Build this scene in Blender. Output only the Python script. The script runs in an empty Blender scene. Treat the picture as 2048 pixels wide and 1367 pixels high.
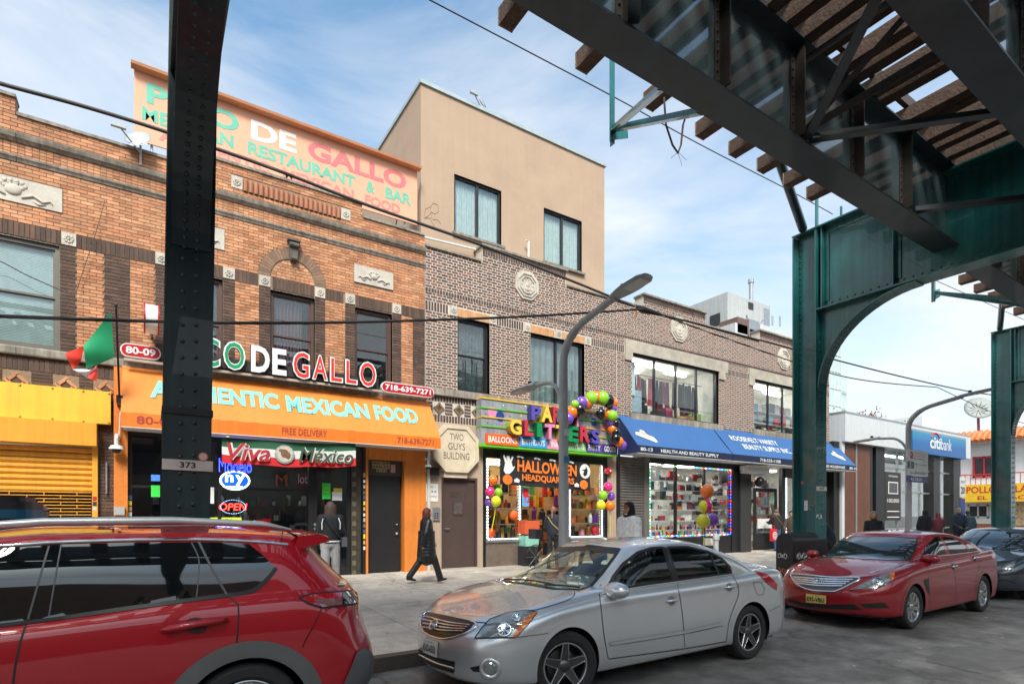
import bpy, bmesh, math, random
from mathutils import Vector, Matrix
from mathutils.bvhtree import BVHTree
from mathutils.geometry import delaunay_2d_cdt, intersect_point_line
random.seed(7)
R = math.radians
SC = bpy.context.scene
COL = SC.collection
# ---------------------------------------------------------------- camera
FPX, YAW, HOR, CH = 1115.0, R(33), 1030.0, 1.73      # focal length and horizon in pixels of the 2048x1367 photograph
cam_d = bpy.data.cameras.new('camera'); cam = bpy.data.objects.new('camera', cam_d); COL.objects.link(cam)
cam_d.sensor_width = 36; cam_d.lens = 36 * FPX / 2048; cam_d.shift_y = (HOR - 683.5) / 2048
cam_d.clip_start = .05; cam_d.clip_end = 3000
cam.location = (0, 0, CH); cam.rotation_euler = (R(90), 0, -YAW)
SC.camera = cam
SN, CS = math.sin(YAW), math.cos(YAW)
# ---------------------------------------------------------------- sky and sun
SUN_AZ, SUN_EL = R(-152), R(47)
sv = Vector((math.sin(SUN_AZ) * math.cos(SUN_EL), math.cos(SUN_AZ) * math.cos(SUN_EL), math.sin(SUN_EL)))
world = bpy.data.worlds.new('World'); SC.world = world; world.use_nodes = True
nt = world.node_tree; nt.nodes.clear()
def wn(t, **k):
    n = nt.nodes.new(t)
    for a, b in k.items(): setattr(n, a, b)
    return n
wo = wn('ShaderNodeOutputWorld'); bg = wn('ShaderNodeBackground'); nt.links.new(bg.outputs[0], wo.inputs[0])
sky = wn('ShaderNodeTexSky'); sky.sky_type = 'NISHITA'; sky.sun_disc = False
sky.sun_elevation = SUN_EL; sky.sun_rotation = SUN_AZ; sky.air_density = 1.0; sky.dust_density = 2.0; sky.ozone_density = 1.0
skm = wn('ShaderNodeVectorMath', operation='MULTIPLY'); skm.inputs[1].default_value = (.092, .112, .108)
nt.links.new(sky.outputs[0], skm.inputs[0])
tc = wn('ShaderNodeTexCoord'); sep = wn('ShaderNodeSeparateXYZ'); nt.links.new(tc.outputs['Generated'], sep.inputs[0])
mp = wn('ShaderNodeMapping'); mp.inputs['Scale'].default_value = (1, 1, 3.4); mp.inputs['Rotation'].default_value = (R(8), R(-12), R(20)); mp.inputs['Location'].default_value = (.35, .2, .1)
nt.links.new(tc.outputs['Generated'], mp.inputs[0])
nz = wn('ShaderNodeTexNoise'); nz.inputs['Scale'].default_value = 2.0; nz.inputs['Detail'].default_value = 9; nz.inputs['Roughness'].default_value = .56; nz.inputs['Distortion'].default_value = .35
nt.links.new(mp.outputs[0], nz.inputs[0])
hz = wn('ShaderNodeMapRange'); hz.inputs[1].default_value = .62; hz.inputs[2].default_value = .12; hz.inputs[3].default_value = 0; hz.inputs[4].default_value = .50
nt.links.new(sep.outputs[2], hz.inputs[0])
ad = wn('ShaderNodeMath', operation='ADD'); nt.links.new(nz.outputs[0], ad.inputs[0]); nt.links.new(hz.outputs[0], ad.inputs[1])
rp = wn('ShaderNodeValToRGB'); rp.color_ramp.elements[0].position = .43; rp.color_ramp.elements[1].position = .84
rp.color_ramp.elements[0].color = (0, 0, 0, 1); rp.color_ramp.elements[1].color = (.93, .93, .93, 1)
nt.links.new(ad.outputs[0], rp.inputs[0])
mx = wn('ShaderNodeMix', data_type='RGBA'); nt.links.new(rp.outputs[0], mx.inputs['Factor']); nt.links.new(skm.outputs[0], mx.inputs['A'])
mx.inputs['B'].default_value = (.36, .375, .395, 1)
nt.links.new(mx.outputs['Result'], bg.inputs[0]); bg.inputs[1].default_value = 1.0
sun_d = bpy.data.lights.new('sun', 'SUN'); sun_o = bpy.data.objects.new('sun', sun_d); COL.objects.link(sun_o)
sun_d.energy = 1.6; sun_d.angle = R(18); sun_d.color = (1, .95, .88)
sun_o.rotation_euler = (-sv).to_track_quat('-Z', 'Y').to_euler(); sun_o.location = sv * 60
vs = SC.view_settings; SC.display_settings.display_device = 'sRGB'
vs.view_transform = 'Standard'; vs.look = 'None'; vs.gamma = 1; vs.use_curve_mapping = False; vs.exposure = 1.45
SC.cycles.use_denoising = True; SC.cycles.max_bounces = 6; SC.cycles.transparent_max_bounces = 12
SC.cycles.diffuse_bounces = 3; SC.cycles.glossy_bounces = 3; SC.cycles.caustics_reflective = False; SC.cycles.caustics_refractive = False
SC.cycles.sample_clamp_indirect = 4
# ---------------------------------------------------------------- photograph pixel -> point on a plane
def ray(px, py):
    k = (px - 1024) / FPX; m = (HOR - py) / FPX
    return Vector((SN + k * CS, CS - k * SN, m))
CAM = Vector((0, 0, CH))
def P(px, py, Y):                       # on the vertical plane y = Y (parallel to the shop fronts)
    d = ray(px, py); return CAM + d * (Y / d.y)
def PX(px, py, X):                      # on the vertical plane x = X (across the street)
    d = ray(px, py); return CAM + d * (X / d.x)
def PZ(px, py, z):                      # on a level plane
    d = ray(px, py); return CAM + d * ((z - CH) / d.z)
def pix(p):
    d = Vector(p) - CAM; dep = d.x * SN + d.y * CS
    return (1024 + FPX * (d.x * CS - d.y * SN) / dep, HOR - FPX * d.z / dep)
# ---------------------------------------------------------------- colours and materials
def lin(h):
    if not isinstance(h, str): return tuple(h)
    v = [int(h[i:i + 2], 16) / 255 for i in (0, 2, 4)]
    return tuple(x / 12.92 if x <= .04045 else ((x + .055) / 1.055) ** 2.4 for x in v)
MATS = {}
def mk(name, col, rough=.6, metal=0, var=.12, vs=5, bump=0, bs=60, coat=0, emit=0, spec=.5, streak=0, grime=0, isl=0, col2=None):
    """procedural material: two noise scales vary the colour, optional vertical streaks, fine bump"""
    if name in MATS: return MATS[name]
    m = bpy.data.materials.new(name); m.use_nodes = True; MATS[name] = m
    t = m.node_tree; b = t.nodes['Principled BSDF']; L = t.links.new
    c = lin(col)
    b.inputs['Roughness'].default_value = rough; b.inputs['Metallic'].default_value = metal
    b.inputs['Specular IOR Level'].default_value = spec
    if coat: b.inputs['Coat Weight'].default_value = coat; b.inputs['Coat Roughness'].default_value = .02; b.inputs['Coat IOR'].default_value = 1.55
    b.inputs['Base Color'].default_value = (*c, 1)
    if emit:
        b.inputs['Emission Color'].default_value = (*c, 1); b.inputs['Emission Strength'].default_value = emit
    tcn = t.nodes.new('ShaderNodeTexCoord'); src = None
    if var or streak or grime:
        geo = t.nodes.new('ShaderNodeNewGeometry')
        n1 = t.nodes.new('ShaderNodeTexNoise'); n1.inputs['Scale'].default_value = vs; n1.inputs['Detail'].default_value = 6; n1.inputs['Roughness'].default_value = .65
        L(geo.outputs['Position'], n1.inputs['Vector'])
        mr = t.nodes.new('ShaderNodeMapRange'); mr.inputs[1].default_value = .3; mr.inputs[2].default_value = .7; mr.inputs[3].default_value = 1 - var; mr.inputs[4].default_value = 1 + var
        L(n1.outputs[0], mr.inputs[0]); src = mr.outputs[0]
        if streak:
            mp = t.nodes.new('ShaderNodeMapping'); mp.inputs['Scale'].default_value = (9, 9, .35); L(geo.outputs['Position'], mp.inputs[0])
            n2 = t.nodes.new('ShaderNodeTexNoise'); n2.inputs['Scale'].default_value = 1.3; n2.inputs['Detail'].default_value = 5; L(mp.outputs[0], n2.inputs['Vector'])
            m2 = t.nodes.new('ShaderNodeMapRange'); m2.inputs[1].default_value = .38; m2.inputs[2].default_value = .62; m2.inputs[3].default_value = 1 - streak; m2.inputs[4].default_value = 1
            L(n2.outputs[0], m2.inputs[0]); mu = t.nodes.new('ShaderNodeMath'); mu.operation = 'MULTIPLY'; L(src, mu.inputs[0]); L(m2.outputs[0], mu.inputs[1]); src = mu.outputs[0]
        if isl:
            oi = t.nodes.new('ShaderNodeObjectInfo'); a = t.nodes.new('ShaderNodeMath'); a.operation = 'ADD'; L(geo.outputs['Random Per Island'], a.inputs[0]); L(oi.outputs['Random'], a.inputs[1])
            fr = t.nodes.new('ShaderNodeMath'); fr.operation = 'FRACT'; L(a.outputs[0], fr.inputs[0])
            m3 = t.nodes.new('ShaderNodeMapRange'); m3.inputs[3].default_value = 1 - isl; m3.inputs[4].default_value = 1 + isl; L(fr.outputs[0], m3.inputs[0])
            mu = t.nodes.new('ShaderNodeMath'); mu.operation = 'MULTIPLY'; L(src, mu.inputs[0]); L(m3.outputs[0], mu.inputs[1]); src = mu.outputs[0]
        vm = t.nodes.new('ShaderNodeVectorMath'); vm.operation = 'SCALE'; vm.inputs[0].default_value = c; L(src, vm.inputs['Scale'])
        out = vm.outputs[0]
        if isl and col2:
            mixc = t.nodes.new('ShaderNodeMix'); mixc.data_type = 'RGBA'
            w = t.nodes.new('ShaderNodeTexWhiteNoise'); w.noise_dimensions = '1D'; L(fr.outputs[0], w.inputs['W'])
            mixc.inputs['A'].default_value = (*c, 1); mixc.inputs['B'].default_value = (*lin(col2), 1); L(w.outputs[0], mixc.inputs['Factor'])
            L(mixc.outputs['Result'], vm.inputs[0])
        if grime:
            n4 = t.nodes.new('ShaderNodeTexNoise'); n4.inputs['Scale'].default_value = .9; n4.inputs['Detail'].default_value = 8; n4.inputs['Roughness'].default_value = .7; L(geo.outputs['Position'], n4.inputs['Vector'])
            m4 = t.nodes.new('ShaderNodeMapRange'); m4.inputs[1].default_value = .46; m4.inputs[2].default_value = .7; m4.inputs[3].default_value = 0; m4.inputs[4].default_value = grime; L(n4.outputs[0], m4.inputs[0])
            mg = t.nodes.new('ShaderNodeMix'); mg.data_type = 'RGBA'; L(m4.outputs[0], mg.inputs['Factor']); L(out, mg.inputs['A']); mg.inputs['B'].default_value = (.05, .045, .04, 1); out = mg.outputs['Result']
        L(out, b.inputs['Base Color'])
        if emit: L(out, b.inputs['Emission Color'])
    if bump:
        geo2 = t.nodes.new('ShaderNodeNewGeometry'); nb = t.nodes.new('ShaderNodeTexNoise'); nb.inputs['Scale'].default_value = bs; nb.inputs['Detail'].default_value = 4
        L(geo2.outputs['Position'], nb.inputs['Vector']); bu = t.nodes.new('ShaderNodeBump'); bu.inputs['Strength'].default_value = bump; bu.inputs['Distance'].default_value = .02
        L(nb.outputs[0], bu.inputs['Height']); L(bu.outputs[0], b.inputs['Normal'])
    return m
def glass(name, tint=(.9, .95, .95), refl=.35, dark=0.0):
    """thin pane: Fresnel gloss over clear or tinted see-through"""
    if name in MATS: return MATS[name]
    m = bpy.data.materials.new(name); m.use_nodes = True; MATS[name] = m
    t = m.node_tree; t.nodes.clear(); L = t.links.new
    o = t.nodes.new('ShaderNodeOutputMaterial'); mix = t.nodes.new('ShaderNodeMixShader'); L(mix.outputs[0], o.inputs[0])
    tr = t.nodes.new('ShaderNodeBsdfTransparent'); tr.inputs[0].default_value = (*tint, 1)
    gl = t.nodes.new('ShaderNodeBsdfGlossy'); gl.inputs['Roughness'].default_value = .015; gl.inputs[0].default_value = (1, 1, 1, 1)
    lw = t.nodes.new('ShaderNodeLayerWeight'); lw.inputs[0].default_value = .5
    pw = t.nodes.new('ShaderNodeMath'); pw.operation = 'POWER'; pw.inputs[1].default_value = 3.2; L(lw.outputs['Facing'], pw.inputs[0])
    mr = t.nodes.new('ShaderNodeMapRange'); mr.inputs[1].default_value = 0; mr.inputs[2].default_value = 1; mr.inputs[3].default_value = refl * .12; mr.inputs[4].default_value = .85
    L(pw.outputs[0], mr.inputs[0]); L(mr.outputs[0], mix.inputs[0])
    L(tr.outputs[0], mix.inputs[1]); L(gl.outputs[0], mix.inputs[2])
    return m
# ---------------------------------------------------------------- objects
WO = {}                                  # world origin of every parent that carries parts
def _link(o, parent):
    COL.objects.link(o)
    if parent is not None: o.parent = parent
def tag(o, label=None, cat=None, group=None, kind=None):
    if label: o['label'] = label
    if cat: o['category'] = cat
    if group: o['group'] = group
    if kind: o['kind'] = kind
    return o
def thing(name, label, cat, loc, group=None, rz=0):
    o = bpy.data.objects.new(name, None); COL.objects.link(o); o.location = loc; o.rotation_euler = (0, 0, rz); o.empty_display_size = .2
    WO[o] = Vector(loc); return tag(o, label, cat, group)
class MB:
    """collects faces; build() links them as one mesh object"""
    def __init__(s): s.v = []; s.f = []; s.m = []; s.mi = 0
    def face(s, pts):
        n = len(s.v); s.v += [tuple(p) for p in pts]; s.f.append(tuple(range(n, n + len(pts)))); s.m.append(s.mi); return s
    def hexa(s, p, skip=()):              # 8 corners: bottom ring, top ring
        n = len(s.v); s.v += [tuple(q) for q in p]
        for i, f in enumerate(((0, 3, 2, 1), (4, 5, 6, 7), (0, 1, 5, 4), (1, 2, 6, 5), (2, 3, 7, 6), (3, 0, 4, 7))):
            if i not in skip: s.f.append(tuple(n + k for k in f)); s.m.append(s.mi)
        return s
    def box(s, x0, x1, y0, y1, z0, z1, skip=()):
        return s.hexa([(x0, y0, z0), (x1, y0, z0), (x1, y1, z0), (x0, y1, z0), (x0, y0, z1), (x1, y0, z1), (x1, y1, z1), (x0, y1, z1)], skip)
    def beam(s, a, b, w, h, up=(0, 0, 1)):  # rectangular bar between two points
        a, b = Vector(a), Vector(b); d = (b - a).normalized(); u = Vector(up)
        sd = d.cross(u)
        if sd.length < 1e-4: sd = d.cross(Vector((1, 0, 0)))
        sd = sd.normalized() * w / 2; u = sd.cross(d).normalized() * h / 2
        return s.hexa([a - sd - u, a + sd - u, b + sd - u, b - sd - u, a - sd + u, a + sd + u, b + sd + u, b - sd + u])
    def prism(s, pts, e):
        e = Vector(e); n = len(s.v); k = len(pts); s.v += [tuple(p) for p in pts] + [tuple(Vector(p) + e) for p in pts]
        s.f.append(tuple(range(n, n + k))); s.f.append(tuple(range(n + 2 * k - 1, n + k - 1, -1))); s.m += [s.mi] * 2
        for i in range(k):
            j = (i + 1) % k; s.f.append((n + i, n + k + i, n + k + j, n + j)); s.m.append(s.mi)
        return s
    def tube(s, path, r, n=8, cap=True):
        path = [Vector(p) for p in path]; K = len(path); rr = r if isinstance(r, (list, tuple)) else [r] * K
        base = len(s.v); prev = None
        for i, p in enumerate(path):
            d = (path[min(i + 1, K - 1)] - path[max(i - 1, 0)]).normalized()
            a = prev if prev is not None else (Vector((0, 0, 1)) if abs(d.z) < .9 else Vector((1, 0, 0)))
            u = (a - d * a.dot(d)).normalized(); w = d.cross(u); prev = u
            for k in range(n):
                t = 2 * math.pi * k / n; s.v.append(tuple(p + (u * math.cos(t) + w * math.sin(t)) * rr[i]))
        for i in range(K - 1):
            for k in range(n):
                a = base + i * n + k; b = base + i * n + (k + 1) % n; s.f.append((a, b, b + n, a + n)); s.m.append(s.mi)
        if cap:
            s.f.append(tuple(base + k for k in range(n - 1, -1, -1))); s.f.append(tuple(base + (K - 1) * n + k for k in range(n))); s.m += [s.mi] * 2
        return s
    def lathe(s, prof, c, ax=(0, 0, 1), n=24):   # profile of (radius, height along axis)
        c = Vector(c); ax = Vector(ax).normalized(); u = ax.orthogonal().normalized(); w = ax.cross(u); base = len(s.v); K = len(prof)
        for r, h in prof:
            for k in range(n):
                t = 2 * math.pi * k / n; s.v.append(tuple(c + ax * h + (u * math.cos(t) + w * math.sin(t)) * r))
        for i in range(K - 1):
            for k in range(n):
                a = base + i * n + k; b = base + i * n + (k + 1) % n; s.f.append((a, b, b + n, a + n)); s.m.append(s.mi)
        return s
    def ball(s, c, r, n=12, ax=(0, 0, 1), e=1):
        rr = r if isinstance(r, (list, tuple)) else (r, r, r); base = len(s.v); K = n // 2 + 1
        for i in range(K):
            th = math.pi * i / (K - 1)
            for k in range(n):
                t = 2 * math.pi * k / n
                s.v.append((c[0] + rr[0] * math.sin(th) * math.cos(t), c[1] + rr[1] * math.sin(th) * math.sin(t), c[2] + rr[2] * math.cos(th)))
        for i in range(K - 1):
            for k in range(n):
                a = base + i * n + k; b = base + i * n + (k + 1) % n; s.f.append((a, a + n, b + n, b)); s.m.append(s.mi)
        return s
    def grid(s, rows):                     # rows of points -> quads
        n = len(s.v); w = len(rows[0])
        for r in rows: s.v += [tuple(p) for p in r]
        for i in range(len(rows) - 1):
            for j in range(w - 1):
                a = n + i * w + j; s.f.append((a, a + 1, a + 1 + w, a + w)); s.m.append(s.mi)
        return s
    def build(s, name, mats, parent=None, smooth=False, local=False, kind=None, label=None):
        if not isinstance(mats, (list, tuple)): mats = [mats]
        if not s.v: return None
        if parent is not None: off = Vector((0, 0, 0)) if local else WO.get(parent, Vector((0, 0, 0)))
        else:
            xs, ys, zs = zip(*s.v); off = Vector(((min(xs) + max(xs)) / 2, (min(ys) + max(ys)) / 2, min(zs)))
        me = bpy.data.meshes.new(name); me.from_pydata([(x - off.x, y - off.y, z - off.z) for x, y, z in s.v], [], s.f)
        for m in mats: me.materials.append(m)
        if len(mats) > 1: me.polygons.foreach_set('material_index', s.m)
        if smooth:
            me.polygons.foreach_set('use_smooth', [True] * len(s.f))
            if smooth is not True: me.set_sharp_from_angle(angle=R(smooth))
        me.update(); o = bpy.data.objects.new(name, me); _link(o, parent)
        if parent is None: o.location = off; WO[o] = off.copy()
        else: WO[o] = off.copy() if not local else Vector((0, 0, 0))
        if kind: o['kind'] = kind
        if label: o['label'] = label
        return o
def empty_part(name, parent):
    o = bpy.data.objects.new(name, None); COL.objects.link(o); o.parent = parent; WO[o] = WO[parent].copy(); return o
def text(s, o, u, v, w, h, mat, parent=None, name='lettering', ext=.004, off=.004, bold=.0, slant=0, fit=True, spacing=1.0, build=True, local=False):
    """lettering fitted to the box of width w and height h whose lower left corner is o"""
    c = bpy.data.curves.new('t', 'FONT'); c.body = s; c.size = 1; c.extrude = .0; c.offset = bold; c.resolution_u = 3; c.shear = slant; c.space_character = spacing; c.align_x = 'LEFT'
    ob = bpy.data.objects.new('t', c); COL.objects.link(ob)
    me = bpy.data.meshes.new_from_object(ob); bpy.data.objects.remove(ob); bpy.data.curves.remove(c)
    vs_ = [x.co for x in me.vertices]; x0 = min(p.x for p in vs_); x1 = max(p.x for p in vs_); y0 = min(p.y for p in vs_); y1 = max(p.y for p in vs_)
    u = Vector(u); v = Vector(v); n = u.cross(v).normalized(); o = Vector(o); sx = w / (x1 - x0); sy = h / (y1 - y0)
    b = MB(); q = [o + u * (p.x - x0) * sx + v * (p.y - y0) * sy for p in vs_]; faces = [tuple(p.vertices) for p in me.polygons]
    bpy.data.meshes.remove(me)
    k = len(q); b.v = [tuple(p + n * (off + ext)) for p in q] ; b.f = list(faces)
    if ext > .006:
        cnt = {}
        for f in faces:
            for i in range(len(f)):
                a, c2 = f[i], f[(i + 1) % len(f)]; cnt[(a, c2)] = 1
        b.v += [tuple(p + n * off) for p in q]
        for (a, c2) in cnt:
            if (c2, a) not in cnt: b.f.append((a, a + k, c2 + k, c2))
    b.m = [0] * len(b.f)
    if not build: return b
    return b.build(name, mat, parent, local=local)
UX, UZ = Vector((1, 0, 0)), Vector((0, 0, 1))
def box_part(name, mat, parent, x0, x1, y0, y1, z0, z1, **k):
    return MB().box(x0, x1, y0, y1, z0, z1).build(name, mat, parent, **k)
def copy_obj(o, parent=None, loc=None):
    c = o.copy(); COL.objects.link(c)
    c.parent = parent if parent is not None else o.parent
    if loc is not None: c.location = loc
    return c
def pchip(keys, x):
    if x <= keys[0][0]: return keys[0][1]
    if x >= keys[-1][0]: return keys[-1][1]
    n = len(keys)
    for i in range(n - 1):
        if keys[i][0] <= x <= keys[i + 1][0]: break
    def d(j): return (keys[j + 1][1] - keys[j][1]) / (keys[j + 1][0] - keys[j][0])
    def m(j):
        if j == 0: return d(0)
        if j == n - 1: return d(n - 2)
        a, b = d(j - 1), d(j)
        return 0 if a * b <= 0 else 2 * a * b / (a + b)
    h = keys[i + 1][0] - keys[i][0]; t = (x - keys[i][0]) / h
    return (2 * t ** 3 - 3 * t * t + 1) * keys[i][1] + (t ** 3 - 2 * t * t + t) * h * m(i) + (-2 * t ** 3 + 3 * t * t) * keys[i + 1][1] + (t ** 3 - t * t) * h * m(i + 1)
# ================================================================ ground, road, pavement
FY = 13.3                                # plane of the shop fronts
KY = 5.95                                # kerb face
def gz(Y): return .15 + .16 * (Y - KY) / (FY - KY) if Y > KY else 0.0
m_asph = mk('asphalt', (.20, .19, .18), .78, var=.22, vs=2.2, bump=.5, bs=170, spec=.35, grime=.55)
m_asph2 = mk('asphalt_patch', (.145, .138, .132), .75, var=.2, vs=5, bump=.4, bs=200, grime=.4)
m_slab = mk('sidewalk_concrete', (.54, .475, .40), .85, var=.16, vs=3.2, bump=.25, bs=120, grime=.35, isl=.07)
def cracks(m, scale, wid, dark, stain=.35, sscale=1.1):
    t = m.node_tree; L = t.links.new; b = t.nodes['Principled BSDF']; src = b.inputs['Base Color'].links[0].from_socket; N = t.nodes.new
    g = N('ShaderNodeNewGeometry'); nz = N('ShaderNodeTexNoise'); nz.inputs['Scale'].default_value = 2.5; nz.inputs['Detail'].default_value = 6; L(g.outputs['Position'], nz.inputs[0])
    va = N('ShaderNodeVectorMath'); va.operation = 'MULTIPLY_ADD'; va.inputs[1].default_value = (.5, .5, .5); L(nz.outputs['Color'], va.inputs[0]); L(g.outputs['Position'], va.inputs[2])
    vo = N('ShaderNodeTexVoronoi'); vo.feature = 'DISTANCE_TO_EDGE'; vo.inputs['Scale'].default_value = scale; L(va.outputs[0], vo.inputs['Vector'])
    n2 = N('ShaderNodeTexNoise'); n2.inputs['Scale'].default_value = sscale; n2.inputs['Detail'].default_value = 7; n2.inputs['Roughness'].default_value = .7; L(g.outputs['Position'], n2.inputs[0])
    r1 = N('ShaderNodeMapRange'); r1.inputs[1].default_value = 0; r1.inputs[2].default_value = wid; r1.inputs[3].default_value = dark; r1.inputs[4].default_value = 1; L(vo.outputs['Distance'], r1.inputs[0])
    r2 = N('ShaderNodeMapRange'); r2.inputs[1].default_value = .40; r2.inputs[2].default_value = .62; r2.inputs[3].default_value = 1 - stain; r2.inputs[4].default_value = 1.12; L(n2.outputs[0], r2.inputs[0])
    n3 = N('ShaderNodeTexNoise'); n3.inputs['Scale'].default_value = 90; n3.inputs['Detail'].default_value = 2; L(g.outputs['Position'], n3.inputs[0])
    r3 = N('ShaderNodeMapRange'); r3.inputs[1].default_value = .3; r3.inputs[2].default_value = .7; r3.inputs[3].default_value = .75; r3.inputs[4].default_value = 1.25; L(n3.outputs[0], r3.inputs[0])
    mu = N('ShaderNodeMath'); mu.operation = 'MULTIPLY'; L(r1.outputs[0], mu.inputs[0]); L(r2.outputs[0], mu.inputs[1]); m3 = N('ShaderNodeMath'); m3.operation = 'MULTIPLY'; L(mu.outputs[0], m3.inputs[0]); L(r3.outputs[0], m3.inputs[1])
    vs_ = N('ShaderNodeVectorMath'); vs_.operation = 'SCALE'; L(src, vs_.inputs[0]); L(m3.outputs[0], vs_.inputs['Scale']); L(vs_.outputs[0], b.inputs['Base Color'])
cracks(m_asph, .33, .012, .62, .3); cracks(m_slab, .16, .005, .6, .13, 1.3)
m_bed = mk('slab_joint', (.10, .09, .08), .9)
m_kerb = mk('kerb_steel', (.07, .06, .055), .55, var=.3, vs=8, bump=.2, grime=.5)
g = MB().box(-900, 900, -700, 1100, -.5, -.012).build('ground', mk('ground_far', (.12, .118, .115), .9, vs=.3)); tag(g, kind='structure')
r = MB().box(-60, 260, -9.5, KY - .0, -.010, 0).build('road', m_asph); tag(r, kind='structure')
r = MB().box(42, 51.5, KY + .001, 120, -.010, -.001).build('cross_street', m_asph); tag(r, kind='structure')
# tar patches and seam on the road
for i, (x0, x1, y0, y1) in enumerate([(7.6, 9.3, 2.2, 3.0), (1.9, 3.4, 2.7, 3.5)]):
    b = MB(); pts = []
    for k in range(22):
        t = 2 * math.pi * k / 22; e = 1 + random.uniform(-.1, .1)
        pts.append(((x0 + x1) / 2 + (x1 - x0) / 2 * e * math.copysign(abs(math.cos(t)) ** .6, math.cos(t)), (y0 + y1) / 2 + (y1 - y0) / 2 * e * math.copysign(abs(math.sin(t)) ** .6, math.sin(t)), .004))
    b.face(pts); o = b.build('road_patch', m_asph2); tag(o, kind='structure')
# sidewalk bed with separate slabs on top
bed = MB().hexa([(-12, KY + .16, -.01), (41.8, KY + .16, -.01), (41.8, FY + .9, -.01), (-12, FY + .9, -.01), (-12, KY + .16, .135), (41.8, KY + .16, .135), (41.8, FY + .9, gz(FY + .9) - .015), (-12, FY + .9, gz(FY + .9) - .015)]).build('sidewalk', m_bed); tag(bed, kind='structure')
SW, SD = 1.5, 1.506
sl = MB(); q = SD - .012; zz = .16 * SD / (FY - KY)
sl.hexa([(.006, .006, -.03), (SW - .006, .006, -.03), (SW - .006, q, -.03 + zz), (.006, q, -.03 + zz), (.006, .006, 0), (SW - .006, .006, 0), (SW - .006, q, zz), (.006, q, zz)])
first = None
for j in range(5):
    for i in range(-4, 27):
        loc = Vector((i * SW, KY + .162 + j * SD, gz(KY + .162 + j * SD) + .0)) - WO[bed]
        if first is None:
            first = sl.build('paving_slab', m_slab, bed, local=True); first.location = loc
        else: copy_obj(first, bed, loc)
kb = MB().box(-12, 41.8, KY + .02, KY + .155, -.01, .14).build('kerb', m_kerb); tag(kb, kind='structure')
ks = None
for i in range(-4, 14):
    if ks is None:
        ks = MB().box(.004, 2.996, 0, .15, 0, .16).build('kerb_stone', m_kerb, kb, local=True); ks.location = Vector((i * 3, KY, 0)) - WO[kb]
    else: copy_obj(ks, kb, Vector((i * 3, KY, 0)) - WO[kb])
# far pavement opposite the cross street
o = MB().box(51.5, 120, KY, 60, -.01, .15).build('sidewalk', m_slab); tag(o, kind='structure')
# litter: gum spots and leaf scraps
b = MB(); random.seed(3)
for k in range(420):
    x = random.uniform(-1, 24); y = random.uniform(6.2, 13.0); rr = random.uniform(.012, .03); z = gz(y) + .0035
    b.face([(x + rr * math.cos(t * 1.047), y + rr * math.sin(t * 1.047), z + .0003 + rr * math.sin(t * 1.047) * .0218) for t in range(6)])
tag(b.build('gum_spots', mk('gum', (.06, .055, .05), .7)), 'dark trodden gum spots scattered over the sidewalk', 'gum', kind='stuff')
b = MB()
for k in range(60):
    x = random.uniform(1, 20); y = random.uniform(1.2, 5.5); rr = random.uniform(.015, .045); a0 = random.random() * 6
    b.face([(x + rr * math.cos(a0 + t * 1.57) * (1 if t % 2 else .6), y + rr * math.sin(a0 + t * 1.57), .005) for t in range(4)])
tag(b.build('litter_scraps', mk('scrap', (.5, .47, .4), .8)), 'small pale paper scraps scattered on the road', 'litter', kind='stuff')
# ================================================================ elevated railway
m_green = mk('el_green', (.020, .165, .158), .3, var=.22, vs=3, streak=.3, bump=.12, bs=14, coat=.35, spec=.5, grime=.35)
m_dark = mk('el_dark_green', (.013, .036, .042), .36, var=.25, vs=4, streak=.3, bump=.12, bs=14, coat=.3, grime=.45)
m_girder = mk('girder_paint', (.045, .07, .078), .13, var=.3, vs=3, bump=.08, bs=7, coat=.9, grime=.3)
m_flange = mk('flange_paint', (.022, .036, .042), .42, var=.3, vs=3, grime=.3, coat=.15)
m_rust = mk('rusty_paint', (.028, .020, .017), .6, var=.4, vs=6)
m_tie = mk('tie_wood', (.095, .054, .034), .85, var=.35, vs=9, bump=.6, bs=30, grime=.4)
m_tie_end = mk('tie_wood_end', (.27, .20, .145), .9, var=.4, vs=25, bump=.8, bs=60)
m_rail = mk('rail_steel', (.10, .07, .055), .5, metal=.6)
def rivets(parent, pts, axis, name='rivet', join=False, mat=None):
    """round rivet heads; joined into one part where they are too many to pick apart"""
    mat = mat or m_green
    if join:
        b = MB()
        for p in pts: b.lathe([(.0, .018), (.015, .014), (.024, 0)], p, axis, 6)
        return b.build('rivets', mat, parent, kind='stuff')
    b = MB(); b.lathe([(.0, .018), (.015, .014), (.022, 0)], (0, 0, 0), axis, 8)
    o = None
    for p in pts:
        loc = Vector(p) - WO[parent]
        if o is None: o = b.build(name, mat, parent, local=True, smooth=True); o.location = loc
        else: copy_obj(o, parent, loc)
ZB, ZT = 5.86, 7.55                     # crossbeam underside and top
GB, GT = 6.28, 7.60                     # girder underside and top
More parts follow.
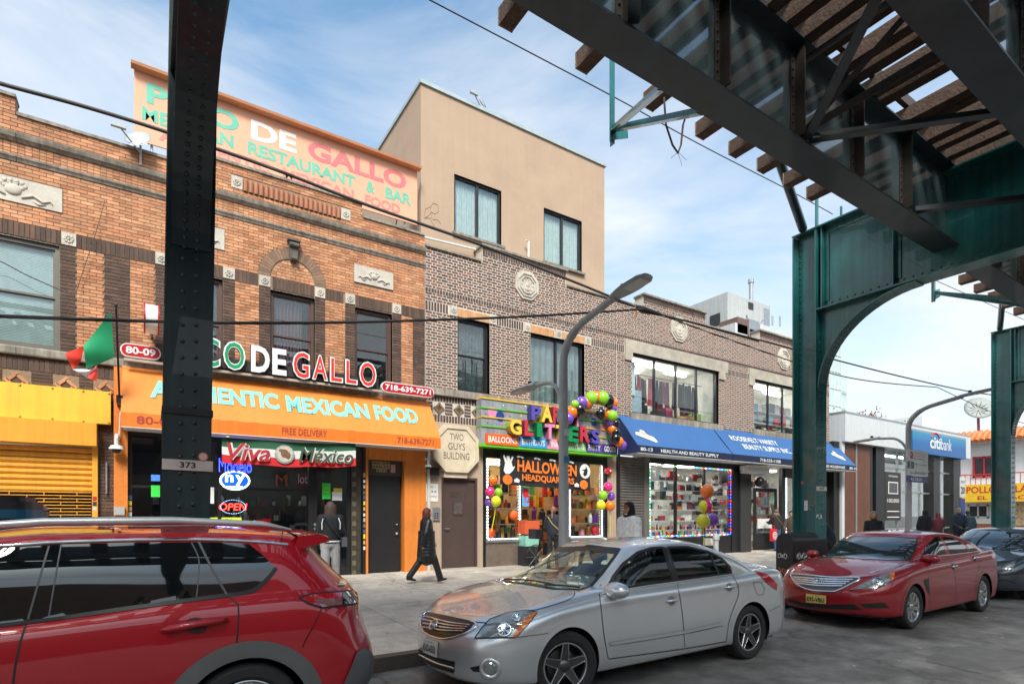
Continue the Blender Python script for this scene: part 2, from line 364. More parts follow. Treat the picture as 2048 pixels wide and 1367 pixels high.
def bent(xc, mat, matlow, lean, label, near):
    y0, y1 = 6.08, 6.57; hw = .20
    t = thing('elevated_bent', label, 'railway support', (xc, 6.3, 0), 'steel bents carrying the elevated railway')
    c = MB(); c.box(xc - hw, xc + hw, y0, y0 + .03, 1.25, ZT - .06); c.box(xc - hw, xc + hw, y1 - .03, y1, 1.25, ZT - .06)
    c.box(xc - .012, xc + .012, y0 + .03, y1 - .03, 1.25, ZT - .06)
    for yy, d in ((y0 + .03, 1), (y1 - .03, -1)):
        for sx in (-1, 1):
            c.box(xc + sx * .012 + (0 if sx > 0 else -.09), xc + sx * .012 + (.09 if sx > 0 else 0), yy, yy + d * .014, 1.25, ZT - .06) if d > 0 else c.box(xc + sx * .012 + (0 if sx > 0 else -.09), xc + sx * .012 + (.09 if sx > 0 else 0), yy - .014, yy, 1.25, ZT - .06)
    col = c.build('column', mat, t)
    c = MB(); z = gz(6.3)
    c.box(xc - hw - .004, xc + hw + .004, y0 - .004, y0 + .034, z, 1.25); c.box(xc - hw - .004, xc + hw + .004, y1 - .034, y1 + .004, z, 1.25); c.box(xc - .016, xc + .016, y0 + .034, y1 - .034, z, 1.25)
    c.box(xc - hw - .12, xc + hw + .12, y0 - .12, y1 + .12, z - .05, z + .04)
    c.build('column_base', matlow, t)
    pts = []
    k = 0
    while 1.35 + k * .155 < 5.4:
        for dx in (-.055, .055): pts.append((xc + dx, y0, 1.35 + k * .155 + (.02 if dx > 0 else 0)))
        k += 1
    rivets(t, pts, (0, -1, 0), mat=mat)
    # crossbeam with web, flanges, stiffeners
    yA, yB = y1, -8.8
    b = MB(); b.box(xc - .016, xc + .016, yB, y1 - .03, ZB + .03, ZT - .03); b.build('crossbeam_web', mat, t)
    b = MB(); b.box(xc - .19, xc + .19, yB, y1 + .02, ZT - .03, ZT); b.box(xc - .19, xc + .19, yB, y0 - .0, ZB, ZB + .03)
    for zz_ in (ZB + .03, ZT - .16): b.box(xc - .03, xc + .03, yB, y0 - .002, zz_, zz_ + .13)
    b.build('crossbeam_flange', mat, t)
    for yy in (6.0, 4.72, 1.0, -2.0, -4.6, -7.2):
        bb = MB(); bb.box(xc - .15, xc - .017, yy - .012, yy + .012, ZB + .031, ZT - .031); bb.box(xc + .017, xc + .15, yy - .012, yy + .012, ZB + .031, ZT - .031)
        bb.box(xc - .045, xc - .031, yy - .09, yy + .09, ZB + .17, ZT - .17); bb.build('stiffener', mat, t)
    pts = []
    yy = 5.9
    while yy > 1.2:
        pts += [(xc - .03, yy, ZB + .075), (xc - .03, yy - .06, ZB + .13), (xc - .03, yy, ZT - .10)]; yy -= .14
    rivets(t, pts, (-1, 0, 0), join=True, mat=mat)
    pts = [(xc - .014, y1 - .07, 4.4 + k * .12) for k in range(26)] + [(xc - .014, y0 + .07, 4.4 + k * .12) for k in range(12)]
    pts += [(xc + dx, y1 + .0, 1.4 + k * .155) for k in range(38) for dx in (-.06, .06)]
    rivets(t, pts, (-1, 0, 0), join=True, mat=mat)
    # curved knee bracket
    kn = MB(); ar = []; ya, yb, za, zb_ = y0, 4.35, 4.25, ZB
    for k in range(17):
        a = math.pi / 2 * k / 16; ar.append((yb + (ya - yb) * (1 - (1 - math.cos(a)) * 1) - 0, za + (zb_ - za) * math.sin(a)))
    # curve leaves the column upright and meets the beam level
    ar = [(ya - (ya - yb) * (1 - math.cos(math.pi / 2 * k / 16)), za + (zb_ - za) * math.sin(math.pi / 2 * k / 16)) for k in range(17)]
    poly = [(xc - .012, y, z) for y, z in ar] + [(xc - .012, ya, ZB)]
    kn.prism(poly, (.024, 0, 0)); kn.build('knee_plate', mat, t)
    kf = MB()
    for i in range(16):
        (ya_, za_), (yb_, zb2) = ar[i], ar[i + 1]; dy, dz = yb_ - ya_, zb2 - za_; l = math.hypot(dy, dz); ny, nz_ = -dz / l * .03, dy / l * .03
        if ny > 0: ny, nz_ = -ny, -nz_
        ny, nz_ = (dz / l * -.028, dy / l * .028)
        kf.hexa([(xc - .16, ya_, za_), (xc + .16, ya_, za_), (xc + .16, yb_, zb2), (xc - .16, yb_, zb2), (xc - .16, ya_ + ny, za_ + nz_), (xc + .16, ya_ + ny, za_ + nz_), (xc + .16, yb_ + ny, zb2 + nz_), (xc - .16, yb_ + ny, zb2 + nz_)])
    kf.build('knee_flange', mat, t)
    pts = []
    for i in range(16):
        for f in (0, .5):
            y_, z_ = ar[i][0] + (ar[i + 1][0] - ar[i][0]) * f, ar[i][1] + (ar[i + 1][1] - ar[i][1]) * f; pts += [(xc - .05, y_ - .028, z_ - .004), (xc + .05, y_ - .028, z_ - .004)]
    rivets(t, pts, (0, -1, -.35), join=True, mat=mat)
    pts = [(xc - .014, y + .1 if i < 8 else y, z + (.0 if i < 8 else .07)) for i, (y, z) in enumerate(ar[1:15])]
    rivets(t, pts, (-1, 0, 0), join=True, mat=mat)
    # far column of the same bent
    yf = -8.6; f = MB(); f.box(xc - hw, xc + hw, yf - .24, yf - .21, 0, ZB); f.box(xc - hw, xc + hw, yf + .21, yf + .24, 0, ZB); f.box(xc - .012, xc + .012, yf - .21, yf + .21, 0, ZB); f.build('column', mat, t)
    if lean: t.rotation_euler = (0, lean, 0)
    return t
m_col_low = mk('column_grimy_base', (.012, .014, .016), .5, var=.3, vs=12, grime=.5)
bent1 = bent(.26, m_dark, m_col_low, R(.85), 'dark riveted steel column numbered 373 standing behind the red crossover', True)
bent2 = bent(11.44, m_green, m_col_low, 0, 'green steel column with curved bracket beside the black graffitied box', True)
bent3 = bent(22.62, m_green, m_col_low, 0, 'green steel column at the right edge behind the dark sedan', False)
bent4 = bent(33.8, m_green, m_col_low, 0, 'farthest green steel column under the railway beyond the corner', False)
# number plate and round sticker on the near column
Y1 = 6.08
def col1(px, py): return P(px, py, Y1 - .0)
b = MB(); a0 = P(324, 920, Y1 - .008); a1 = P(411, 942, Y1 - .008); b.box(.06, .475, Y1 - .022, Y1 - .006, P(365, 940, Y1).z, P(365, 919, Y1).z); pl = b.build('number_band', mk('white_paint_worn', (.62, .60, .55), .6, grime=.3), bent1)
text('373', (.20, Y1 - .022, P(365, 935, Y1).z), UX, UZ, .13, .055, mk('black_ink', (.01, .01, .01), .6), bent1, bold=.02, ext=.003, off=.002)
b = MB(); cc = P(398, 912, Y1 - .02); b.lathe([(0, .004), (.044, .004), (.044, 0)], cc, (0, -1, 0), 20); b.build('round_sticker', mk('sticker_red', (.55, .07, .05), .5), bent1)
b = MB(); b.lathe([(0, .002), (.034, .002)], cc + Vector((0, -.004, 0)), (0, -1, 0), 20); b.build('sticker_face', mk('sticker_pale', (.6, .5, .45), .5), bent1)
b = MB(); b.box(.05, .47, Y1 - .02, Y1 + .5, P(365, 824, Y1).z - .02, P(365, 815, Y1).z); b.build('clamp_band', m_col_low, bent1)
# longitudinal girders, ties and rails of the near track
trk = thing('elevated_track', 'dark riveted railway deck with timber ties crossing the upper right', 'railway track', (18, 3, 7.6))
xs0, xs1 = -14, 60
GY = [3.95, 2.15]
xb = [-10.92, .26, 11.44, 22.62, 33.8, 44.98, 56.2]
for gy in GY:
    for i in range(len(xb) - 1):
        a, c = xb[i] + .02, xb[i + 1] - .02
        g = MB().box(a, c, gy - .01, gy + .01, GB + .03, GT - .025).build('girder_web', m_girder, trk)
        f = MB(); f.box(a + .0, c - .0, gy - .19, gy + .19, GB, GB + .03); f.box(a, c, gy - .17, gy + .17, GT - .025, GT)
        f.box(a, c, gy - .13, gy - .011, GB + .03, GB + .05); f.box(a, c, gy - .03, gy - .011, GB + .05, GB + .16); f.box(a, c, gy + .011, gy + .03, GB + .05, GB + .16)
        f.build('girder_flange', m_flange, trk)
        n = 7; step = (c - a) / (n + .7)
        for k in range(n):
            xx = a + .6 + (k + .0) * step * 1.02
            if xx > 30: continue
            s = MB(); s.box(xx - .012, xx + .012, gy - .15, gy - .011, GB + .16, GT - .03); s.box(xx - .10, xx - .012, gy - .026, gy - .011, GB + .16, GT - .03)
            s.box(xx - .012, xx + .012, gy + .011, gy + .15, GB + .16, GT - .03); s.build('stiffener', m_rust, trk)
            rivets(trk, [(xx - .06, gy - .026, GB + .24 + q * .11) for q in range(10)], (0, -1, 0), join=True, mat=m_rust)
# lateral bracing between the girders
x = .9; k = 0
while x < 30:
    if abs((x - .26) % 11.18) > .8 and k % 3 != 2:
        b = MB(); ya, yb = (GY[0] - .15, GY[1] + .15) if k % 2 == 0 else (GY[1] + .15, GY[0] - .15)
        b.beam((x, ya, GB + .1), (x + 1.45, yb, GB + .1), .11, .014); b.beam((x, ya, GB + .14), (x + 1.45, yb, GB + .14), .014, .09); b.build('lateral_brace', m_flange, trk)
    if k % 4 == 0:
        b = MB(); b.beam((x, GY[0] - .02, GB + .2), (x, GY[1] + .02, GT - .15), .09, .014); b.beam((x, GY[0] - .02, GT - .2), (x, GY[1] + .02, GT - .2), .012, .1); b.beam((x, GY[0] - .02, GB + .25), (x, GY[1] + .02, GB + .25), .012, .1); b.build('cross_frame', m_rust, trk)
    x += 1.49; k += 1
longx = [2.5, 3.6, 4.79, 6.05, 7.18, 8.0, 8.77, 9.55, 10.3, 11.3, 12.3, 13.4, 14.4, 15.4, 16.3, 17.3, 18.3, 19.3, 20.3, 21.3, 22.3]
tie = MB(); tie.mi = 0; tie.box(-.085, .085, 1.25, 4.75, 0, .21); tl = MB(); tl.box(-.095, .095, .55, 5.68, 0, .21); tl.mi = 1; tl.box(-.1, .1, 5.681, 5.70, 0, .21)
to = tlo = None; x = -8.0; n = 0
while x < 46:
    xx = x; lg = None
    for q in longx:
        if abs(q - x) < .2: lg = q
    loc = Vector((lg if lg else x + random.uniform(-.02, .02), 0, GT)) - WO[trk]
    if lg:
        if tlo is None: tlo = tl.build('tie', [m_tie, m_tie_end], trk, local=True); tlo.location = loc
        else: copy_obj(tlo, trk, loc)
    else:
        if to is None: to = tie.build('tie', m_tie, trk, local=True); to.location = loc
        else: copy_obj(to, trk, loc)
    x += .41 + (0 if n % 3 else .04); n += 1
for yy in (2.33, 3.77): MB().box(-14, 46, yy - .035, yy + .035, GT + .215, GT + .37).build('rail', m_rail, trk)
for yy in (.9, 5.15): MB().box(-14, 46, yy - .08, yy + .08, GT + .215, GT + .33).build('guard_timber', m_tie, trk)
# centre track over the middle of the road
tr2 = thing('elevated_track', 'parallel railway deck over the middle of the road', 'railway track', (18, -2, 7.6))
for gy in (-.7, -2.5): MB().box(-14, 60, gy - .13, gy + .13, GB, GT).build('girder', m_girder, tr2)
b = MB(); b.box(-.12, .12, -3.8, .3, 0, .21); o = None
for k in range(60):
    loc = Vector((-10 + k * .66, 0, GT)) - WO[tr2]
    if o is None: o = b.build('tie', m_tie, tr2, local=True); o.location = loc
    else: copy_obj(o, tr2, loc)
# walkway bracket hanging beyond the tie ends, with a loop of old cable
def bracket(dx, label):
    b1 = thing('walkway_bracket', label, 'bracket', (5.75 + dx, 6.1, 7.2), 'green angle brackets outside the railway deck')
    p0 = P(1224, 285, 6.1) + Vector((dx, 0, 0)); p1 = P(1224, 95, 6.1) + Vector((dx, 0, 0))
    b = MB(); b.beam(p0, p1, .09, .012, (0, 1, 0)); b.beam(p0 + Vector((.045, .04, 0)), p1 + Vector((.045, .04, 0)), .012, .09, (0, 1, 0)); b.build('post', m_green, b1)
    g0 = P(1226, 262, 6.1) + Vector((dx, 0, 0))
    for q in (P(1322, 180, 4.3), P(1400, 228, 4.3)):
        b = MB(); q = q + Vector((dx, 0, 0)); b.beam(g0, q, .09, .012); b.beam(g0 + Vector((0, 0, .04)), q + Vector((0, 0, .04)), .012, .08); b.build('strut', m_green, b1)
    b = MB(); b.prism([g0 + Vector((-.03, -.012, -.15)), g0 + Vector((.3, -.012, .0)), g0 + Vector((.28, -.012, .2)), g0 + Vector((-.03, -.012, .1))], (0, .012, 0)); b.build('gusset', m_green, b1)
    return b1
bracket(0, 'green angle bracket with gusset hanging off the deck beside a cable loop')
bracket(11.18, 'green angle bracket hanging off the deck next to the far right column')
pth = [P(1328, 195, 5.2), P(1332, 250, 5.2), P(1345, 290, 5.2), P(1356, 306, 5.2), P(1362, 290, 5.2), P(1366, 250, 5.2), P(1375, 222, 5.2)]
b = MB(); b.tube(pth, .014, 6)
for q in ((1342, 316), (1364, 332), (1373, 320)): b.tube([P(1356, 304, 5.2), P(*q, 5.2)], .003, 4)
tag(b.build('cable_loop', mk('old_cable', (.10, .09, .08), .7)), 'frayed loop of old cable dangling under the railway deck', 'cable')
for dx, lb in ((0, 'slanting green brace rising from the near curved bracket column top'), (11.18, 'slanting dark brace rising from the right edge column top')):
    b = MB(); a, c = P(1606, 458, 6.35), P(1556, 315, 5.75); b.tube([a + Vector((dx, 0, 0)), c + Vector((dx, 0, .02))], .085, 10)
    tag(b.build('railing_brace', m_dark if dx == 0 else m_girder, smooth=40), lb, 'brace')
for i, (px, w) in enumerate(((1632, .08), (1681, .05))):
    b = MB(); q = P(px, 445, 6.2); b.box(q.x - w / 2, q.x + w / 2, 6.17, 6.2, 7.553, 8.35); b.box(q.x - .1, q.x + .1, 6.16, 6.21, 7.551, 7.60)
    tag(b.build('railing_post', m_green), ['wider green railing post standing on the crossbeam end', 'slim green railing post standing on the crossbeam top'][i], 'post')
# ================================================================ brickwork
m_mort1 = mk('mortar_tan', (.30, .20, .13), .95, var=.2, vs=12)
m_mort2 = mk('mortar_pale', (.60, .53, .45), .95, var=.15, vs=10)
m_br_or = mk('brick_orange', (.60, .30, .155), .8, var=.18, vs=2.5, bump=.3, bs=70, isl=.2, col2=(.46, .185, .085), grime=.28)
m_br_dk = mk('brick_brown', (.125, .068, .045), .8, var=.2, vs=4, bump=.3, bs=70, isl=.25, col2=(.085, .05, .036), grime=.3)
m_br_b2 = mk('brick_russet', (.20, .085, .055), .82, var=.2, vs=4, bump=.3, bs=70, isl=.28, col2=(.10, .058, .048), grime=.3)
m_br_b2d = mk('brick_umber', (.075, .048, .042), .82, var=.2, vs=4, bump=.3, bs=70, isl=.25, col2=(.11, .06, .05))
m_br_lt = mk('brick_amber', (.58, .29, .12), .8, var=.18, vs=4, bump=.3, bs=70, isl=.12)
m_stone = mk('cast_stone', (.56, .50, .42), .8, var=.16, vs=4, bump=.3, bs=60, grime=.3)
m_stone_d = mk('weathered_stone', (.36, .31, .25), .85, var=.25, vs=4, bump=.35, bs=60, streak=.35, grime=.5)
m_terra = mk('terracotta', (.34, .13, .065), .7, var=.2, vs=4)
class Wall:
    """collects bricks of one wall: the nearest 300 become parts, the rest one part"""
    def __init__(s, parent, y, pr=.009): s.pr = pr; s.p = parent; s.y = y; s.b = []
    def zone(s, x0, x1, z0, z1, mat, holes=(), course=.067, bl=.2, bond='run', j=.011, dy=0.0, hd=None):
        n = max(1, round((z1 - z0) / course)); ch = (z1 - z0) / n
        for r in range(n):
            za, zb = z0 + r * ch, z0 + (r + 1) * ch
            segs = [(x0, x1)]
            for h in holes:
                hx0, hx1, hz0, hz1 = h[:4]
                if len(h) == 5:      # half circle hole: centre x, outer radius, base z
                    cx, rad, cz = h[0], h[1], h[2]; zc = (za + zb) / 2
                    if zc < cz or zc > cz + rad: continue
                    dx = math.sqrt(max(0, rad * rad - (zc - cz) ** 2)); hx0, hx1 = cx - dx, cx + dx
                elif zb <= hz0 + .012 or za >= hz1 - .012: continue
                ns = []
                for a, c in segs:
                    if hx1 <= a or hx0 >= c: ns.append((a, c)); continue
                    if hx0 > a: ns.append((a, hx0))
                    if hx1 < c: ns.append((hx1, c))
                segs = ns
            for a, c in segs:
                x = a; k = 0
                off = 0 if bond == 'stack' else ((r % 2) * .5)
                if bond == 'flem':
                    unit = [.205, .1]; ph = r % 2
                    g0 = math.floor((a - x0) / .305); x = x0 + g0 * .305 - (.1525 if ph else 0)
                    seq = []
                    while x < c:
                        for L in unit: seq.append((x, x + L)); x += L
                else:
                    g0 = math.floor((a - x0) / bl - off); x = x0 + (g0 + off) * bl; seq = []
                    while x < c: seq.append((x, x + bl)); x += bl
                for p, q in seq:
                    p, q = max(p, a), min(q, c)
                    if q - p > .03: s.b.append((p + j / 2, q - j / 2, za + j / 2, zb - j / 2, mat, dy + random.uniform(-.002, .002)))
    def soldier(s, x0, x1, z0, z1, mat, w=.075, holes=(), j=.011, dy=0.0):
        n = max(1, round((x1 - x0) / w)); w = (x1 - x0) / n
        for k in range(n):
            a, c = x0 + k * w, x0 + (k + 1) * w
            if any(h[0] - .01 < (a + c) / 2 < h[1] + .01 and h[2] < (z0 + z1) / 2 < h[3] for h in holes): continue
            s.b.append((a + j / 2, c - j / 2, z0 + j / 2, z1 - j / 2, mat, dy + random.uniform(-.002, .002)))
    def build(s, keep=300):
        def vis(b):
            x, y = pix(((b[0] + b[1]) / 2, s.y, (b[2] + b[3]) / 2)); d = (Vector(((b[0] + b[1]) / 2, s.y, b[2])) - CAM).length
            return d + (0 if 0 < x < 2048 and 0 < y < 1050 else 100)
        s.b.sort(key=vis)
        unit = {}
        for (a, c, z0, z1, mat, dy) in s.b[:keep]:
            if mat.name not in unit:
                o = MB().box(-.5, .5, -.5, .5, -.5, .5, skip=(4,)).build('brick', mat, s.p, local=True); unit[mat.name] = o
            else: o = copy_obj(unit[mat.name], s.p)
            o.location = Vector(((a + c) / 2, s.y - dy - s.pr + .015, (z0 + z1) / 2)) - WO[s.p]; o.scale = (c - a, .03, z1 - z0)
        by = {}
        for (a, c, z0, z1, mat, dy) in s.b[keep:]:
            if mat.name not in by: by[mat.name] = (mat, MB())
            by[mat.name][1].box(a, c, s.y - dy - s.pr, s.y - dy - s.pr + .03, z0, z1, skip=(4,))
        for mat, b in by.values(): b.build('brickwork', mat, s.p, kind='stuff')
def rosette(parent, x0, x1, z0, z1, y):
    b = MB(); b.box(x0, x1, y - .022, y + .03, z0, z1); cx, cz = (x0 + x1) / 2, (z0 + z1) / 2; r = (x1 - x0) / 2
    for k in range(8):
        t = k * math.pi / 4; b.ball((cx + r * .5 * math.cos(t), y - .025, cz + r * .5 * math.sin(t)), (r * .26, .02, r * .26), 6)
    b.ball((cx, y - .03, cz), (r * .22, .025, r * .22), 8)
    b.build('rosette', m_stone, parent)
def plaque(parent, x0, x1, z0, z1, y):
    b = MB(); b.box(x0, x1, y - .03, y + .02, z0, z1); p = b.build('plaque', m_stone, parent); cx, cz = (x0 + x1) / 2, (z0 + z1) / 2; w = (x1 - x0)
    b = MB(); b.ball((cx, y - .035, cz), (w * .09, .035, w * .075), 12)
    for sgn in (-1, 1):
        for k in range(5):
            t = 1.0 + k * .55; b.ball((cx + sgn * w * .12 * math.cos(t - .8), y - .034, cz + w * .11 * math.sin(t - .4)), (w * .03, .016, w * .03), 6)
        b.tube([(cx + sgn * w * .08, y - .034, cz - w * .09), (cx + sgn * w * .2, y - .04, cz - w * .03), (cx + sgn * w * .3, y - .04, cz - w * .09), (cx + sgn * w * .38, y - .034, cz - w * .05), (cx + sgn * w * .4, y - .034, cz - w * .1)], [.02, .026, .022, .018, .008], 6)
        b.tube([(cx + sgn * w * .2, y - .034, cz - w * .1), (cx + sgn * w * .26, y - .038, cz - w * .13), (cx + sgn * w * .33, y - .034, cz - w * .115)], [.01, .018, .008], 6)
    b.build('carved_scroll', m_stone, p, smooth=True)
def diamond(parent, cx, cz, r, y, m1, m2):
    for k in range(4):                # four pinwheel bars round a dark centre
        t = k * math.pi / 2 + math.pi / 4; u = Vector((math.cos(t), 0, math.sin(t))); v = Vector((-math.sin(t), 0, math.cos(t)))
        a = Vector((cx, y, cz)) + u * r * .48 - v * r * .70; e = u * r * .3
        b = MB(); b.prism([a - e * .5, a + e * .5, a + e * .5 + v * r * 1.1, a - e * .5 + v * r * 1.1][::-1], (0, -.03, 0)); b.build('diamond_bar', m1, parent)
    b = MB(); b.prism([(cx - r * .42, y, cz), (cx, y, cz - r * .42), (cx + r * .42, y, cz), (cx, y, cz + r * .42)], (0, -.012, 0)); b.build('diamond_centre', m2, parent)
m_wframe = mk('window_frame_brown', (.10, .052, .04), .5, var=.1)
m_wdark = mk('window_frame_black', (.022, .022, .024), .4, var=.1)
m_wgrey = mk('window_frame_grey', (.15, .135, .11), .45, var=.1)
m_glass = glass('pane_clear', (.82, .88, .88), .7)
m_glass_s = glass('pane_shop', (.93, .96, .96), .3)
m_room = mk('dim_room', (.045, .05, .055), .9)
m_curt = mk('curtain_white', (.82, .82, .80), .9, var=.12, vs=8)
m_blind = mk('blind_slats', (.72, .74, .72), .6)
def window(parent, x0, x1, z0, z1, y, fm, fw=.07, rec=.14, split='hung', back=None, curtain=None, panes=1, blind=False, room=1):
    """opening lined with a frame; sashes, panes and what shows behind are parts and sub-parts"""
    w = empty_part('window', parent)
    b = MB(); yb = y + rec
    for (a, c, d, e) in ((x0, x0 + fw, z0, z1), (x1 - fw, x1, z0, z1), (x0 + fw, x1 - fw, z1 - fw, z1), (x0 + fw, x1 - fw, z0, z0 + fw)): b.box(a, c, yb - .05, yb + .05, d, e)
    b.build('frame', fm, w)
    b = MB(); b.box(x0 - .01, x0, y, yb + .1, z0, z1); b.box(x1, x1 + .01, y, yb + .1, z0, z1); b.box(x0, x1, y, yb + .1, z1, z1 + .01); b.box(x0, x1, y, yb + .1, z0 - .01, z0); b.build('reveal', m_stone_d if back is None else back, w)
    xa, xb_ = x0 + fw, x1 - fw; za, zb = z0 + fw, z1 - fw
    if split == 'hung':
        zm = (za + zb) / 2; s = .035
        for (d, e, yy) in ((zm, zb, yb), (za, zm + .02, yb + .028)):
            b = MB()
            for q in ((xa, xa + s, d, e), (xb_ - s, xb_, d, e), (xa + s, xb_ - s, e - s, e), (xa + s, xb_ - s, d, d + s)): b.box(q[0], q[1], yy - .018, yy + .012, q[2], q[3])
            b.build('sash', fm, w); MB().box(xa + s, xb_ - s, yy - .004, yy, d + s, e - s).build('pane', m_glass, w)
    else:
        pw = (xb_ - xa) / panes
        for k in range(panes):
            a, c = xa + k * pw, xa + (k + 1) * pw
            if k: MB().box(a - .035, a + .035, yb - .04, yb + .03, za, zb).build('mullion', fm, w)
            MB().box(a + (.035 if k else 0), c - (.035 if k < panes - 1 else 0), yb - .004, yb, za, zb).build('pane', m_glass if split == 'slide' else m_glass_s, w)
    if room:
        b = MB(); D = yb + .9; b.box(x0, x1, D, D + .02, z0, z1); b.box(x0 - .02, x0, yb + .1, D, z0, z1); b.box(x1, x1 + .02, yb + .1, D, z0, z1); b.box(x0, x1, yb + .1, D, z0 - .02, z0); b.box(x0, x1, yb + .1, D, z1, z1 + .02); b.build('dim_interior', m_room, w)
    if blind:
        b = MB(); z = zb - .03
        while z > za: b.box(xa, xb_, yb + .045, yb + .05, z, z + .023); z -= .028
        b.build('blinds', m_blind, w)
    if curtain:
        for (a, c, m) in curtain:
            rows = [[], []]; n = 60
            for k in range(n + 1):
                x = a + (c - a) * k / n; yy = yb + .09 + .03 * math.sin(k * .9) + .012 * math.sin(k * 2.3)
                rows[0].append((x, yy, za)); rows[1].append((x, yy, zb))
            MB().grid(rows).build('curtain', m, w, smooth=True)
    return w
# ================================================================ orange brick building on the left
B1 = thing('brick_building', 'orange brick two storey building with carved stone plaques and dark brick trim', 'building', (1.2, FY, .3))
X0, X1 = -5.2, 5.95
WIN1 = [(-3.4, -1.41), (.31, 1.30), (2.24, 3.20), (4.13, 5.07)]
wz0, wz1 = 4.79, 6.74
mort = MB()
holes = [(a, c, wz0, wz1) for a, c in WIN1]
# mortar plane behind the bricks, pierced at the windows
xs = sorted({X0, X1, *[v for w in WIN1 for v in w]})
for a, c in zip(xs, xs[1:]):
    op = any(abs(w[0] - a) < 1e-6 for w in WIN1)
    if not op: mort.box(a, c, FY + .004, FY + .25, wz0, wz1)
mort.box(X0, X1, FY + .004, FY + .25, wz1, 8.93); mort.box(X0, X1, FY + .004, FY + .25, 3.3, wz0)
mort.box(1.08, 4.31, FY + .004, FY + .25, 8.93, 9.24); mort.box(X0, -2.03, FY + .004, FY + .25, 8.93, 9.24)
mort.box(-.83, -.55, FY + .004, FY + .2, .2, 3.3)
mort.build('wall', m_mort1, B1)
MB().box(X0, X1, FY + .3, 24, 8.3, 8.5).build('roof', mk('roof_tar', (.05, .05, .05), .9), B1)
MB().box(X0, X1, 23.9, 24, .3, 8.3).build('rear_wall', m_mort1, B1)
MB().box(X1 - .2, X1 - .01, FY + .26, 23.9, .3, 8.3).build('side_wall', m_mort1, B1)
W = Wall(B1, FY)
ros = [(-1.385, -1.165), (.09, .31), (1.305, 1.53), (2.01, 2.24), (3.20, 3.43), (3.90, 4.13), (5.07, 5.30)]
arch = (2.72, .73, 7.02, 0, 1)
plq = [(-2.75, -1.37, 7.36, 7.80), (.35, 1.33, 7.36, 7.80), (4.11, 5.09, 7.34, 7.76)]
W.zone(X0, X1, 7.02, 8.09, m_br_or, holes=[arch] + plq)
W.zone(X0, X1, 8.20, 8.44, m_br_or, bond='stack', bl=.1)
W.zone(X0, X1, 8.59, 8.93, m_br_or, holes=[(1.68, 3.80, 8.74, 9.03)])
W.zone(1.08, 4.31, 8.93, 9.24, m_br_or, holes=[(1.46, 4.02, 8.74, 9.03)]); W.zone(X0, -2.03, 8.93, 9.24, m_br_or)
W.soldier(X0, X1, 6.76, 7.02, m_br_dk, holes=[(a, c, 6.7, 7.1) for a, c in ros], dy=.004)
pan = [(-1.41, -1.16, 1), (-1.16, -.74, 0), (-.74, -.33, 1), (-.33, .09, 0), (.09, .31, 1), (1.30, 1.53, 1), (1.53, 2.01, 0), (2.01, 2.24, 1), (3.20, 3.43, 1), (3.43, 3.90, 0), (3.90, 4.13, 1), (5.07, 5.31, 1), (5.31, 5.62, 0), (5.62, 5.95, 1), (-5.2, -3.4, 0)]
for a, c, d in pan: W.zone(a, c, 4.78, 6.76, m_br_dk if d else m_br_or, dy=0 if d else .003, bl=.2 if not d else .23)
W.soldier(X0, -.36, 4.36, 4.62, m_br_dk)
W.zone(X0, -.36, 3.94, 4.36, m_br_dk, course=.06, bl=.26, bond='stack', holes=[(cx - .19, cx + .19, 3.9, 4.4) for cx in (-2.02, -1.32, -.72, -2.7)])
W.zone(-.83, -.55, .2, 3.94, m_br_dk)
W.build()
for cx in (-2.7, -2.02, -1.32, -.72): diamond(B1, cx, 4.15, .19, FY + .002, m_br_or, m_br_dk)
for a, c in ros: rosette(B1, a, c, 6.785, 7.02, FY)
for a, c in ((1.46, 1.68), (3.80, 4.02)): rosette(B1, a, c, 8.76, 9.02, FY)
for q in plq: plaque(B1, *q, FY)
# fluted terracotta panel between the parapet rosettes
for k in range(20):
    a = 1.69 + k * .1055; MB().lathe([(.047, 8.745), (.047, 8.98), (.034, 9.01), (0, 9.02)], (a + .05, FY - .002, 0), n=12).build('flute', m_terra, B1, smooth=50)
# arch of rowlock bricks over the middle window with scroll keystone
tymp = Wall(B1, FY)
b = MB()
N = 27
for k in range(N):
    t0, t1 = math.pi * k / N + .004, math.pi * (k + 1) / N - .004; ri, ro = .485, .72; cx, cz = 2.72, 7.03
    pts = [(cx + ri * math.cos(t0), FY - .016, cz + ri * math.sin(t0)), (cx + ro * math.cos(t0), FY - .016, cz + ro * math.sin(t0)), (cx + ro * math.cos(t1), FY - .016, cz + ro * math.sin(t1)), (cx + ri * math.cos(t1), FY - .016, cz + ri * math.sin(t1))]
    MB().prism(pts[::-1], (0, .03, 0)).build('arch_brick', mk('brick_arch', (.23, .135, .085), .8, var=.2, vs=6, isl=.2), B1)
for r in range(7):
    z0 = 7.03 + r * .067; dx = math.sqrt(max(.0, .47 ** 2 - (z0 + .067 - 7.03) ** 2)) if z0 + .067 < 7.5 else .1
    n = max(1, int(2 * dx / .1))
    for k in range(n):
        a = 2.72 - dx + k * 2 * dx / n; MB().box(a + .005, a + 2 * dx / n - .005, FY - .008, FY + .02, z0 + .005, z0 + .062, skip=(4,)).build('brick', m_br_or, B1)
ky = MB(); ky.prism([(2.62, FY - .02, 7.82), (2.60, FY - .02, 7.9), (2.84, FY - .02, 7.9), (2.82, FY - .02, 7.82), (2.79, FY - .02, 7.46), (2.65, FY - .02, 7.46)][::-1], (0, -.09, 0))
ky.lathe([(.0, -.1), (.055, -.1), (.055, .1), (0, .1)], (2.72, FY - .13, 7.80), (1, 0, 0), 14); ky.lathe([(.0, -.06), (.04, -.06), (.04, .06), (0, .06)], (2.72, FY - .12, 7.5), (1, 0, 0), 12); ky.box(2.585, 2.855, FY - .17, FY, 7.885, 7.93)
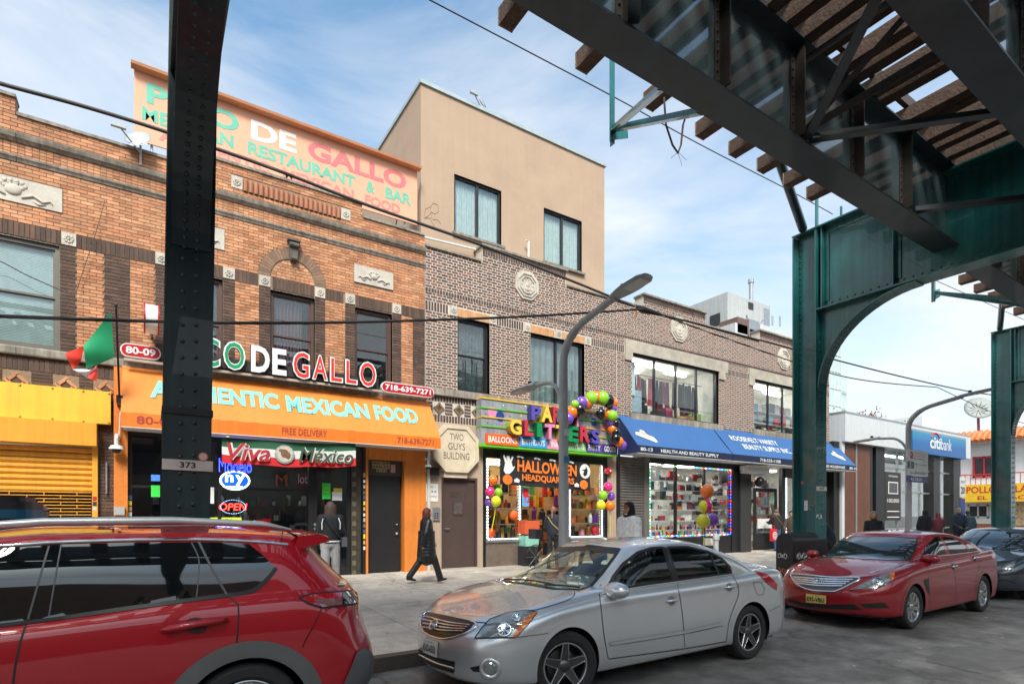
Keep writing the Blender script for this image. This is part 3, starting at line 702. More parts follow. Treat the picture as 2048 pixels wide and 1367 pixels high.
ky.build('keystone', mk('sooty_stone', (.11, .095, .08), .8, var=.3, vs=10), B1)
def moulding(parent, x0, x1, prof, mat, name, seg=1.6):
    n = max(1, round((x1 - x0) / seg)); w = (x1 - x0) / n
    for k in range(n):
        a, c = x0 + k * w + .004, x0 + (k + 1) * w - .004
        pts = [(a, FY - d, z) for d, z in prof]; MB().prism(pts, (c - a, 0, 0)).build(name, mat, parent)
moulding(B1, X0, X1, [(-.02, 8.445), (.03, 8.445), (.05, 8.47), (.09, 8.50), (.11, 8.55), (.12, 8.585), (-.02, 8.585)], m_stone_d, 'cornice_stone')
moulding(B1, X0, X1, [(-.02, 8.095), (.025, 8.095), (.04, 8.13), (.065, 8.16), (.07, 8.195), (-.02, 8.195)], m_stone_d, 'string_course_stone')
for (a, c, z) in ((-2.02, 1.07, 8.93), (4.32, 5.95, 8.93), (1.07, 4.32, 9.24), (X0, -2.02, 9.24)):
    n = max(1, round((c - a) / .8)); w = (c - a) / n
    for k in range(n): MB().box(a + k * w + .003, a + (k + 1) * w - .003, FY - .045, FY + .3, z, z + .055 + random.uniform(-.004, .004)).build('coping_stone', m_stone_d, B1)
moulding(B1, X0, X1, [(-.02, 4.62), (.07, 4.62), (.08, 4.64), (.08, 4.75), (.06, 4.775), (-.02, 4.785)], m_stone_d, 'sill_stone')
m_purp = mk('curtain_plum', (.20, .10, .13), .9, var=.2, vs=10)
window(B1, *WIN1[0], wz0, wz1, FY, m_wgrey, blind=True, rec=.10)
window(B1, *WIN1[1], wz0, wz1, FY, m_wframe, curtain=[(.38, 1.23, mk('curtain_grey', (.25, .26, .27), .9))])
window(B1, *WIN1[2], wz0, wz1, FY, m_wframe, curtain=[(2.3, 2.95, m_purp)])
window(B1, *WIN1[3], wz0, wz1, FY, m_wframe)
# yellow boarded shop front with roll-down shutter
S1 = thing('closed_shop', 'closed yellow shop front with boarded sign and half open grille shutter', 'shop front', (-2.2, FY - .1, .3))
m_yel = mk('yellow_paint', (.78, .52, .045), .55, var=.06, vs=2, streak=.10, bump=.1, bs=20)
m_yor = mk('amber_paint', (.80, .36, .03), .5, var=.06, vs=2, streak=.12)
MB().box(-5, -.63, FY - .16, FY - .03, 3.47, 4.09).build('sign_board', m_yel, S1)
rivets(S1, [(x, FY - .16, z) for x in (-.66, -1.05, -1.5, -1.95) for z in (3.5, 4.06)], (0, -1, 0), name='screw', mat=m_yor)
MB().box(-5, -.84, FY - .30, FY - .015, 3.03, 3.45).build('shutter_box', m_yor, S1)
z = 3.0
for k in range(8):
    b = MB(); pr = [(FY - .02, z), (FY - .05, z - .015), (FY - .055, z - .06), (FY - .03, z - .095), (FY - .02, z - .1)]
    b.prism([(-5, y, zz_) for y, zz_ in pr][::-1], (4.08, 0, 0)); b.build('shutter_slat', m_yor, S1); z -= .105
gb = z
b = MB(); k = 0
while z > .35:
    MB().tube([(-5, FY - .03, z), (-.94, FY - .03, z)], .008, 6).build('grille_bar', m_yor, S1)
    x = -5 + (k % 2) * .24
    while x < -.95: b.box(x, x + .014, FY - .036, FY - .022, z - .06, z); x += .48
    z -= .06; k += 1
b.build('grille_links', m_yor, S1, kind='stuff')
MB().box(-.92, -.835, FY - .1, FY - .0, .3, 3.03).build('guide_rail', m_yor, S1)
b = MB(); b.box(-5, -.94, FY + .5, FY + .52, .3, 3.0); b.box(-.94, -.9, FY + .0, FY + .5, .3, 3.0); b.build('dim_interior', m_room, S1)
for k, (z, c) in enumerate(((2.05, 'B8342A'), (1.95, '3A3A42'), (1.86, 'C8C0B0'), (1.55, 'E0B020'), (1.46, 'E8D84A'), (1.3, '8A8A90'))):
    MB().box(-.91, -.85, FY - .104, FY - .101, z - .04, z + .04).build('sticker', mk('sticker_%d' % k, c, .5), S1)
# conduit with insulator on the brick pier
o = MB().tube([(-.70, FY - .06, 2.15), (-.70, FY - .06, 2.75)], .016, 8).build('conduit', mk('zinc', (.4, .42, .43), .4, metal=.7)); tag(o, 'short grey conduit stub on the brown brick pier beside yellow shutter', 'conduit')
# ================================================================ russet brick row
B2 = thing('brick_building', 'russet brick row with pale mortar, stepped parapet and octagon medallions', 'building', (15.8, FY, .3))
U0, U1 = 5.96, 25.7
WIN2 = [(6.90, 7.89, 5.08, 7.04), (9.28, 11.32, 5.02, 7.04), (13.37, 17.86, 5.12, 7.10), (20.07, 24.3, 5.14, 7.12)]
m2 = MB()
xs = sorted({U0, U1, *[v for w in WIN2 for v in w[:2]]})
for a, c in zip(xs, xs[1:]):
    w = [q for q in WIN2 if abs(q[0] - a) < 1e-6]
    if not w: m2.box(a, c, FY + .004, FY + .22, 3.95, 7.12)
    else:
        m2.box(a, c, FY + .004, FY + .22, 3.95, w[0][2]); m2.box(a, c, FY + .004, FY + .22, w[0][3], 7.12)
m2.box(U0, U1, FY + .004, FY + .22, 7.12, 8.68)
RAI = [(7.67, 10.58, 9.12), (13.9, 17.1, 9.12), (20.45, 23.6, 9.10), (25.0, 25.7, 9.02)]
for a, c, z in RAI: m2.box(a, c, FY + .004, FY + .4, 8.68, z)
m2.build('wall', m_mort2, B2)
MB().box(12.6, U1, FY + .3, 26, 8.1, 8.3).build('roof', mk('roof_tar', (.05, .05, .05), .9), B2)
W = Wall(B2, FY, -.001)
OCT = [(9.14, 8.37, .44), (15.65, 8.28, .46), (22.1, 8.22, .46)]
LIN = [(6.66, 8.14, 7.04, 7.31), (9.03, 11.58, 7.04, 7.31), (13.03, 18.37, 7.1, 7.5), (13.03, 13.37, 6.82, 7.1), (17.86, 18.2, 6.82, 7.1), (19.71, 24.65, 7.12, 7.52), (19.71, 20.07, 6.85, 7.12), (24.3, 24.65, 6.85, 7.12)]
hol = [w for w in WIN2] + LIN + [(x - r * .7, x + r * .7, z - r * .7, z + r * .7) for x, z, r in OCT]
def band(z0, z1, bond='flem', mat=m_br_b2): W.zone(U0, U1, z0, z1, mat, holes=hol, course=.073, bond=bond, j=.021)
W.zone(12.68, U1, 3.95, 5.05, m_br_b2, holes=hol, course=.073, bond='flem', j=.021)
W.zone(U0, 12.68, 5.05, 7.04, m_br_b2, holes=hol, course=.073, bond='flem', j=.021)
W.zone(12.68, U1, 5.05, 7.04, m_br_b2, holes=hol, course=.073, bond='flem', j=.021)
W.soldier(U0, U1, 7.04, 7.30, m_br_b2d, holes=hol, w=.083, j=.02)
band(7.30, 7.53); W.soldier(U0, U1, 7.53, 7.64, m_br_b2d, holes=hol, w=.083, j=.022, dy=.012)
band(7.64, 8.68)
for a, c, z in RAI:
    W.zone(a, c, 8.68, z - .2, m_br_b2, course=.073, bond='flem', j=.021); W.soldier(a, c, z - .2, z - .02, m_br_b2d, w=.083, j=.022, dy=.015)
W.soldier(U0, 7.66, 4.70, 4.87, m_br_b2d, w=.083, j=.018); W.soldier(U0, 7.66, 4.17, 4.37, m_br_b2d, w=.083, j=.018)
W.zone(U0, 7.66, 4.37, 4.70, m_br_b2d, course=.083, bl=.27, bond='stack', j=.018, holes=[(cx - .17, cx + .17, 4.3, 4.8) for cx in (6.35, 6.93, 7.48)])
for cx in (6.35, 6.93, 7.48): diamond(B2, cx, 4.535, .17, FY + .0, mk('brick_olive', (.21, .14, .08), .8), m_br_b2d)
# amber soldier lintels with stone blocks
for (x0, x1, bl) in ((6.90, 7.89, (6.67, 7.9)), (9.28, 11.32, (9.05, 10.19, 11.33))):
    W.soldier(x0, x1, 7.045, 7.27, m_br_lt, w=.072, holes=[(q, q + .22, 7, 7.4) for q in bl], dy=.006)
    for q in bl: rosette(B2, q, q + .22, 7.04, 7.31, FY)
W.build()
def concrete_surround(x0, x1, z0, z1, lx0, lx1):
    b = MB(); b.box(lx0, lx1, FY - .05, FY + .1, z1 + .005, z1 + .39); b.box(lx0, x0 - .002, FY - .05, FY + .1, z1 - .27, z1 + .005); b.box(x1 + .002, lx1 - .15, FY - .05, FY + .1, z1 - .27, z1 + .005)
    b.build('concrete_lintel', mk('rough_concrete', (.44, .385, .31), .9, var=.2, vs=3, bump=.5, bs=30, grime=.3), B2)
    n = 2; w = (x1 - x0 + .35) / n
    for k in range(n): MB().box(x0 - .15 + k * w + .004, x0 - .15 + (k + 1) * w - .004, FY - .09, FY + .1, z0 - .25, z0 - .002).build('sill_stone', m_stone_d, B2)
concrete_surround(13.37, 17.86, 5.12, 7.10, 13.03, 18.37); concrete_surround(20.07, 24.3, 5.14, 7.12, 19.71, 24.8)
for k in range(4): MB().box(U0 + k * 1.68 + .003, U0 + (k + 1) * 1.68 - .003, FY - .1, FY + .02, 4.87, 5.05).build('sill_stone', m_stone_d, B2)
for (x, z, r) in OCT:
    def octo(rr): return [(x + rr * math.cos(R(22.5 + 45 * k)), FY, z + rr * math.sin(R(22.5 + 45 * k))) for k in range(8)]
    b = MB(); b.prism([(a, FY + .01, c) for a, _, c in octo(r)][::-1], (0, -.05, 0)); p = b.build('medallion', m_stone, B2)
    b = MB()
    for rr, h in ((r * .82, .07), (r * .6, .075)):
        o1, o2 = octo(rr), octo(rr * .9)
        for k in range(8):
            j = (k + 1) % 8; q = [o1[k], o1[j], o2[j], o2[k]]; b.prism([(a, FY - .04, c) for a, _, c in q][::-1], (0, -.03, 0))
    b.ball((x, FY - .045, z), (r * .14, .04, r * .17), 10); b.ball((x, FY - .04, z - r * .26), (r * .26, .03, r * .13), 10)
    for k in range(10): b.ball((x + r * .42 * math.cos(k * .628), FY - .04, z + r * .42 * math.sin(k * .628)), (.03, .02, .03), 6)
    b.build('carved_bust', m_stone, p)
for i, (a, c, z) in enumerate(RAI):
    n = max(1, round((c - a) / .9)); w = (c - a + .1) / n
    for k in range(n): MB().box(a - .05 + k * w + .003, a - .05 + (k + 1) * w - .003, FY - .07, FY + .42, z, z + .06).build('coping_stone', m_stone_d, B2)
for (a, c) in ((5.96, 7.62), (10.63, 13.85), (17.15, 20.4), (23.65, 24.95)):
    n = max(1, round((c - a) / .9)); w = (c - a) / n
    for k in range(n): MB().box(a + k * w + .003, a + (k + 1) * w - .003, FY - .05, FY + .3, 8.68, 8.73).build('coping_stone', m_stone_d, B2)
window(B2, *WIN2[0], FY, m_wdark, fw=.06, rec=.16, curtain=[(6.95, 7.85, mk('clutter_grey', (.16, .17, .18), .8, var=.5, vs=7))])
w = window(B2, *WIN2[1], FY, m_wdark, fw=.06, rec=.16, split='slide', panes=2, curtain=[(9.33, 11.28, mk('film_grey', (.33, .36, .36), .5, var=.3, vs=3))])
# folding guard bars in the lower sash
b = MB()
for k in range(7): b.tube([(6.96, FY + .12, 5.2 + k * .1), (7.83, FY + .12, 5.2 + k * .1)], .006, 5)
for x in (7.2, 7.55): b.box(x - .012, x + .012, FY + .11, FY + .13, 5.14, 5.95)
b.build('guard_bars', m_wdark, B2)
m_ltroom = mk('stock_room', (.72, .70, .63), .9)
m_tube = mk('tube_light', (1, .97, .9), .5, var=0, emit=7)
def upstairs(win, seed, cols, tubes):
    """lit stock room behind the upper windows"""
    x0, x1, z0, z1 = win; rg = random.Random(seed); y0 = FY + .32; D = y0 + 2.2
    room = thing('stock_room', ['lit upstairs stock room with hanging plastic wrapped clothes', 'lit upstairs stock room with boxed goods beside the green column'][seed % 2], 'room', ((x0 + x1) / 2, y0, z0))
    b = MB(); b.box(x0 - .1, x1 + .1, D, D + .05, z0, z1 + .1); b.box(x0 - .15, x0 - .1, y0, D, z0, z1 + .1); b.box(x1 + .1, x1 + .15, y0, D, z0, z1 + .1); b.box(x0 - .1, x1 + .1, y0, D, z0 - .06, z0 - .01); b.box(x0 - .1, x1 + .1, y0, D, z1 + .1, z1 + .15); b.build('wall', m_ltroom, room)
    for (a, c, y) in tubes: MB().box(a, c, y0 + y, y0 + y + .14, z1 - .02, z1 + .06).build('ceiling_light', m_tube, room)
    return room, y0, rg
rm, y0, rg = upstairs(WIN2[2], 2, None, [(13.6, 14.8, .5), (14.9, 16.1, .5), (16.3, 17.4, .8), (14.0, 15.5, 1.4)])
for k in range(26):
    x = 13.5 + k * .165; c = rg.choice(['2A2A30', '77404E', 'A03848', '8C2F3D', '303238', '55585C', 'B04A5C', '26282C']) if x < 16 else rg.choice(['2A2A2C', '303234', '3E4A40', '252628'])
    h = rg.uniform(.7, 1.1); t = WIN2[2][3] - .45 - rg.uniform(0, .08); w = rg.uniform(.12, .2); yy = y0 + .25 + rg.uniform(0, .3)
    rows = [[(x + (w * (i / 4 - .5)) * (1 + .25 * r), yy + .03 * math.sin(i * 2.1 + k), t - h * r / 3) for i in range(5)] for r in range(4)]
    o = MB().grid(rows).build('hanging_garment', mk('garment_' + c, c, .3, var=.3, vs=14), rm, smooth=True)
MB().tube([(13.4, y0 + .4, 6.68), (17.8, y0 + .4, 6.68)], .015, 6).build('hanging_rail', m_wdark, rm)
for (x, w, h, c, y) in ((13.75, .5, .9, '9FB4BC', .1), (14.2, .4, .45, '2B2B2E', .15), (15.1, .5, .35, '35353A', .2), (15.6, .35, .5, 'A03A58', .2), (16.9, .6, .35, '9A7C54', .3), (17.4, .4, .5, '7DA05A', .4), (17.5, .3, 1.2, '4A2030', .9), (16.3, .5, .3, 'B49064', .35)):
    MB().box(x, x + w, y0 + y, y0 + y + .3, 5.12, 5.12 + h).build('stored_goods', mk('goods_' + c, c, .6, var=.25, vs=9), rm)
MB().box(13.45, 13.85, y0 + .02, y0 + .03, 5.8, 6.95).build('hanging_sheet', mk('pale_blue_sheet', (.55, .68, .70), .6), rm)
rm2, y0, rg = upstairs(WIN2[3], 3, None, [(20.3, 21.5, .5), (21.7, 22.9, .5), (22.9, 24, .9)])
for (z, n) in ((5.14, 10), (5.62, 9), (6.1, 9)):
    for k in range(n):
        x = 20.15 + k * .42; h = rg.uniform(.25, .44); c = rg.choice(['C8C4BA', 'B03028', 'D8D6D0', '6A8CA8', '8C8478', '3A4450', 'BDB6A8', '22262C'])
        MB().box(x, x + rg.uniform(.28, .4), y0 + .35 + rg.random() * .1, y0 + .8, z, z + h).build('stored_box', mk('box_' + c, c, .7, var=.1), rm2)
    MB().box(20.0, 24.4, y0 + .33, y0 + .85, z - .035, z - .005).build('shelf', mk('shelf_grey', (.4, .4, .4), .5), rm2)
window(B2, *WIN2[2], FY, m_wdark, fw=.06, rec=.12, split='fixed', panes=4, room=0)
window(B2, *WIN2[3], FY, m_wdark, fw=.06, rec=.12, split='fixed', panes=4, room=0)
# ================================================================ tan stucco block behind the parapet
B3 = thing('stucco_building', 'tall tan stucco block rising behind the russet brick parapet', 'building', (9.3, 13.7, 8.2))
m_tan = mk('tan_stucco', (.475, .335, .235), .92, var=.06, vs=.8, streak=.03, bump=.15, bs=90, grime=.12)
T0, T1, TY, TZ = 6.04, 12.56, 13.75, 13.2
tw = []
for (a, c) in (((909, 348), (1002, 493)), ((1088, 416), (1163, 546))):
    p, q = P(*a, TY), P(*c, TY); tw.append((p.x, q.x, q.z - .0, p.z))
zb_, zt_ = min(t[2] for t in tw), max(t[3] for t in tw)
zb_ = zb_; b = MB(); xs = [T0] + [v for t in tw for v in t[:2]] + [T1]
for k in range(0, len(xs), 2): b.box(xs[k], xs[k + 1], TY, TY + .25, zb_, zt_)
b.box(T0, T1, TY, TY + .25, zt_, TZ); b.box(T0, T1, TY, TY + .25, 7.0, zb_); b.box(T0, T0 + .25, TY + .25, 24, 7.0, TZ); b.box(T1 - .25, T1, TY + .25, 24, 7.0, TZ); b.box(T0, T1, 24, 24.2, 7, TZ)
b.build('wall', m_tan, B3)
b = MB(); b.box(T0 - .04, T1 + .05, TY - .05, TY + .12, TZ, TZ + .1); b.box(T0 - .04, T0 + .12, TY + .12, 24, TZ, TZ + .1); b.box(T1 - .1, T1 + .05, TY + .12, 24, TZ, TZ + .1); b.build('parapet_flashing', mk('flashing', (.45, .52, .52), .4, metal=.3), B3)
MB().box(T0 + .26, T1 - .26, TY + .26, 23.9, TZ - .4, TZ - .3).build('roof', mk('roof_tar', (.05, .05, .05), .9), B3)
for a, c, z0, z1 in tw:
    window(B3, a, c, z0, z1, TY, m_wdark, fw=.05, rec=.1, split='slide', panes=2, back=m_wdark, curtain=[(a + .08, (a + c) / 2 + .02, m_curt), ((a + c) / 2 + .02, c - .05, m_curt)])
    MB().box(a - .08, c + .1, TY - .09, TY + .05, z0 - .07, z0 - .001).build('sill', m_stone_d, B3)
# graffiti tag scratched on the wall
gr = MB(); q = [P(x, y, TY - .004) for x, y in ((848, 432), (851, 418), (860, 414), (862, 425), (855, 433), (848, 436), (860, 436), (868, 452), (874, 460))]
gr.tube(q, .006, 4); q = [P(x, y, TY - .004) for x, y in ((860, 415), (866, 406), (876, 410), (878, 422), (870, 428), (862, 424), (864, 438), (876, 440), (882, 448))]; gr.tube(q, .006, 4); gr.build('graffiti', mk('faded_black', (.28, .20, .14), .9), B3)
# white vent pipes at the foot of the stucco wall
o = MB().tube([P(846, 474, 13.6), P(922, 492, 13.6), P(968, 503, 13.6)], .03, 8).build('drain_pipe', mk('pvc_white', (.75, .74, .70), .5)); tag(o, 'white plastic pipe running level along the foot of the tan wall', 'pipe')
o = MB().tube([P(1057, 520, 13.6), P(1057, 482, 13.6), P(1051, 481, 13.6)], .03, 8).build('vent_pipe', mk('pvc_white', (.75, .74, .70), .5)); tag(o, 'short white vent pipe standing between the tan wall windows', 'pipe')
def dish(name, label, c, r, aim, m, arm, lbl=None, mast=True):
    t = thing(name, label, 'satellite dish', c); aim = Vector(aim).normalized(); c = Vector(c)
    b = MB(); b.lathe([(0, 0), (r * .5, .02 * r / .3), (r, .09 * r / .3), (r * 1.02, .1 * r / .3), (r * .5, .03 * r / .3), (0, .012)], c, aim, 28); b.build('reflector', m, t, smooth=True)
    tip = c + aim * r * 1.5 + Vector((0, 0, -.25 * r)) if arm else None
    if arm:
        tip = Vector(arm); b = MB(); b.tube([c + Vector((0, 0, -r * .8)), tip], .015, 6); b.build('feed_arm', m, t)
        b = MB(); b.beam(tip - Vector((.12, 0, 0)), tip + Vector((.12, 0, .0)), .07, .07); b.build('feed_head', m, t)
    if mast:
        b = MB(); b.tube([c - aim * .05, c - aim * .05 + Vector((0, .03, -r * 1.6))], .02, 8); b.build('mast', m, t)
    return t
m_dish = mk('dish_grey', (.42, .44, .45), .45, var=.08)
d = dish('satellite_dish', 'grey oval satellite dish with white lettering on the orange brick parapet', P(279, 284, 13.2), .24, (-.45, -1, .7), m_dish, P(237, 251, 12.9))
text('DIRECTV', P(262, 291, 12.95) + Vector((0, 0, -.0)), (Vector((1, -.2, .28))).normalized(), UZ, .28, .05, mk('white_ink', (.8, .8, .8), .5), d, bold=.02, ext=.002)
d = dish('satellite_dish', 'small satellite dish on the roof edge of the tan block', P(962, 207, 13.9), .16, (.5, -1, .5), m_dish, P(948, 186, 13.6))
# roof banner
BN = thing('roof_banner', 'orange roof banner advertising a restaurant and bar behind the parapet', 'banner', (2.8, 13.66, 8.6))
a0, a1 = P(268, 140, 13.62), P(834, 347, 13.62); zt = a0.z; zb = P(268, 279, 13.62).z
m_ban = mk('banner_orange', (.80, .40, .25), .6, var=.05, vs=2)
MB().box(a0.x, a1.x, 13.60, 13.63, zb, zt).build('face', m_ban, BN)
MB().prism([(a0.x - .05, 13.60, zt), (a0.x - .05, 13.42, zt + .0), (a0.x - .05, 13.40, zt + .05), (a0.x - .05, 13.60, zt + .07)], (a1.x - a0.x + .1, 0, 0)).build('top_lip', mk('banner_lip', (.72, .32, .16), .6), BN)
for k in range(5):
    b = MB(); x = a0.x + .3 + k * 1.38; b.tube([(x, 13.68, 8.5), (x, 13.68, zt + .02)], .025, 6); b.tube([(x, 13.68, zt - .3), (x, 15.0, 8.5)], .02, 6)
    b.build('support_frame', mk('zinc', (.4, .42, .43), .4, metal=.7), BN)
for px in (443, 709): MB().tube([P(px, 300, 13.8), P(px, 168 if px < 500 else 268, 13.8)], .012, 6).build('rod', mk('zinc', (.4, .42, .43), .4, metal=.7), BN)
tg, tw_, tr_ = mk('banner_teal', (.14, .50, .36), .6), mk('banner_white', (.85, .83, .80), .6), mk('banner_pink', (.70, .17, .18), .6)
H = zt - zb; y = 13.60
def bt(s, px0, px1, f0, f1, m, **k):
    x0, x1 = P(px0, 300, y).x, P(px1, 300, y).x; u = (x1 - x0) / len(s); p = 0
    for w in s.split(): text(w, (x0 + s.index(w, p) * u, y, zb + H * f0), UX, UZ, (len(w) - .15) * u, H * (f1 - f0), m, BN, bold=.035, ext=.002, off=.003); p = s.index(w, p) + len(w)
bt('PICO', 293, 485, .58, .88, tg); bt('DE', 502, 600, .57, .88, tw_); bt('GALLO', 616, 818, .57, .88, tr_)
bt('MEXICAN RESTAURANT & BAR', 284, 825, .32, .52, tg); bt('AUTHENTIC MEXICAN FOOD', 318, 803, .10, .27, mk('banner_coral', (.74, .24, .20), .6))
# ================================================================ restaurant front
def XZ(px, py, Y): q = P(px, py, Y); return q.x, q.z
m_or = mk('orange_awning', (.82, .235, .03), .6, var=.05, vs=1.5, streak=.06)
m_or2 = mk('orange_valance', (.82, .20, .015), .6, var=.05, streak=.12)
m_orw = mk('orange_wall', (.74, .22, .03), .7, var=.08, vs=3, bump=.25, bs=30, streak=.1, grime=.12)
m_blk = mk('black_frame', (.014, .014, .015), .4, var=.1)
m_white = mk('white_soffit', (.62, .61, .58), .6, var=.08)
m_zinc = mk('zinc', (.4, .42, .43), .4, metal=.7)
m_ink = mk('black_ink', (.01, .01, .01), .6)
def room(parent, x0, x1, y0, depth, z0, z1, wall, floor=None, lights=(), lm=None, name='shop_interior'):
    b = MB(); y1 = y0 + depth; b.box(x0, x1, y1, y1 + .03, z0, z1); b.box(x0 - .03, x0, y0, y1, z0, z1); b.box(x1, x1 + .03, y0, y1, z0, z1); b.box(x0, x1, y0, y1, z1, z1 + .03); b.build(name, wall, parent)
    MB().box(x0, x1, y0, y1, z0 - .02, z0).build('shop_floor', floor or wall, parent)
    for (a, c, ya, yb, z) in lights: MB().box(a, c, y0 + ya, y0 + yb, z1 - .06, z1 - .01).build('ceiling_light', lm or m_tube, parent)
def goods(name, label, x0, x1, y0, y1, shelves, hmax, cols, seed, parent=None, wmin=.05, wmax=.14, round_=.25, dens=.9):
    """crowded merchandise on shelf levels, too many to count"""
    rg = random.Random(seed); b = MB(); mats = [mk('ware_' + c, c, .45, var=.25, vs=20) for c in cols]
    for z in shelves:
        x = x0
        while x < x1:
            w = rg.uniform(wmin, wmax); h = rg.uniform(.25, 1.05) * hmax; b.mi = rg.randrange(len(cols)); y = rg.uniform(y0, y1)
            if rg.random() < dens:
                if rg.random() < .3: x -= w * .35
                if rg.random() < round_: b.lathe([(0, h), (w * .25, h), (w * .28, h * .8), (w * .45, h * .68), (w * .45, 0)], (x + w / 2, y, z), n=8)
                else: b.box(x, x + w * .94, y, y + .1, z, z + h)
            x += w
    o = b.build(name, mats, parent, kind='stuff')
    if parent is None: tag(o, label, 'merchandise')
    return o
RS = thing('restaurant', 'black glazed restaurant front with neon signs under the orange awning', 'shop front', (2.2, FY, .3))
MB().box(-.585, -.365, FY - .12, FY + .02, .2, 4.60).build('pilaster', m_orw, RS)
yS = FY + .05; zt = 3.42
MB().box(-.36, 4.32, FY - .02, FY + .12, 3.30, 3.6).build('transom_panel', m_blk, RS)
lf = [P(p, 1000, yS).x for p in (258, 428, 616, 628, 700)]
for i, (x, w) in enumerate(((lf[0] - .05, .09), (lf[0] + 1.55, .07), (lf[2], .10), (lf[4], .08))): MB().box(x, x + w, FY - .01, FY + .1, .22, 3.30).build('mullion', m_blk, RS)
MB().box(lf[0], lf[2], FY, FY + .1, .22, .62).build('stall_riser', m_blk, RS)
MB().box(lf[0] + .04, lf[2], yS, yS + .006, .62, 3.3).build('pane', m_glass_s, RS)
MB().box(lf[0] + .04, lf[2], FY - .005, FY + .09, 2.28, 2.33).build('transom_bar', m_blk, RS)
dr = empty_part('door', RS); xa, xb = lf[2] + .1, lf[4]
b = MB(); b.box(xa, xa + .09, FY + .01, FY + .06, .24, 2.95); b.box(xb - .09, xb, FY + .01, FY + .06, .24, 2.95); b.box(xa + .09, xb - .09, FY + .01, FY + .06, 2.85, 2.95); b.box(xa + .09, xb - .09, FY + .01, FY + .06, .24, .5); b.build('door_frame', m_blk, dr)
MB().box(xa + .09, xb - .09, FY + .03, FY + .036, .5, 2.85).build('pane', m_glass_s, dr)
for k in range(3): MB().lathe([(0, .03), (.03, .03), (.03, 0)], (xa + .045, FY + .01, 1.32 + k * .1), (0, -1, 0), 10).build('lock', m_zinc, dr)
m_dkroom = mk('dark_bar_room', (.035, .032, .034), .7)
m_coollight = mk('cool_light', (.75, 1, .88), .5, var=0, emit=2.2)
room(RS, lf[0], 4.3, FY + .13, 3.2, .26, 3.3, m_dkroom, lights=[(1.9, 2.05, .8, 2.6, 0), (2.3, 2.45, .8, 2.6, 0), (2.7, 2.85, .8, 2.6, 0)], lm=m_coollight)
goods('bar_goods', None, 0, 4.2, FY + 2.6, FY + 3.0, (1.2, 1.6, 2.0), .3, ['3A3028', '22303A', '6A2A20', '8A8A88', '2A4A30', '503818'], 5, RS)
# orange wall with the black side door
OW = MB(); OW.box(4.38, 4.44, FY - .06, FY + .1, .2, 3.55); xd0, xd1 = P(735, 1000, FY).x, P(802, 1000, FY).x
OW.box(xd1 + .06, 5.95, FY - .08, FY + .2, .2, 3.55); OW.box(4.44, xd1 + .06, FY - .08, FY + .2, 3.10, 3.55); OW.build('painted_wall', m_orw, RS)
b = MB(); b.box(4.30, 4.375, FY - .07, FY + .02, .2, 3.5); b.build('black_pipe', m_blk, RS)
for k in range(26):
    MB().box(4.06 + (k % 2) * .10, 4.15 + (k % 2) * .10, FY - .03, FY + .02, .3 + k * .118, .41 + k * .118).build('tile', mk('tile_%d' % (k % 2), ((.16, .13, .08), (.06, .05, .035))[k % 2], .3), RS)
MB().box(4.04, 4.27, FY - .02, FY + .05, .25, 3.4).build('tile_pier', mk('tile_grout', (.05, .045, .035), .5), RS)
dd = MB().box(4.46, xd1, FY + .06, FY + .1, .26, 2.72).build('side_door', mk('black_door', (.012, .012, .013), .5, var=.2), RS)
MB().box(4.44, xd1 + .05, FY + .05, FY + .12, 2.72, 3.10).build('door_transom', mk('transom_dusk', (.06, .052, .04), .5), RS)
for (z, r) in ((1.27, .05), (1.5, .03)): MB().ball((xd1 - .1, FY + .03, z), (r * .8, .04, r * .8), 10).build('door_knob', m_zinc, dd, smooth=True)
for i, (s, x0, x1, z) in enumerate((('80-09', 4.60, 5.0, 2.99), ('REALTY', 4.60, 5.0, 2.90), ('8151', 4.70, 4.92, 2.82))):
    MB().box(x0 - .02, x1 + .02, FY + .042, FY + .048, z - .015, z + .07).build('number_strip', mk('brass_strip', (.45, .36, .18), .5), RS); text(s, (x0, FY + .042, z), UX, UZ, x1 - x0, .055, m_ink, RS, bold=.02, ext=.002, off=.002)
MB().box(5.05, 5.17, FY + .042, FY + .048, 2.80, 3.0).build('notice', mk('notice_pink', (.6, .35, .3), .6), RS)
random.seed(11)
for k in range(14):
    z = .9 + k * .135; MB().box(4.315, 4.362, FY - .076, FY - .071, z, z + random.uniform(.06, .11)).build('sticker', mk('stk%d' % (k % 6), ['D8D8D0', 'C8A070', 'E8D040', '40608A', '6A7A60', 'B8B0B0'][k % 6], .5), RS)
for k in range(10):
    z = 1.05 + k * .11; MB().box(-.355, -.30, FY - .016, FY - .012, z, z + .085).build('sticker', mk('stk%d' % (k % 6), 'D8D8D0', .5), RS)
# ---- neon signs and papers in the window
yN = FY - .005
def neon(name, label, s, box, col, lc, oval=None, cat='neon sign'):
    x0, z0 = XZ(box[0], box[3], yN); x1, z1 = XZ(box[1], box[2], yN)
    t = thing(name, label, cat, ((x0 + x1) / 2, yN, z0))
    text(s, (x0, yN, z0 if not oval else z0 + (z1 - z0) * oval[1]), UX, UZ, x1 - x0, (z1 - z0) if not oval else (z1 - z0) * oval[2], mk(name + '_glow', col, .4, var=0, emit=lc), t, bold=.0, ext=.012, off=.01)
    return t, x0, x1, z0, z1
t, x0, x1, z0, z1 = neon('neon_sign', 'blue outlined neon beer sign at the top of the restaurant window', 'Modelo', (438, 503, 919, 943), '2A3CFF', 5)
text('Modelo', (x0 + .01, yN - .015, z0 + .01), UX, UZ, x1 - x0 - .02, z1 - z0 - .02, mk('neon_core', (.005, .008, .05), .4), t, ext=.004, off=.01, bold=-.02)
x0, z0 = XZ(439, 979, yN); x1, z1 = XZ(500, 942, yN); cx, cz = (x0 + x1) / 2, (z0 + z1) / 2
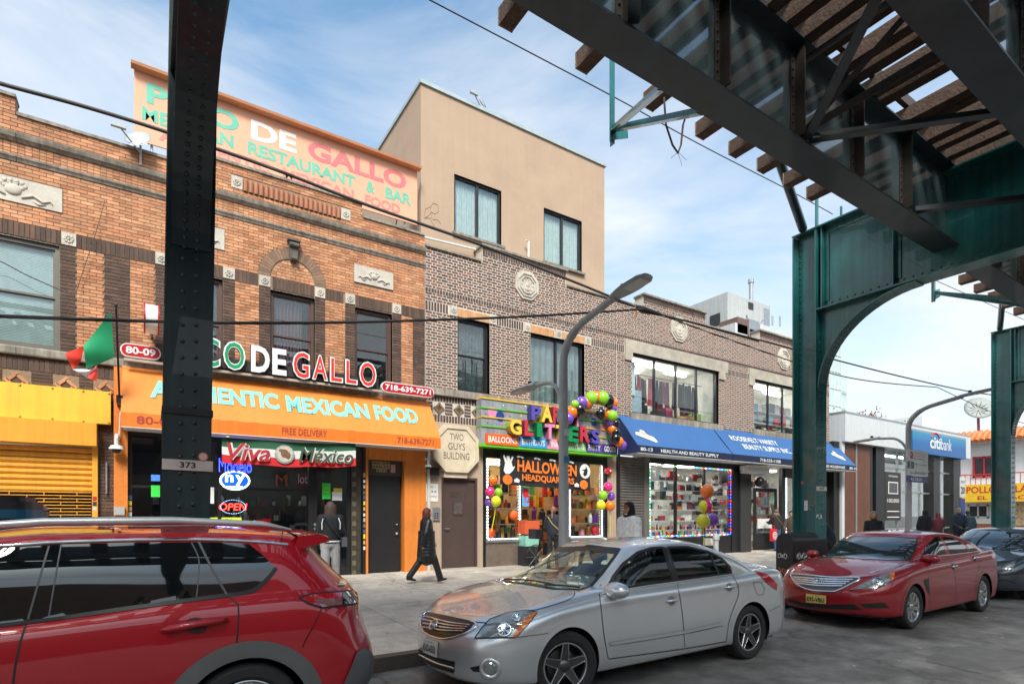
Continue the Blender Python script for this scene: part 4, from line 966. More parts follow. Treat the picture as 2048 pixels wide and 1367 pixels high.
t = thing('neon_sign', 'blue oval lit team sign with white lowercase letters in the window', 'neon sign', (cx, yN, z0))
for (f, y, m) in ((1, .0, mk('neon_white', (.75, .85, 1), .4, var=0, emit=1.6)), (.88, .008, mk('neon_blue', (.004, .06, .75), .4, var=0, emit=1.0))):
    b = MB(); b.prism([(cx + f * (x1 - x0) / 2 * math.cos(k * math.pi / 16), yN - y, cz + (f if f == 1 else .84) * (z1 - z0) / 2 * math.sin(k * math.pi / 16)) for k in range(32)][::-1], (0, -.02, 0)); b.build('oval', m, t)
text('ny', (cx - .19, yN - .03, cz - .11), UX, UZ, .38, .23, mk('neon_white', (.75, .85, 1), .4), t, spacing=1.25, bold=.025, ext=.006); MB().box(cx - .15, cx + .15, yN - .04, yN - .032, cz - .15, cz - .125).build('underline', mk('neon_white', (.75, .85, 1), .4), t)
x0, z0 = XZ(438, 1026, yN); x1, z1 = XZ(494, 1000, yN); cx, cz = (x0 + x1) / 2, (z0 + z1) / 2
t = thing('neon_sign', 'red open sign ringed by blue white dots in the window', 'neon sign', (cx, yN, z0))
text('OPEN', (x0, yN, cz - .075), UX, UZ, x1 - x0, .15, mk('neon_red', (1, .03, .02), .4, var=0, emit=3), t, slant=.15, ext=.012)
b = MB(); mdot = mk('dot_blue', (.35, .6, 1), .4, var=0, emit=2)
for k in range(44):
    a = k * 2 * math.pi / 44; b.ball((cx + .24 * math.cos(a), yN - .012, cz + (z1 - z0) * .52 * math.sin(a)), .007, 5)
b.build('dot_ring', mdot, t, kind='stuff')
def sheet(name, label, cat, box, Y, mat, words=(), th=.006, parent=None):
    x0, z0 = XZ(box[0], box[3], Y); x1, z1 = XZ(box[1], box[2], Y)
    o = MB().box(x0, x1, Y - th, Y, z0, z1).build(name, mat, parent)
    if parent is None: tag(o, label, cat)
    for (s, fx0, fx1, fz0, fz1, m) in words:
        text(s, (x0 + (x1 - x0) * fx0, Y - th, z0 + (z1 - z0) * fz0), UX, UZ, (x1 - x0) * (fx1 - fx0), (z1 - z0) * (fz1 - fz0), m, o, ext=.002, off=.002, bold=.01)
    return o
m_neonpaper = mk('paper_green', (.05, .75, .08), .6); m_lime = mk('paper_lime', (.68, .80, .04), .6); m_paper = mk('paper_white', (.72, .72, .70), .6)
sheet('poster', 'bright green paper taped to the restaurant door glass', 'poster', (644, 661, 966, 997), FY - .004, m_neonpaper, [('MENU', .2, .8, .6, .75, m_lime), ('DEL DIA', .2, .8, .4, .5, m_lime)])
sheet('poster', 'bright green paper in the window left of the numbered column', 'poster', (302, 320, 970, 993), FY - .004, m_neonpaper)
sheet('poster', 'handwritten lime job notice low in the restaurant window', 'poster', (420, 483, 1034, 1062), FY - .004, m_lime, [('Se solicita', .06, .85, .45, .92, m_ink)])
sheet('poster', 'pale printed notice beside the column in the restaurant window', 'poster', (408, 428, 974, 1006), FY - .004, m_paper)
sheet('notice', 'small white notices on the restaurant door', 'notice', (664, 684, 983, 1000), FY - .004, m_paper); sheet('notice', 'small yellow notice high on the restaurant door', 'notice', (667, 684, 976, 982), FY - .004, mk('paper_yel', (.75, .6, .05), .6))
sheet('menu_screen', 'small blue lit screen inside the left restaurant window', 'screen', (302, 320, 949, 961), FY + .6, mk('screen_blue', (.1, .25, .8), .4, var=.4, vs=20, emit=.6))
m_or_s = mk('poster_orange', (.55, .16, .05), .6)
sheet('reflected_letter', 'reversed orange letter reflected high in the restaurant glass', 'sign', (548, 578, 945, 974), FY + 1.0, mk('reflection_dark', (.05, .03, .025), .5), [('M', .1, .9, .1, .9, m_or_s)])  # dark sheet and letter painted to imitate a reflection in the glass
sheet('wall_sign', 'white reversed lottery letters inside the restaurant window', 'sign', (594, 616, 945, 975), FY + 1.0, mk('dim_red', (.2, .03, .02), .5), [('lot', .1, .95, .3, .9, m_paper)])
# ---- awning
def awning(name, label, x0, x1, zt, yp, zv, zb, mf, mv, ms, mside=None):
    t = thing(name, label, 'awning', ((x0 + x1) / 2, FY - .4, zb))
    yw = FY - .03
    nx = int((x1 - x0) / .12); rows = []
    for i in range(9):
        f = i / 8; rows.append([(x0 + (x1 - x0) * j / nx, yp + (yw - yp) * f, zv + (zt - zv) * f - .012 * math.sin(math.pi * f) * (1 - math.cos(2 * math.pi * j / nx * (x1 - x0) / 1.3)) - .004 * math.sin(j * 1.9 + i)) for j in range(nx + 1)])
    MB().grid(rows).build('canopy', mf, t, smooth=True)
    MB().box(x0, x1, yp, yp + .015, zb, zv - .002).build('valance', mv, t)
    for (xa, nm) in ((x0, 'side_panel'), (x1 - .012, 'side_panel')):
        MB().prism([(xa, yw, zt - .03), (xa, yp + .02, zv - .012), (xa, yp + .02, zb + .01), (xa, yw, zb + .01)], (.012, 0, 0)).build(nm, mside or mv, t)
    MB().box(x0 + .02, x1 - .02, yp + .02, yw, zb + .012, zb + .03).build('soffit', ms, t)
    MB().box(x0, x1, yp - .004, yp + .02, zb - .012, zb).build('hem_bar', mk('hem_white', (.75, .74, .7), .5), t)
    o = Vector((0, yp, zv)); v = Vector((0, yw - yp, zt - zv)); Ls = v.length; v = v.normalized()
    def slope_text(s, xa, xb, f0, f1, mat, **k): text(s, o + UX * xa + v * Ls * f0, UX, v, xb - xa, Ls * (f1 - f0), mat, t, ext=.002, off=.004, **k)
    def val_text(s, xa, xb, f0, f1, mat, **k): text(s, (xa, yp, zb + (zv - zb) * f0), UX, UZ, xb - xa, (zv - zb) * (f1 - f0), mat, t, ext=.002, off=.003, **k)
    return t, slope_text, val_text
xo0, xo1 = -.45, 6.03
t, st, vt = awning('awning', 'orange fabric awning with turquoise lettering above the restaurant', xo0, xo1, 4.71, 12.52, 3.635, 3.37, m_or, m_or2, m_white)
m_turq = mk('turquoise_print', (.22, .58, .47), .6, var=.15, vs=6); m_mar = mk('maroon_print', (.40, .045, .03), .6)
Ym = 12.86
xa = [P(p, 800, Ym).x for p in (300, 560, 575, 738, 750, 836)]
st('AUTHENTIC', xa[0], xa[1] - .02, .33, .70, m_turq, bold=.045); st('MEXICAN', xa[2] - .02, xa[3], .31, .69, m_turq, bold=.045); st('FOOD', xa[4], xa[5], .31, .69, m_turq, bold=.045)
xv = [P(p, 880, 12.52).x for p in (273, 372, 564, 654, 795, 867)]
vt('80-09', xv[0], xv[0] + .62, .25, .82, m_mar, bold=.02); vt('FREE DELIVERY', xv[2], xv[3], .28, .82, m_mar, bold=.015); vt('718-639-7271', xv[4], xv[5], .25, .8, m_mar, bold=.015)
# ---- channel letters on a raceway
CL = thing('letter_sign', 'large green white and red channel letters above the orange awning', 'sign', (2.6, 13.0, 4.75))
MB().box(P(325, 700, 13.05).x, P(756, 700, 13.05).x, 13.02, 13.2, 4.80, 5.02).build('raceway', mk('raceway_brown', (.035, .028, .026), .5), CL)
MB().box(-.42, 5.9, 12.98, 13.06, 4.70, 4.745).build('support_rail', mk('rail_beige', (.45, .40, .34), .6, grime=.3), CL)
mg, mw, mr_ = mk('letter_green', (.01, .30, .11), .35), mk('letter_white', (.80, .80, .78), .35), mk('letter_red', (.75, .035, .02), .35)
mret = mk('letter_return', (.035, .03, .03), .5)
for ch, a, c, m in (('P', 335, 369, mg), ('I', 379, 391, mg), ('C', 402, 441, mg), ('O', 446, 491, mg), ('D', 502, 539.5, None), ('E', 544.5, 573, None), ('G', 584.5, 620, mr_), ('A', 624, 656, mr_), ('L', 659.5, 686, mr_), ('L', 690, 715, mr_), ('O', 718, 753, mr_)):
    Yl = 12.92; x0, x1 = P(a, 720, Yl).x, P(c, 720, Yl).x; big = .02 if ch in 'COG' else 0
    z0, z1 = 4.775 - big, 5.345 + big
    L_ = empty_part('letter', CL)
    text(ch, (x0, Yl + .1, z0), UX, UZ, x1 - x0, z1 - z0, mret, L_, name='return', ext=.095, off=0, bold=.03)
    text(ch, (x0, Yl, z0), UX, UZ, x1 - x0, z1 - z0, mw, L_, name='trim', ext=.003, off=.004, bold=.035)
    if m: text(ch, (x0 + .03, Yl, z0 + .03), UX, UZ, x1 - x0 - .06, z1 - z0 - .06, m, L_, name='face', ext=.002, off=.01, bold=.005)
def pill(label, a, c, s, Y):
    x0, zb = XZ(a[0], a[1], Y); x1, zt_ = XZ(c[0], c[1], Y); zt_ = zb + (zt_ - zb); h = .26; zc = (zb + zt_) / 2; r = h / 2
    t = thing('pill_sign', label, 'sign', ((x0 + x1) / 2, Y, zc - r))
    def st_(rr, y): return [(x1 - r + rr * math.cos(k * math.pi / 10 - math.pi / 2), y, zc + rr * math.sin(k * math.pi / 10 - math.pi / 2)) for k in range(11)] + [(x0 + r + rr * math.cos(k * math.pi / 10 + math.pi / 2), y, zc + rr * math.sin(k * math.pi / 10 + math.pi / 2)) for k in range(11)]
    MB().prism(st_(r, Y + .1)[::-1], (0, -.1, 0)).build('body', mw, t); MB().prism(st_(r - .02, Y - .001)[::-1], (0, -.006, 0)).build('face', mk('pill_red', (.50, .008, .018), .35), t)
    text(s, (x0 + .09, Y - .007, zc - .07), UX, UZ, x1 - x0 - .18, .14, mw, t, bold=.03, ext=.002, off=.002)
pill('red oval street number sign left of the numbered column', (240, 712), (322, 693), '80-09', 13.05)
pill('red oval phone number sign at the right end of the awning', (763, 786), (868, 772), '718-639-7271', 12.95)
o = MB().beam((5.35, 12.97, 4.77), (6.05, 12.97, 4.77), .04, .05).build('sign_bracket', m_zinc); tag(o, 'zinc bracket under the red phone number sign', 'bracket')
# round blade sign seen edge on
q = P(303, 640, 12.8); t = thing('blade_sign', 'round red rimmed blade sign seen edge on beside the column', 'sign', (q.x, 12.75, q.z - .35))
b = MB(); b.lathe([(.27, -.10), (.27, .10)], (q.x, 12.75, q.z), (1, 0, 0), 32); b.build('body', mw, t, smooth=60)
for dx in (-.125, .10):
    b = MB(); b.lathe([(0, dx), (.29, dx), (.29, dx + .025), (0, dx + .025)], (q.x, 12.75, q.z), (1, 0, 0), 32); b.build('rim', mk('pill_red', (.5, .02, .03), .35), t)
MB().tube([(q.x, 13.0, q.z - .2), (q.x, 13.3, q.z - .2)], .03, 8).build('arm', m_zinc, t)
# flag on a slanting pole
FL = thing('flag', 'green white and red flag hanging from a pole beside the awning', 'flag', tuple(P(237, 800, 12.7)))
MB().tube([P(239, 800, 12.75), P(232, 612, 12.2)], .017, 8).build('pole', m_blk, FL); MB().ball(P(232, 610, 12.2), .028, 8).build('finial', m_blk, FL)
MB().box(P(239, 800, 12.75).x - .05, P(239, 800, 12.75).x + .05, 12.72, 13.2, P(239, 805, 12.75).z, P(239, 790, 12.75).z).build('bracket', m_blk, FL)
def cloth(name, quad, mat, ph=0, amp=.04, n=14, m=10):
    a, b_, c, d = [P(x, y, Y) for x, y, Y in quad]; rows = []
    for i in range(m + 1):
        s = i / m; l, r_ = a.lerp(d, s), b_.lerp(c, s); row = []
        for j in range(n + 1):
            u = j / n; p = l.lerp(r_, u); p = p + Vector((0, amp * math.sin(u * 5 + s * 3 + ph), -.06 * math.sin(u * math.pi) * (1 - s))); row.append(p)
        rows.append(row)
    return MB().grid(rows).build(name, mat, FL, smooth=True)
cloth('green_band', [(222, 622, 12.2), (229, 716, 12.35), (172, 736, 12.1), (167, 690, 12.1)], mk('flag_green', (.012, .30, .115), .7, var=.08))
cloth('white_band', [(172, 736, 12.1), (196, 728, 12.2), (177, 756, 12.15), (145, 738, 12.0)], mk('flag_white', (.78, .78, .80), .7), .5, .02)
cloth('red_band', [(166, 690, 12.16), (162, 722, 12.2), (145, 737, 12.1), (130, 707, 12.1)], mk('flag_red', (.80, .045, .02), .7, var=.1), .9, .03)
cloth('red_fold', [(178, 735, 12.18), (194, 726, 12.25), (194, 762, 12.15), (177, 756, 12.1)], mk('flag_red', (.80, .045, .02), .7), .2, .02)
# security cameras, meter box
def dome_cam(px, py, Y, label, s=1):
    q = P(px, py, Y); t = thing('security_camera', label, 'camera', q)
    MB().tube([q + Vector((0, .35, .28 * s)), q + Vector((0, .08, .28 * s)), q + Vector((0, 0, .22 * s)), q + Vector((0, 0, .05 * s))], .035 * s, 8).build('arm', mw, t, smooth=40)
    MB().lathe([(0, .09 * s), (.09 * s, .07 * s), (.12 * s, .02 * s), (.12 * s, 0), (0, 0)], q, n=18).build('housing', mw, t, smooth=40); MB().ball(q, (.08 * s, .08 * s, .08 * s), 12).build('lens_dome', m_blk, t, smooth=True)
dome_cam(233, 898, 13.0, 'white dome security camera on the orange pilaster by the yellow shutter')
dome_cam(856, 933, 13.0, 'white dome security camera beside the stone octagon plaque', .75)
dome_cam(455, 874, 12.6, 'small dome camera under the awning at the banner corner', .5)
q = P(238, 1022, 13.15); t = thing('meter_box', 'grey electric box with tag on the orange pilaster', 'meter box', q)
MB().box(q.x - .08, q.x + .09, 13.09, 13.17, q.z - .07, q.z + .09).build('box', mk('meter_grey', (.42, .42, .40), .5), t); MB().ball((q.x + .0, 13.12, q.z - .16), .035, 8).build('hanging_lock', m_zinc, t)
MB().tube([P(243, 815, 13.12), P(240, 830, 13.12), P(238, 880, 13.12)], .012, 6).build('conduit', mw, t)
# tricolour cloth banner
YB = 12.62; VB = thing('cloth_banner', 'tricolour cloth banner with script lettering and round emblem under the awning', 'banner', (2.4, YB, 2.8))
x0, z0 = XZ(444, 926, YB); x1, z1 = XZ(711, 930, YB)
xr = x1; zl1 = P(444, 876, YB).z; zl0 = P(444, 924, YB).z; zr1, zr0 = P(711, 886, YB).z, P(711, 932, YB).z
def vrow(f, n=40, y=YB):
    r_ = []
    for k in range(n + 1):
        u = k / n; sag = -.05 * math.sin(u * math.pi) - .012 * math.sin(u * 17); a = zl0 + (zr0 - zl0) * u + sag; c = zl1 + (zr1 - zl1) * u + sag * .7; r_.append((x0 + (xr - x0) * u, y + .025 * math.sin(u * 11 + f), a + (c - a) * f))
    return r_
for nm, f0, f1, m in (('red_band', 0, .34, mk('cloth_red', (.62, .02, .025), .8)), ('white_band', .34, .67, mk('cloth_white', (.70, .70, .68), .8)), ('green_band', .67, 1, mk('cloth_green', (.025, .12, .055), .8))): MB().grid([vrow(f0), vrow((f0 + f1) / 2), vrow(f1)]).build(nm, m, VB, smooth=True)
Wd = xr - x0; H = zl1 - zl0
for (s, a, c, m) in (('Viva', .03, .33, mk('script_red', (.45, .02, .03), .7)), ('México', .54, .975, mk('script_green', (.05, .08, .04), .7))):
    zz0 = zl0 + (zr0 - zl0) * (a + c) / 2 - .03; h = H * (.72 if s == 'Viva' else .66)
    for (bd, mm, of) in ((.05, mk('cloth_white', (.7, .7, .68), .8), .05), (.015, m, .056)): text(s, (x0 + Wd * a, YB, zz0 + H * .16), UX, UZ, Wd * (c - a), h, mm, VB, bold=bd, slant=.25, ext=.002, off=of)
cx, cz = x0 + Wd * .435, zl0 + (zr0 - zl0) * .43 + H * .42
for (r_, y, c) in ((.2, .05, (.42, .38, .33)), (.17, .054, (.55, .5, .44))): MB().prism([(cx + r_ * math.cos(k * .3927), YB - y, cz + r_ * math.sin(k * .3927)) for k in range(16)][::-1], (0, -.003, 0)).build('emblem', mk('emblem%d' % int(r_ * 100), c, .7, var=.35, vs=30), VB)
b = MB(); b.ball((cx, YB - .055, cz + .02), (.09, .008, .10), 10); b.ball((cx - .06, YB - .055, cz + .08), (.07, .008, .04), 8); b.ball((cx + .07, YB - .055, cz - .02), (.06, .008, .09), 8); b.build('emblem_eagle', mk('eagle_brown', (.20, .10, .05), .7, var=.3, vs=20), VB)
b = MB()
for k in range(13):
    a = math.pi + math.pi * k / 12; b.ball((cx + .17 * math.cos(a), YB - .056, cz + .165 * math.sin(a)), (.035, .006, .022), 6)
b.build('emblem_wreath', mk('wreath_grey', (.32, .34, .30), .7), VB)
# ================================================================ stucco entrance with octagon plaque
ST = thing('entrance_front', 'beige stucco entrance bay with brown metal door and octagon plaque', 'entrance', (6.8, FY, .3))
m_beige = mk('beige_stucco', (.46, .345, .255), .85, var=.07, vs=2, streak=.12, bump=.15, bs=60)
dx0, dx1 = P(884, 1050, FY + .05).x, P(948, 1050, FY + .05).x; dz1 = P(884, 958, FY + .05).z
b = MB(); b.box(5.96, dx0 - .06, FY - .04, FY + .15, .2, 4.16); b.box(dx1 + .06, 7.66, FY - .04, FY + .15, .2, 4.16); b.box(dx0 - .06, dx1 + .06, FY - .04, FY + .15, dz1 + .06, 4.16); b.build('stucco_wall', m_beige, ST)
m_brn = mk('brown_door', (.075, .048, .042), .5, var=.12, vs=3)
b = MB(); b.box(dx0 - .06, dx0, FY - .03, FY + .1, .28, dz1 + .06); b.box(dx1, dx1 + .06, FY - .03, FY + .1, .28, dz1 + .06); b.box(dx0, dx1, FY - .03, FY + .1, dz1, dz1 + .06); b.build('door_frame', m_brn, ST)
dr = MB().box(dx0, dx1, FY + .03, FY + .08, .33, dz1).build('door', m_brn, ST)
text('8011', (dx0 + .22, FY + .03, dz1 - .47), UX, UZ, .48, .16, m_brn, dr, ext=.012, off=.001)
b = MB(); b.box(dx0 + .30, dx0 + .62, FY + .015, FY + .03, dz1 - .95, dz1 - .57); b.build('wicket_frame', m_brn, dr); MB().box(dx0 + .34, dx0 + .58, FY + .008, FY + .015, dz1 - .91, dz1 - .61).build('wicket_pane', mk('wicket_glass', (.10, .085, .075), .3, var=.4, vs=20), dr)
MB().tube([(dx0 + .06, FY + .03, 1.38), (dx0 + .06, FY - .03, 1.38), (dx0 + .19, FY - .03, 1.38)], .013, 6).build('handle', m_zinc, dr)
MB().box(dx0 - .06, dx1 + .06, FY - .12, FY + .1, .22, .33).build('threshold', mk('threshold', (.45, .40, .33), .8), ST)
cx, cz = P(913, 897, FY - .15).x, P(913, 897, FY - .15).z
PQ = thing('octagon_plaque', 'carved cream octagon plaque naming the building above the brown door', 'plaque', (cx, FY - .1, cz - .6))
m_cream = mk('cream_stone', (.66, .55, .40), .75, var=.1, vs=5, grime=.2)
def octp(rx, rz, y, c=.30): return [(cx - rx, y, cz - rz * (1 - 2 * c) * 0 - rz * .45), (cx - rx * .5, y, cz - rz), (cx + rx * .5, y, cz - rz), (cx + rx, y, cz - rz * .45), (cx + rx, y, cz + rz * .45), (cx + rx * .5, y, cz + rz), (cx - rx * .5, y, cz + rz), (cx - rx, y, cz + rz * .45)]
MB().prism(octp(.66, .62, FY - .03), (0, -.13, 0)).build('slab', m_cream, PQ)
o1, o2 = octp(.66, .62, FY - .16), octp(.56, .52, FY - .16)
for k in range(8):
    j = (k + 1) % 8; MB().prism([o1[k], o1[j], o2[j], o2[k]], (0, -.03, 0)).build('rim', m_cream, PQ)
m_carve = mk('carved_letter', (.16, .11, .07), .8)
for s, w, z in (('TWO', .40, .22), ('GUYS', .50, -.03), ('BUILDING', .76, -.28)): text(s, (cx - w / 2, FY - .16, cz + z), UX, UZ, w, .18, m_carve, PQ, ext=.002, off=.002)
MB().box(cx - .34, cx + .34, FY - .12, FY - .02, cz - .76, cz - .62).build('bracket_stone', m_cream, PQ)
MB().box(5.99, 6.06, FY - .1, FY - .04, .3, 4.6).build('downpipe', mk('pipe_beige', (.62, .58, .52), .5), ST)
sheet('notice', 'printed warning notice left of the brown metal door', 'notice', (852, 876, 967, 1002), FY - .045, m_paper, [('NO LOITERING', .1, .9, .25, .32, mk('script_red', (.45, .02, .03), .7)), ('SMILE', .1, .6, .78, .88, mk('poster_orange', (.55, .16, .05), .6)), ('* * *', .15, .85, .5, .62, m_ink)])
q = P(872, 1027, FY - .05); t = thing('intercom', 'silver intercom panel beside the brown metal door', 'intercom', q); MB().box(q.x - .1, q.x + .1, FY - .08, FY - .04, q.z - .17, q.z + .17).build('panel', m_zinc, t)
for k in range(6): MB().box(q.x - .06 + (k % 2) * .07, q.x - .02 + (k % 2) * .07, FY - .087, FY - .081, q.z - .12 + (k // 2) * .06, q.z - .09 + (k // 2) * .06).build('button', m_blk, t)
t = thing('wall_light', 'small black flood light under the octagon plaque', 'lamp', P(867, 942, FY - .1)); q = P(867, 942, FY - .1); MB().box(q.x - .1, q.x + .12, q.y - .1, FY - .04, q.z - .1, q.z + .07).build('housing', m_blk, t); MB().box(q.x - .13, q.x + .2, q.y - .16, FY - .05, q.z + .075, q.z + .09).build('visor', m_blk, t)
# ================================================================ party shop
PT = thing('party_shop', 'party goods shop front crowded with decorations under the striped silver sign', 'shop front', (10.1, FY, .3))
YP = 12.95
SG = thing('shop_sign', 'striped silver confetti sign with jumbled coloured letters over the party shop', 'sign', (10.1, YP, 3.6))
sx0, sx1 = P(963, 850, YP).x, P(1231, 850, YP).x
def confetti(name):
    m = mk(name, (.42, .44, .46), .3, metal=.3, var=.12, vs=4, streak=.2); return m
m_sil = confetti('silver_panel'); m_lg = mk('lime_edge', (.16, .55, .03), .4); m_ye = mk('yellow_edge', (.85, .52, .05), .4)
zz = [(4.64, 4.86, m_ye, m_lg), (4.40, 4.60, m_lg, m_ye), (4.15, 4.36, m_ye, m_lg), (3.90, 4.11, m_lg, m_ye)]
rg = random.Random(4)
for (z0, z1, me, mb_) in zz:
    MB().box(sx0, sx1, YP, FY - .06, z0, z1).build('slat', m_sil, SG); MB().box(sx0 - .01, sx1 + .01, YP - .03, FY - .06, z1 + .001, z1 + .03).build('slat_edge', me, SG)
MB().box(sx0 + .02, sx1 - .02, YP + .12, FY - .02, 3.6, 4.84).build('backing', m_blk, SG)
MB().box(sx0 - .01, sx1 + .01, YP - .06, FY - .05, 3.575, 3.66).build('base_edge', m_lg, SG)
MB().box(sx0, sx1, YP - .02, FY - .05, 3.66, 3.90).build('base_slat', m_sil, SG)
# confetti dots and printed balloons
b = MB(); cols = ['E07A9A', '3A4FB0', 'E8C83A', '4AA050', 'D85030', '8A60C0', 'F0F0F0']; cm = [mk('conf_' + c, c, .5) for c in cols]
for k in range(190):
    z0, z1, *_ = rg.choice(zz); x = rg.uniform(sx0 + .1, sx1 - .1); z = rg.uniform(z0 + .03, z1 - .03); r_ = rg.uniform(.012, .03); b.mi = rg.randrange(7); a0 = rg.random() * 3
    b.face([(x + r_ * math.cos(a0 + t * 1.57), YP - .003, z + r_ * math.sin(a0 + t * 1.57)) for t in (3, 2, 1, 0)])
b.build('confetti', cm, SG, kind='stuff')
for (px, py, r_, c) in ((984, 824, .16, 'E08AA8'), (1000, 832, .15, '24408C'), (1187, 843, .13, '24408C'), (1210, 854, .14, 'D87890'), (1016, 850, .1, '5AB04A'), (1200, 876, .12, 'E0A060')):
    q = P(px, py, YP); MB().prism([(q.x + r_ * .9 * math.cos(k * .5236), YP - .004, q.z + r_ * math.sin(k * .5236)) for k in range(12)][::-1], (0, -.004, 0)).build('printed_balloon', mk('pb_' + c, c, .5), SG)
lc = dict(p='5A4FA8', y='F0C850', r='C03848', g='128A50', k='E08AB0')
for ch, a, c, t_, bt_, col, tilt in (('P', 1062.8, 1082.5, 812, 839, 'p', -.03), ('A', 1083, 1105, 813, 843, 'y', .03), ('R', 1106, 1124, 815, 846, 'r', 0), ('T', 1127, 1146, 818, 850, 'g', 0), ('Y', 1147, 1164, 822, 852, 'k', .04),
     ('G', 1020, 1043, 839, 867, 'y', -.03), ('L', 1049, 1067, 841, 871, 'r', .05), ('I', 1074, 1084, 846, 873, 'g', 0), ('T', 1090, 1110, 849, 877, 'k', .04), ('T', 1112, 1132, 851, 880, 'y', 0), ('E', 1137, 1157, 853, 882, 'g', -.02), ('R', 1160, 1180, 854, 883, 'r', .04), ('S', 1183, 1200, 859, 886, 'p', 0)):
    Yl = YP - .22; x0, z0 = XZ(a, bt_, Yl); x1, z1 = XZ(c, t_, Yl); L_ = empty_part('letter', SG)
    u = Vector((1, 0, tilt)).normalized(); col = lc[col]; dk = tuple(v * .45 for v in lin(col))
    text(ch, (x0, Yl + .2, z0), u, UZ, x1 - x0, z1 - z0, mk('ret_' + col, dk, .5), L_, name='return', ext=.195, off=0, bold=.04)
    text(ch, (x0, Yl, z0), u, UZ, x1 - x0, z1 - z0, mk('let_' + col, col, .4), L_, name='face', ext=.003, off=.006, bold=.04)
for s, a, c, col in (('BALLOONS', 972, 1038, 'E8641E'), ('BIRTHDAYS', 1039.5, 1093.5, '2E9CD8'), ('PINATAS', 1094.5, 1134, 'E890B0'), ('FAVORS', 1135.5, 1172, '7CC86A'), ('PARTY', 1173.5, 1204, '5A4A9A'), ('GOODS', 1205, 1235, '4A3A7A')):
    Yl = YP - .08; x0, x1 = P(a, 890, Yl).x, P(c, 890, Yl).x; z0, z1 = 3.64, 3.93
    o = MB().box(x0, x1, Yl, YP - .03, z0, z1).build('word_panel', mk('wp_' + col, col, .5), SG); text(s, (x0 + .07, Yl, z0 + .06), UX, UZ, x1 - x0 - .14, z1 - z0 - .12, mw, o, bold=.02, ext=.002, off=.002)
# frame, piers, show windows
px0, px1 = P(970, 1000, FY).x, P(1207, 1000, FY).x
b = MB(); b.box(7.66, px0, FY - .05, FY + .1, .2, 3.6); b.build('frame_post', m_blk, PT); MB().box(px0, px1, FY - .05, FY + .12, 3.34, 3.6).build('header', m_blk, PT)
MB().box(px1, px1 + .12, FY - .05, FY + .1, .2, 3.6).build('frame_post', m_blk, PT); MB().box(px1 + .12, 12.62, FY - .04, FY + .15, .2, 3.7).build('pier', m_beige, PT)
xm0, xm1 = P(1042, 1000, FY).x, P(1138, 1000, FY).x
for a, c in ((px0, xm0), (xm1, px1)):
    MB().box(a, c, FY - .02, FY + .1, .28, .98).build('stall_riser', mk('steel_riser', (.34, .27, .22), .28, metal=.6, var=.3, vs=1.5), PT); MB().box(a, c, FY - .06, FY + .1, .981, 1.05).build('sill', m_zinc, PT)
    MB().box(a, c, FY + .04, FY + .046, 1.05, 3.34).build('pane', m_glass_s, PT)
    for x in (a, c - .05): MB().box(x, x + .05, FY, FY + .08, 1.05, 3.34).build('mullion', m_zinc, PT)
m_led = mk('led_white', (.85, .93, 1), .4, var=0, emit=3.5)
for x in (xm0 - .07, xm1 + .02, px1 - .09, px0 + .06):
    b = MB(); z = 1.1
    while z < 3.3: b.box(x, x + .03, FY - .015, FY - .005, z, z + .05); z += .085
    b.build('led_strip', m_led, PT, kind='stuff')
for a, c in ((px0, xm0), (xm1, px1)):
    b = MB(); x = a + .1
    while x < c - .1: b.box(x, x + .05, FY - .015, FY - .005, 1.06, 1.085); x += .085
    b.build('led_strip', m_led, PT, kind='stuff')
m_warm = mk('warm_light', (1, .85, .55), .5, var=0, emit=5)
room(PT, px0, px1, FY + .12, 3.5, .3, 3.5, mk('shop_warm_wall', (.55, .40, .22), .8, var=.3, vs=3), floor=mk('shop_floor', (.35, .3, .25), .6), lights=[(px0 + .4, px1 - .4, .5, .65, 0), (px0 + .4, px1 - .4, 1.6, 1.75, 0), (px0 + .4, px1 - .4, 2.7, 2.85, 0)], lm=m_warm)
pc = ['E8641E', '1A1A1A', 'D8D8D8', '7A30A0', '40A048', 'C82828', 'E8B030', '30304A', '8A5020', 'F0A0B0', 'E07818', '242424']
goods('decorations', None, px0 + .1, xm0 - .1, FY + .15, FY + .6, (1.08, 1.5, 1.95, 2.4), .36, pc, 21, PT, .08, .18, dens=1)
goods('decorations', None, xm1 + .1, px1 - .1, FY + .15, FY + .6, (1.08, 1.5, 1.95, 2.4), .36, pc, 22, PT, .08, .18, dens=1)
goods('decorations', None, px0 + .1, px1 - .1, FY + 1.3, FY + 2.9, (.4, .8, 1.2, 1.6, 2.0, 2.4, 2.8), .42, pc, 23, PT, .1, .25, dens=1)
for z in (1.46, 1.91, 2.36):
    for a, c in ((px0, xm0), (xm1, px1)): MB().box(a + .08, c - .08, FY + .12, FY + .65, z, z + .02).build('shelf', m_zinc, PT)
for (px, py, r_, c) in ((1027, 1030, .16, 'E0601A'), (1050, 1078, .2, '6A40A0'), (981, 1065, .15, 'E0501A'), (1190, 1060, .15, 'C01828')):
    q = P(px, py, FY + .1); MB().ball(q, (r_, r_ * .8, r_), 12).build('paper_lantern', mk('pl_' + c, c, .6), PT, smooth=True)
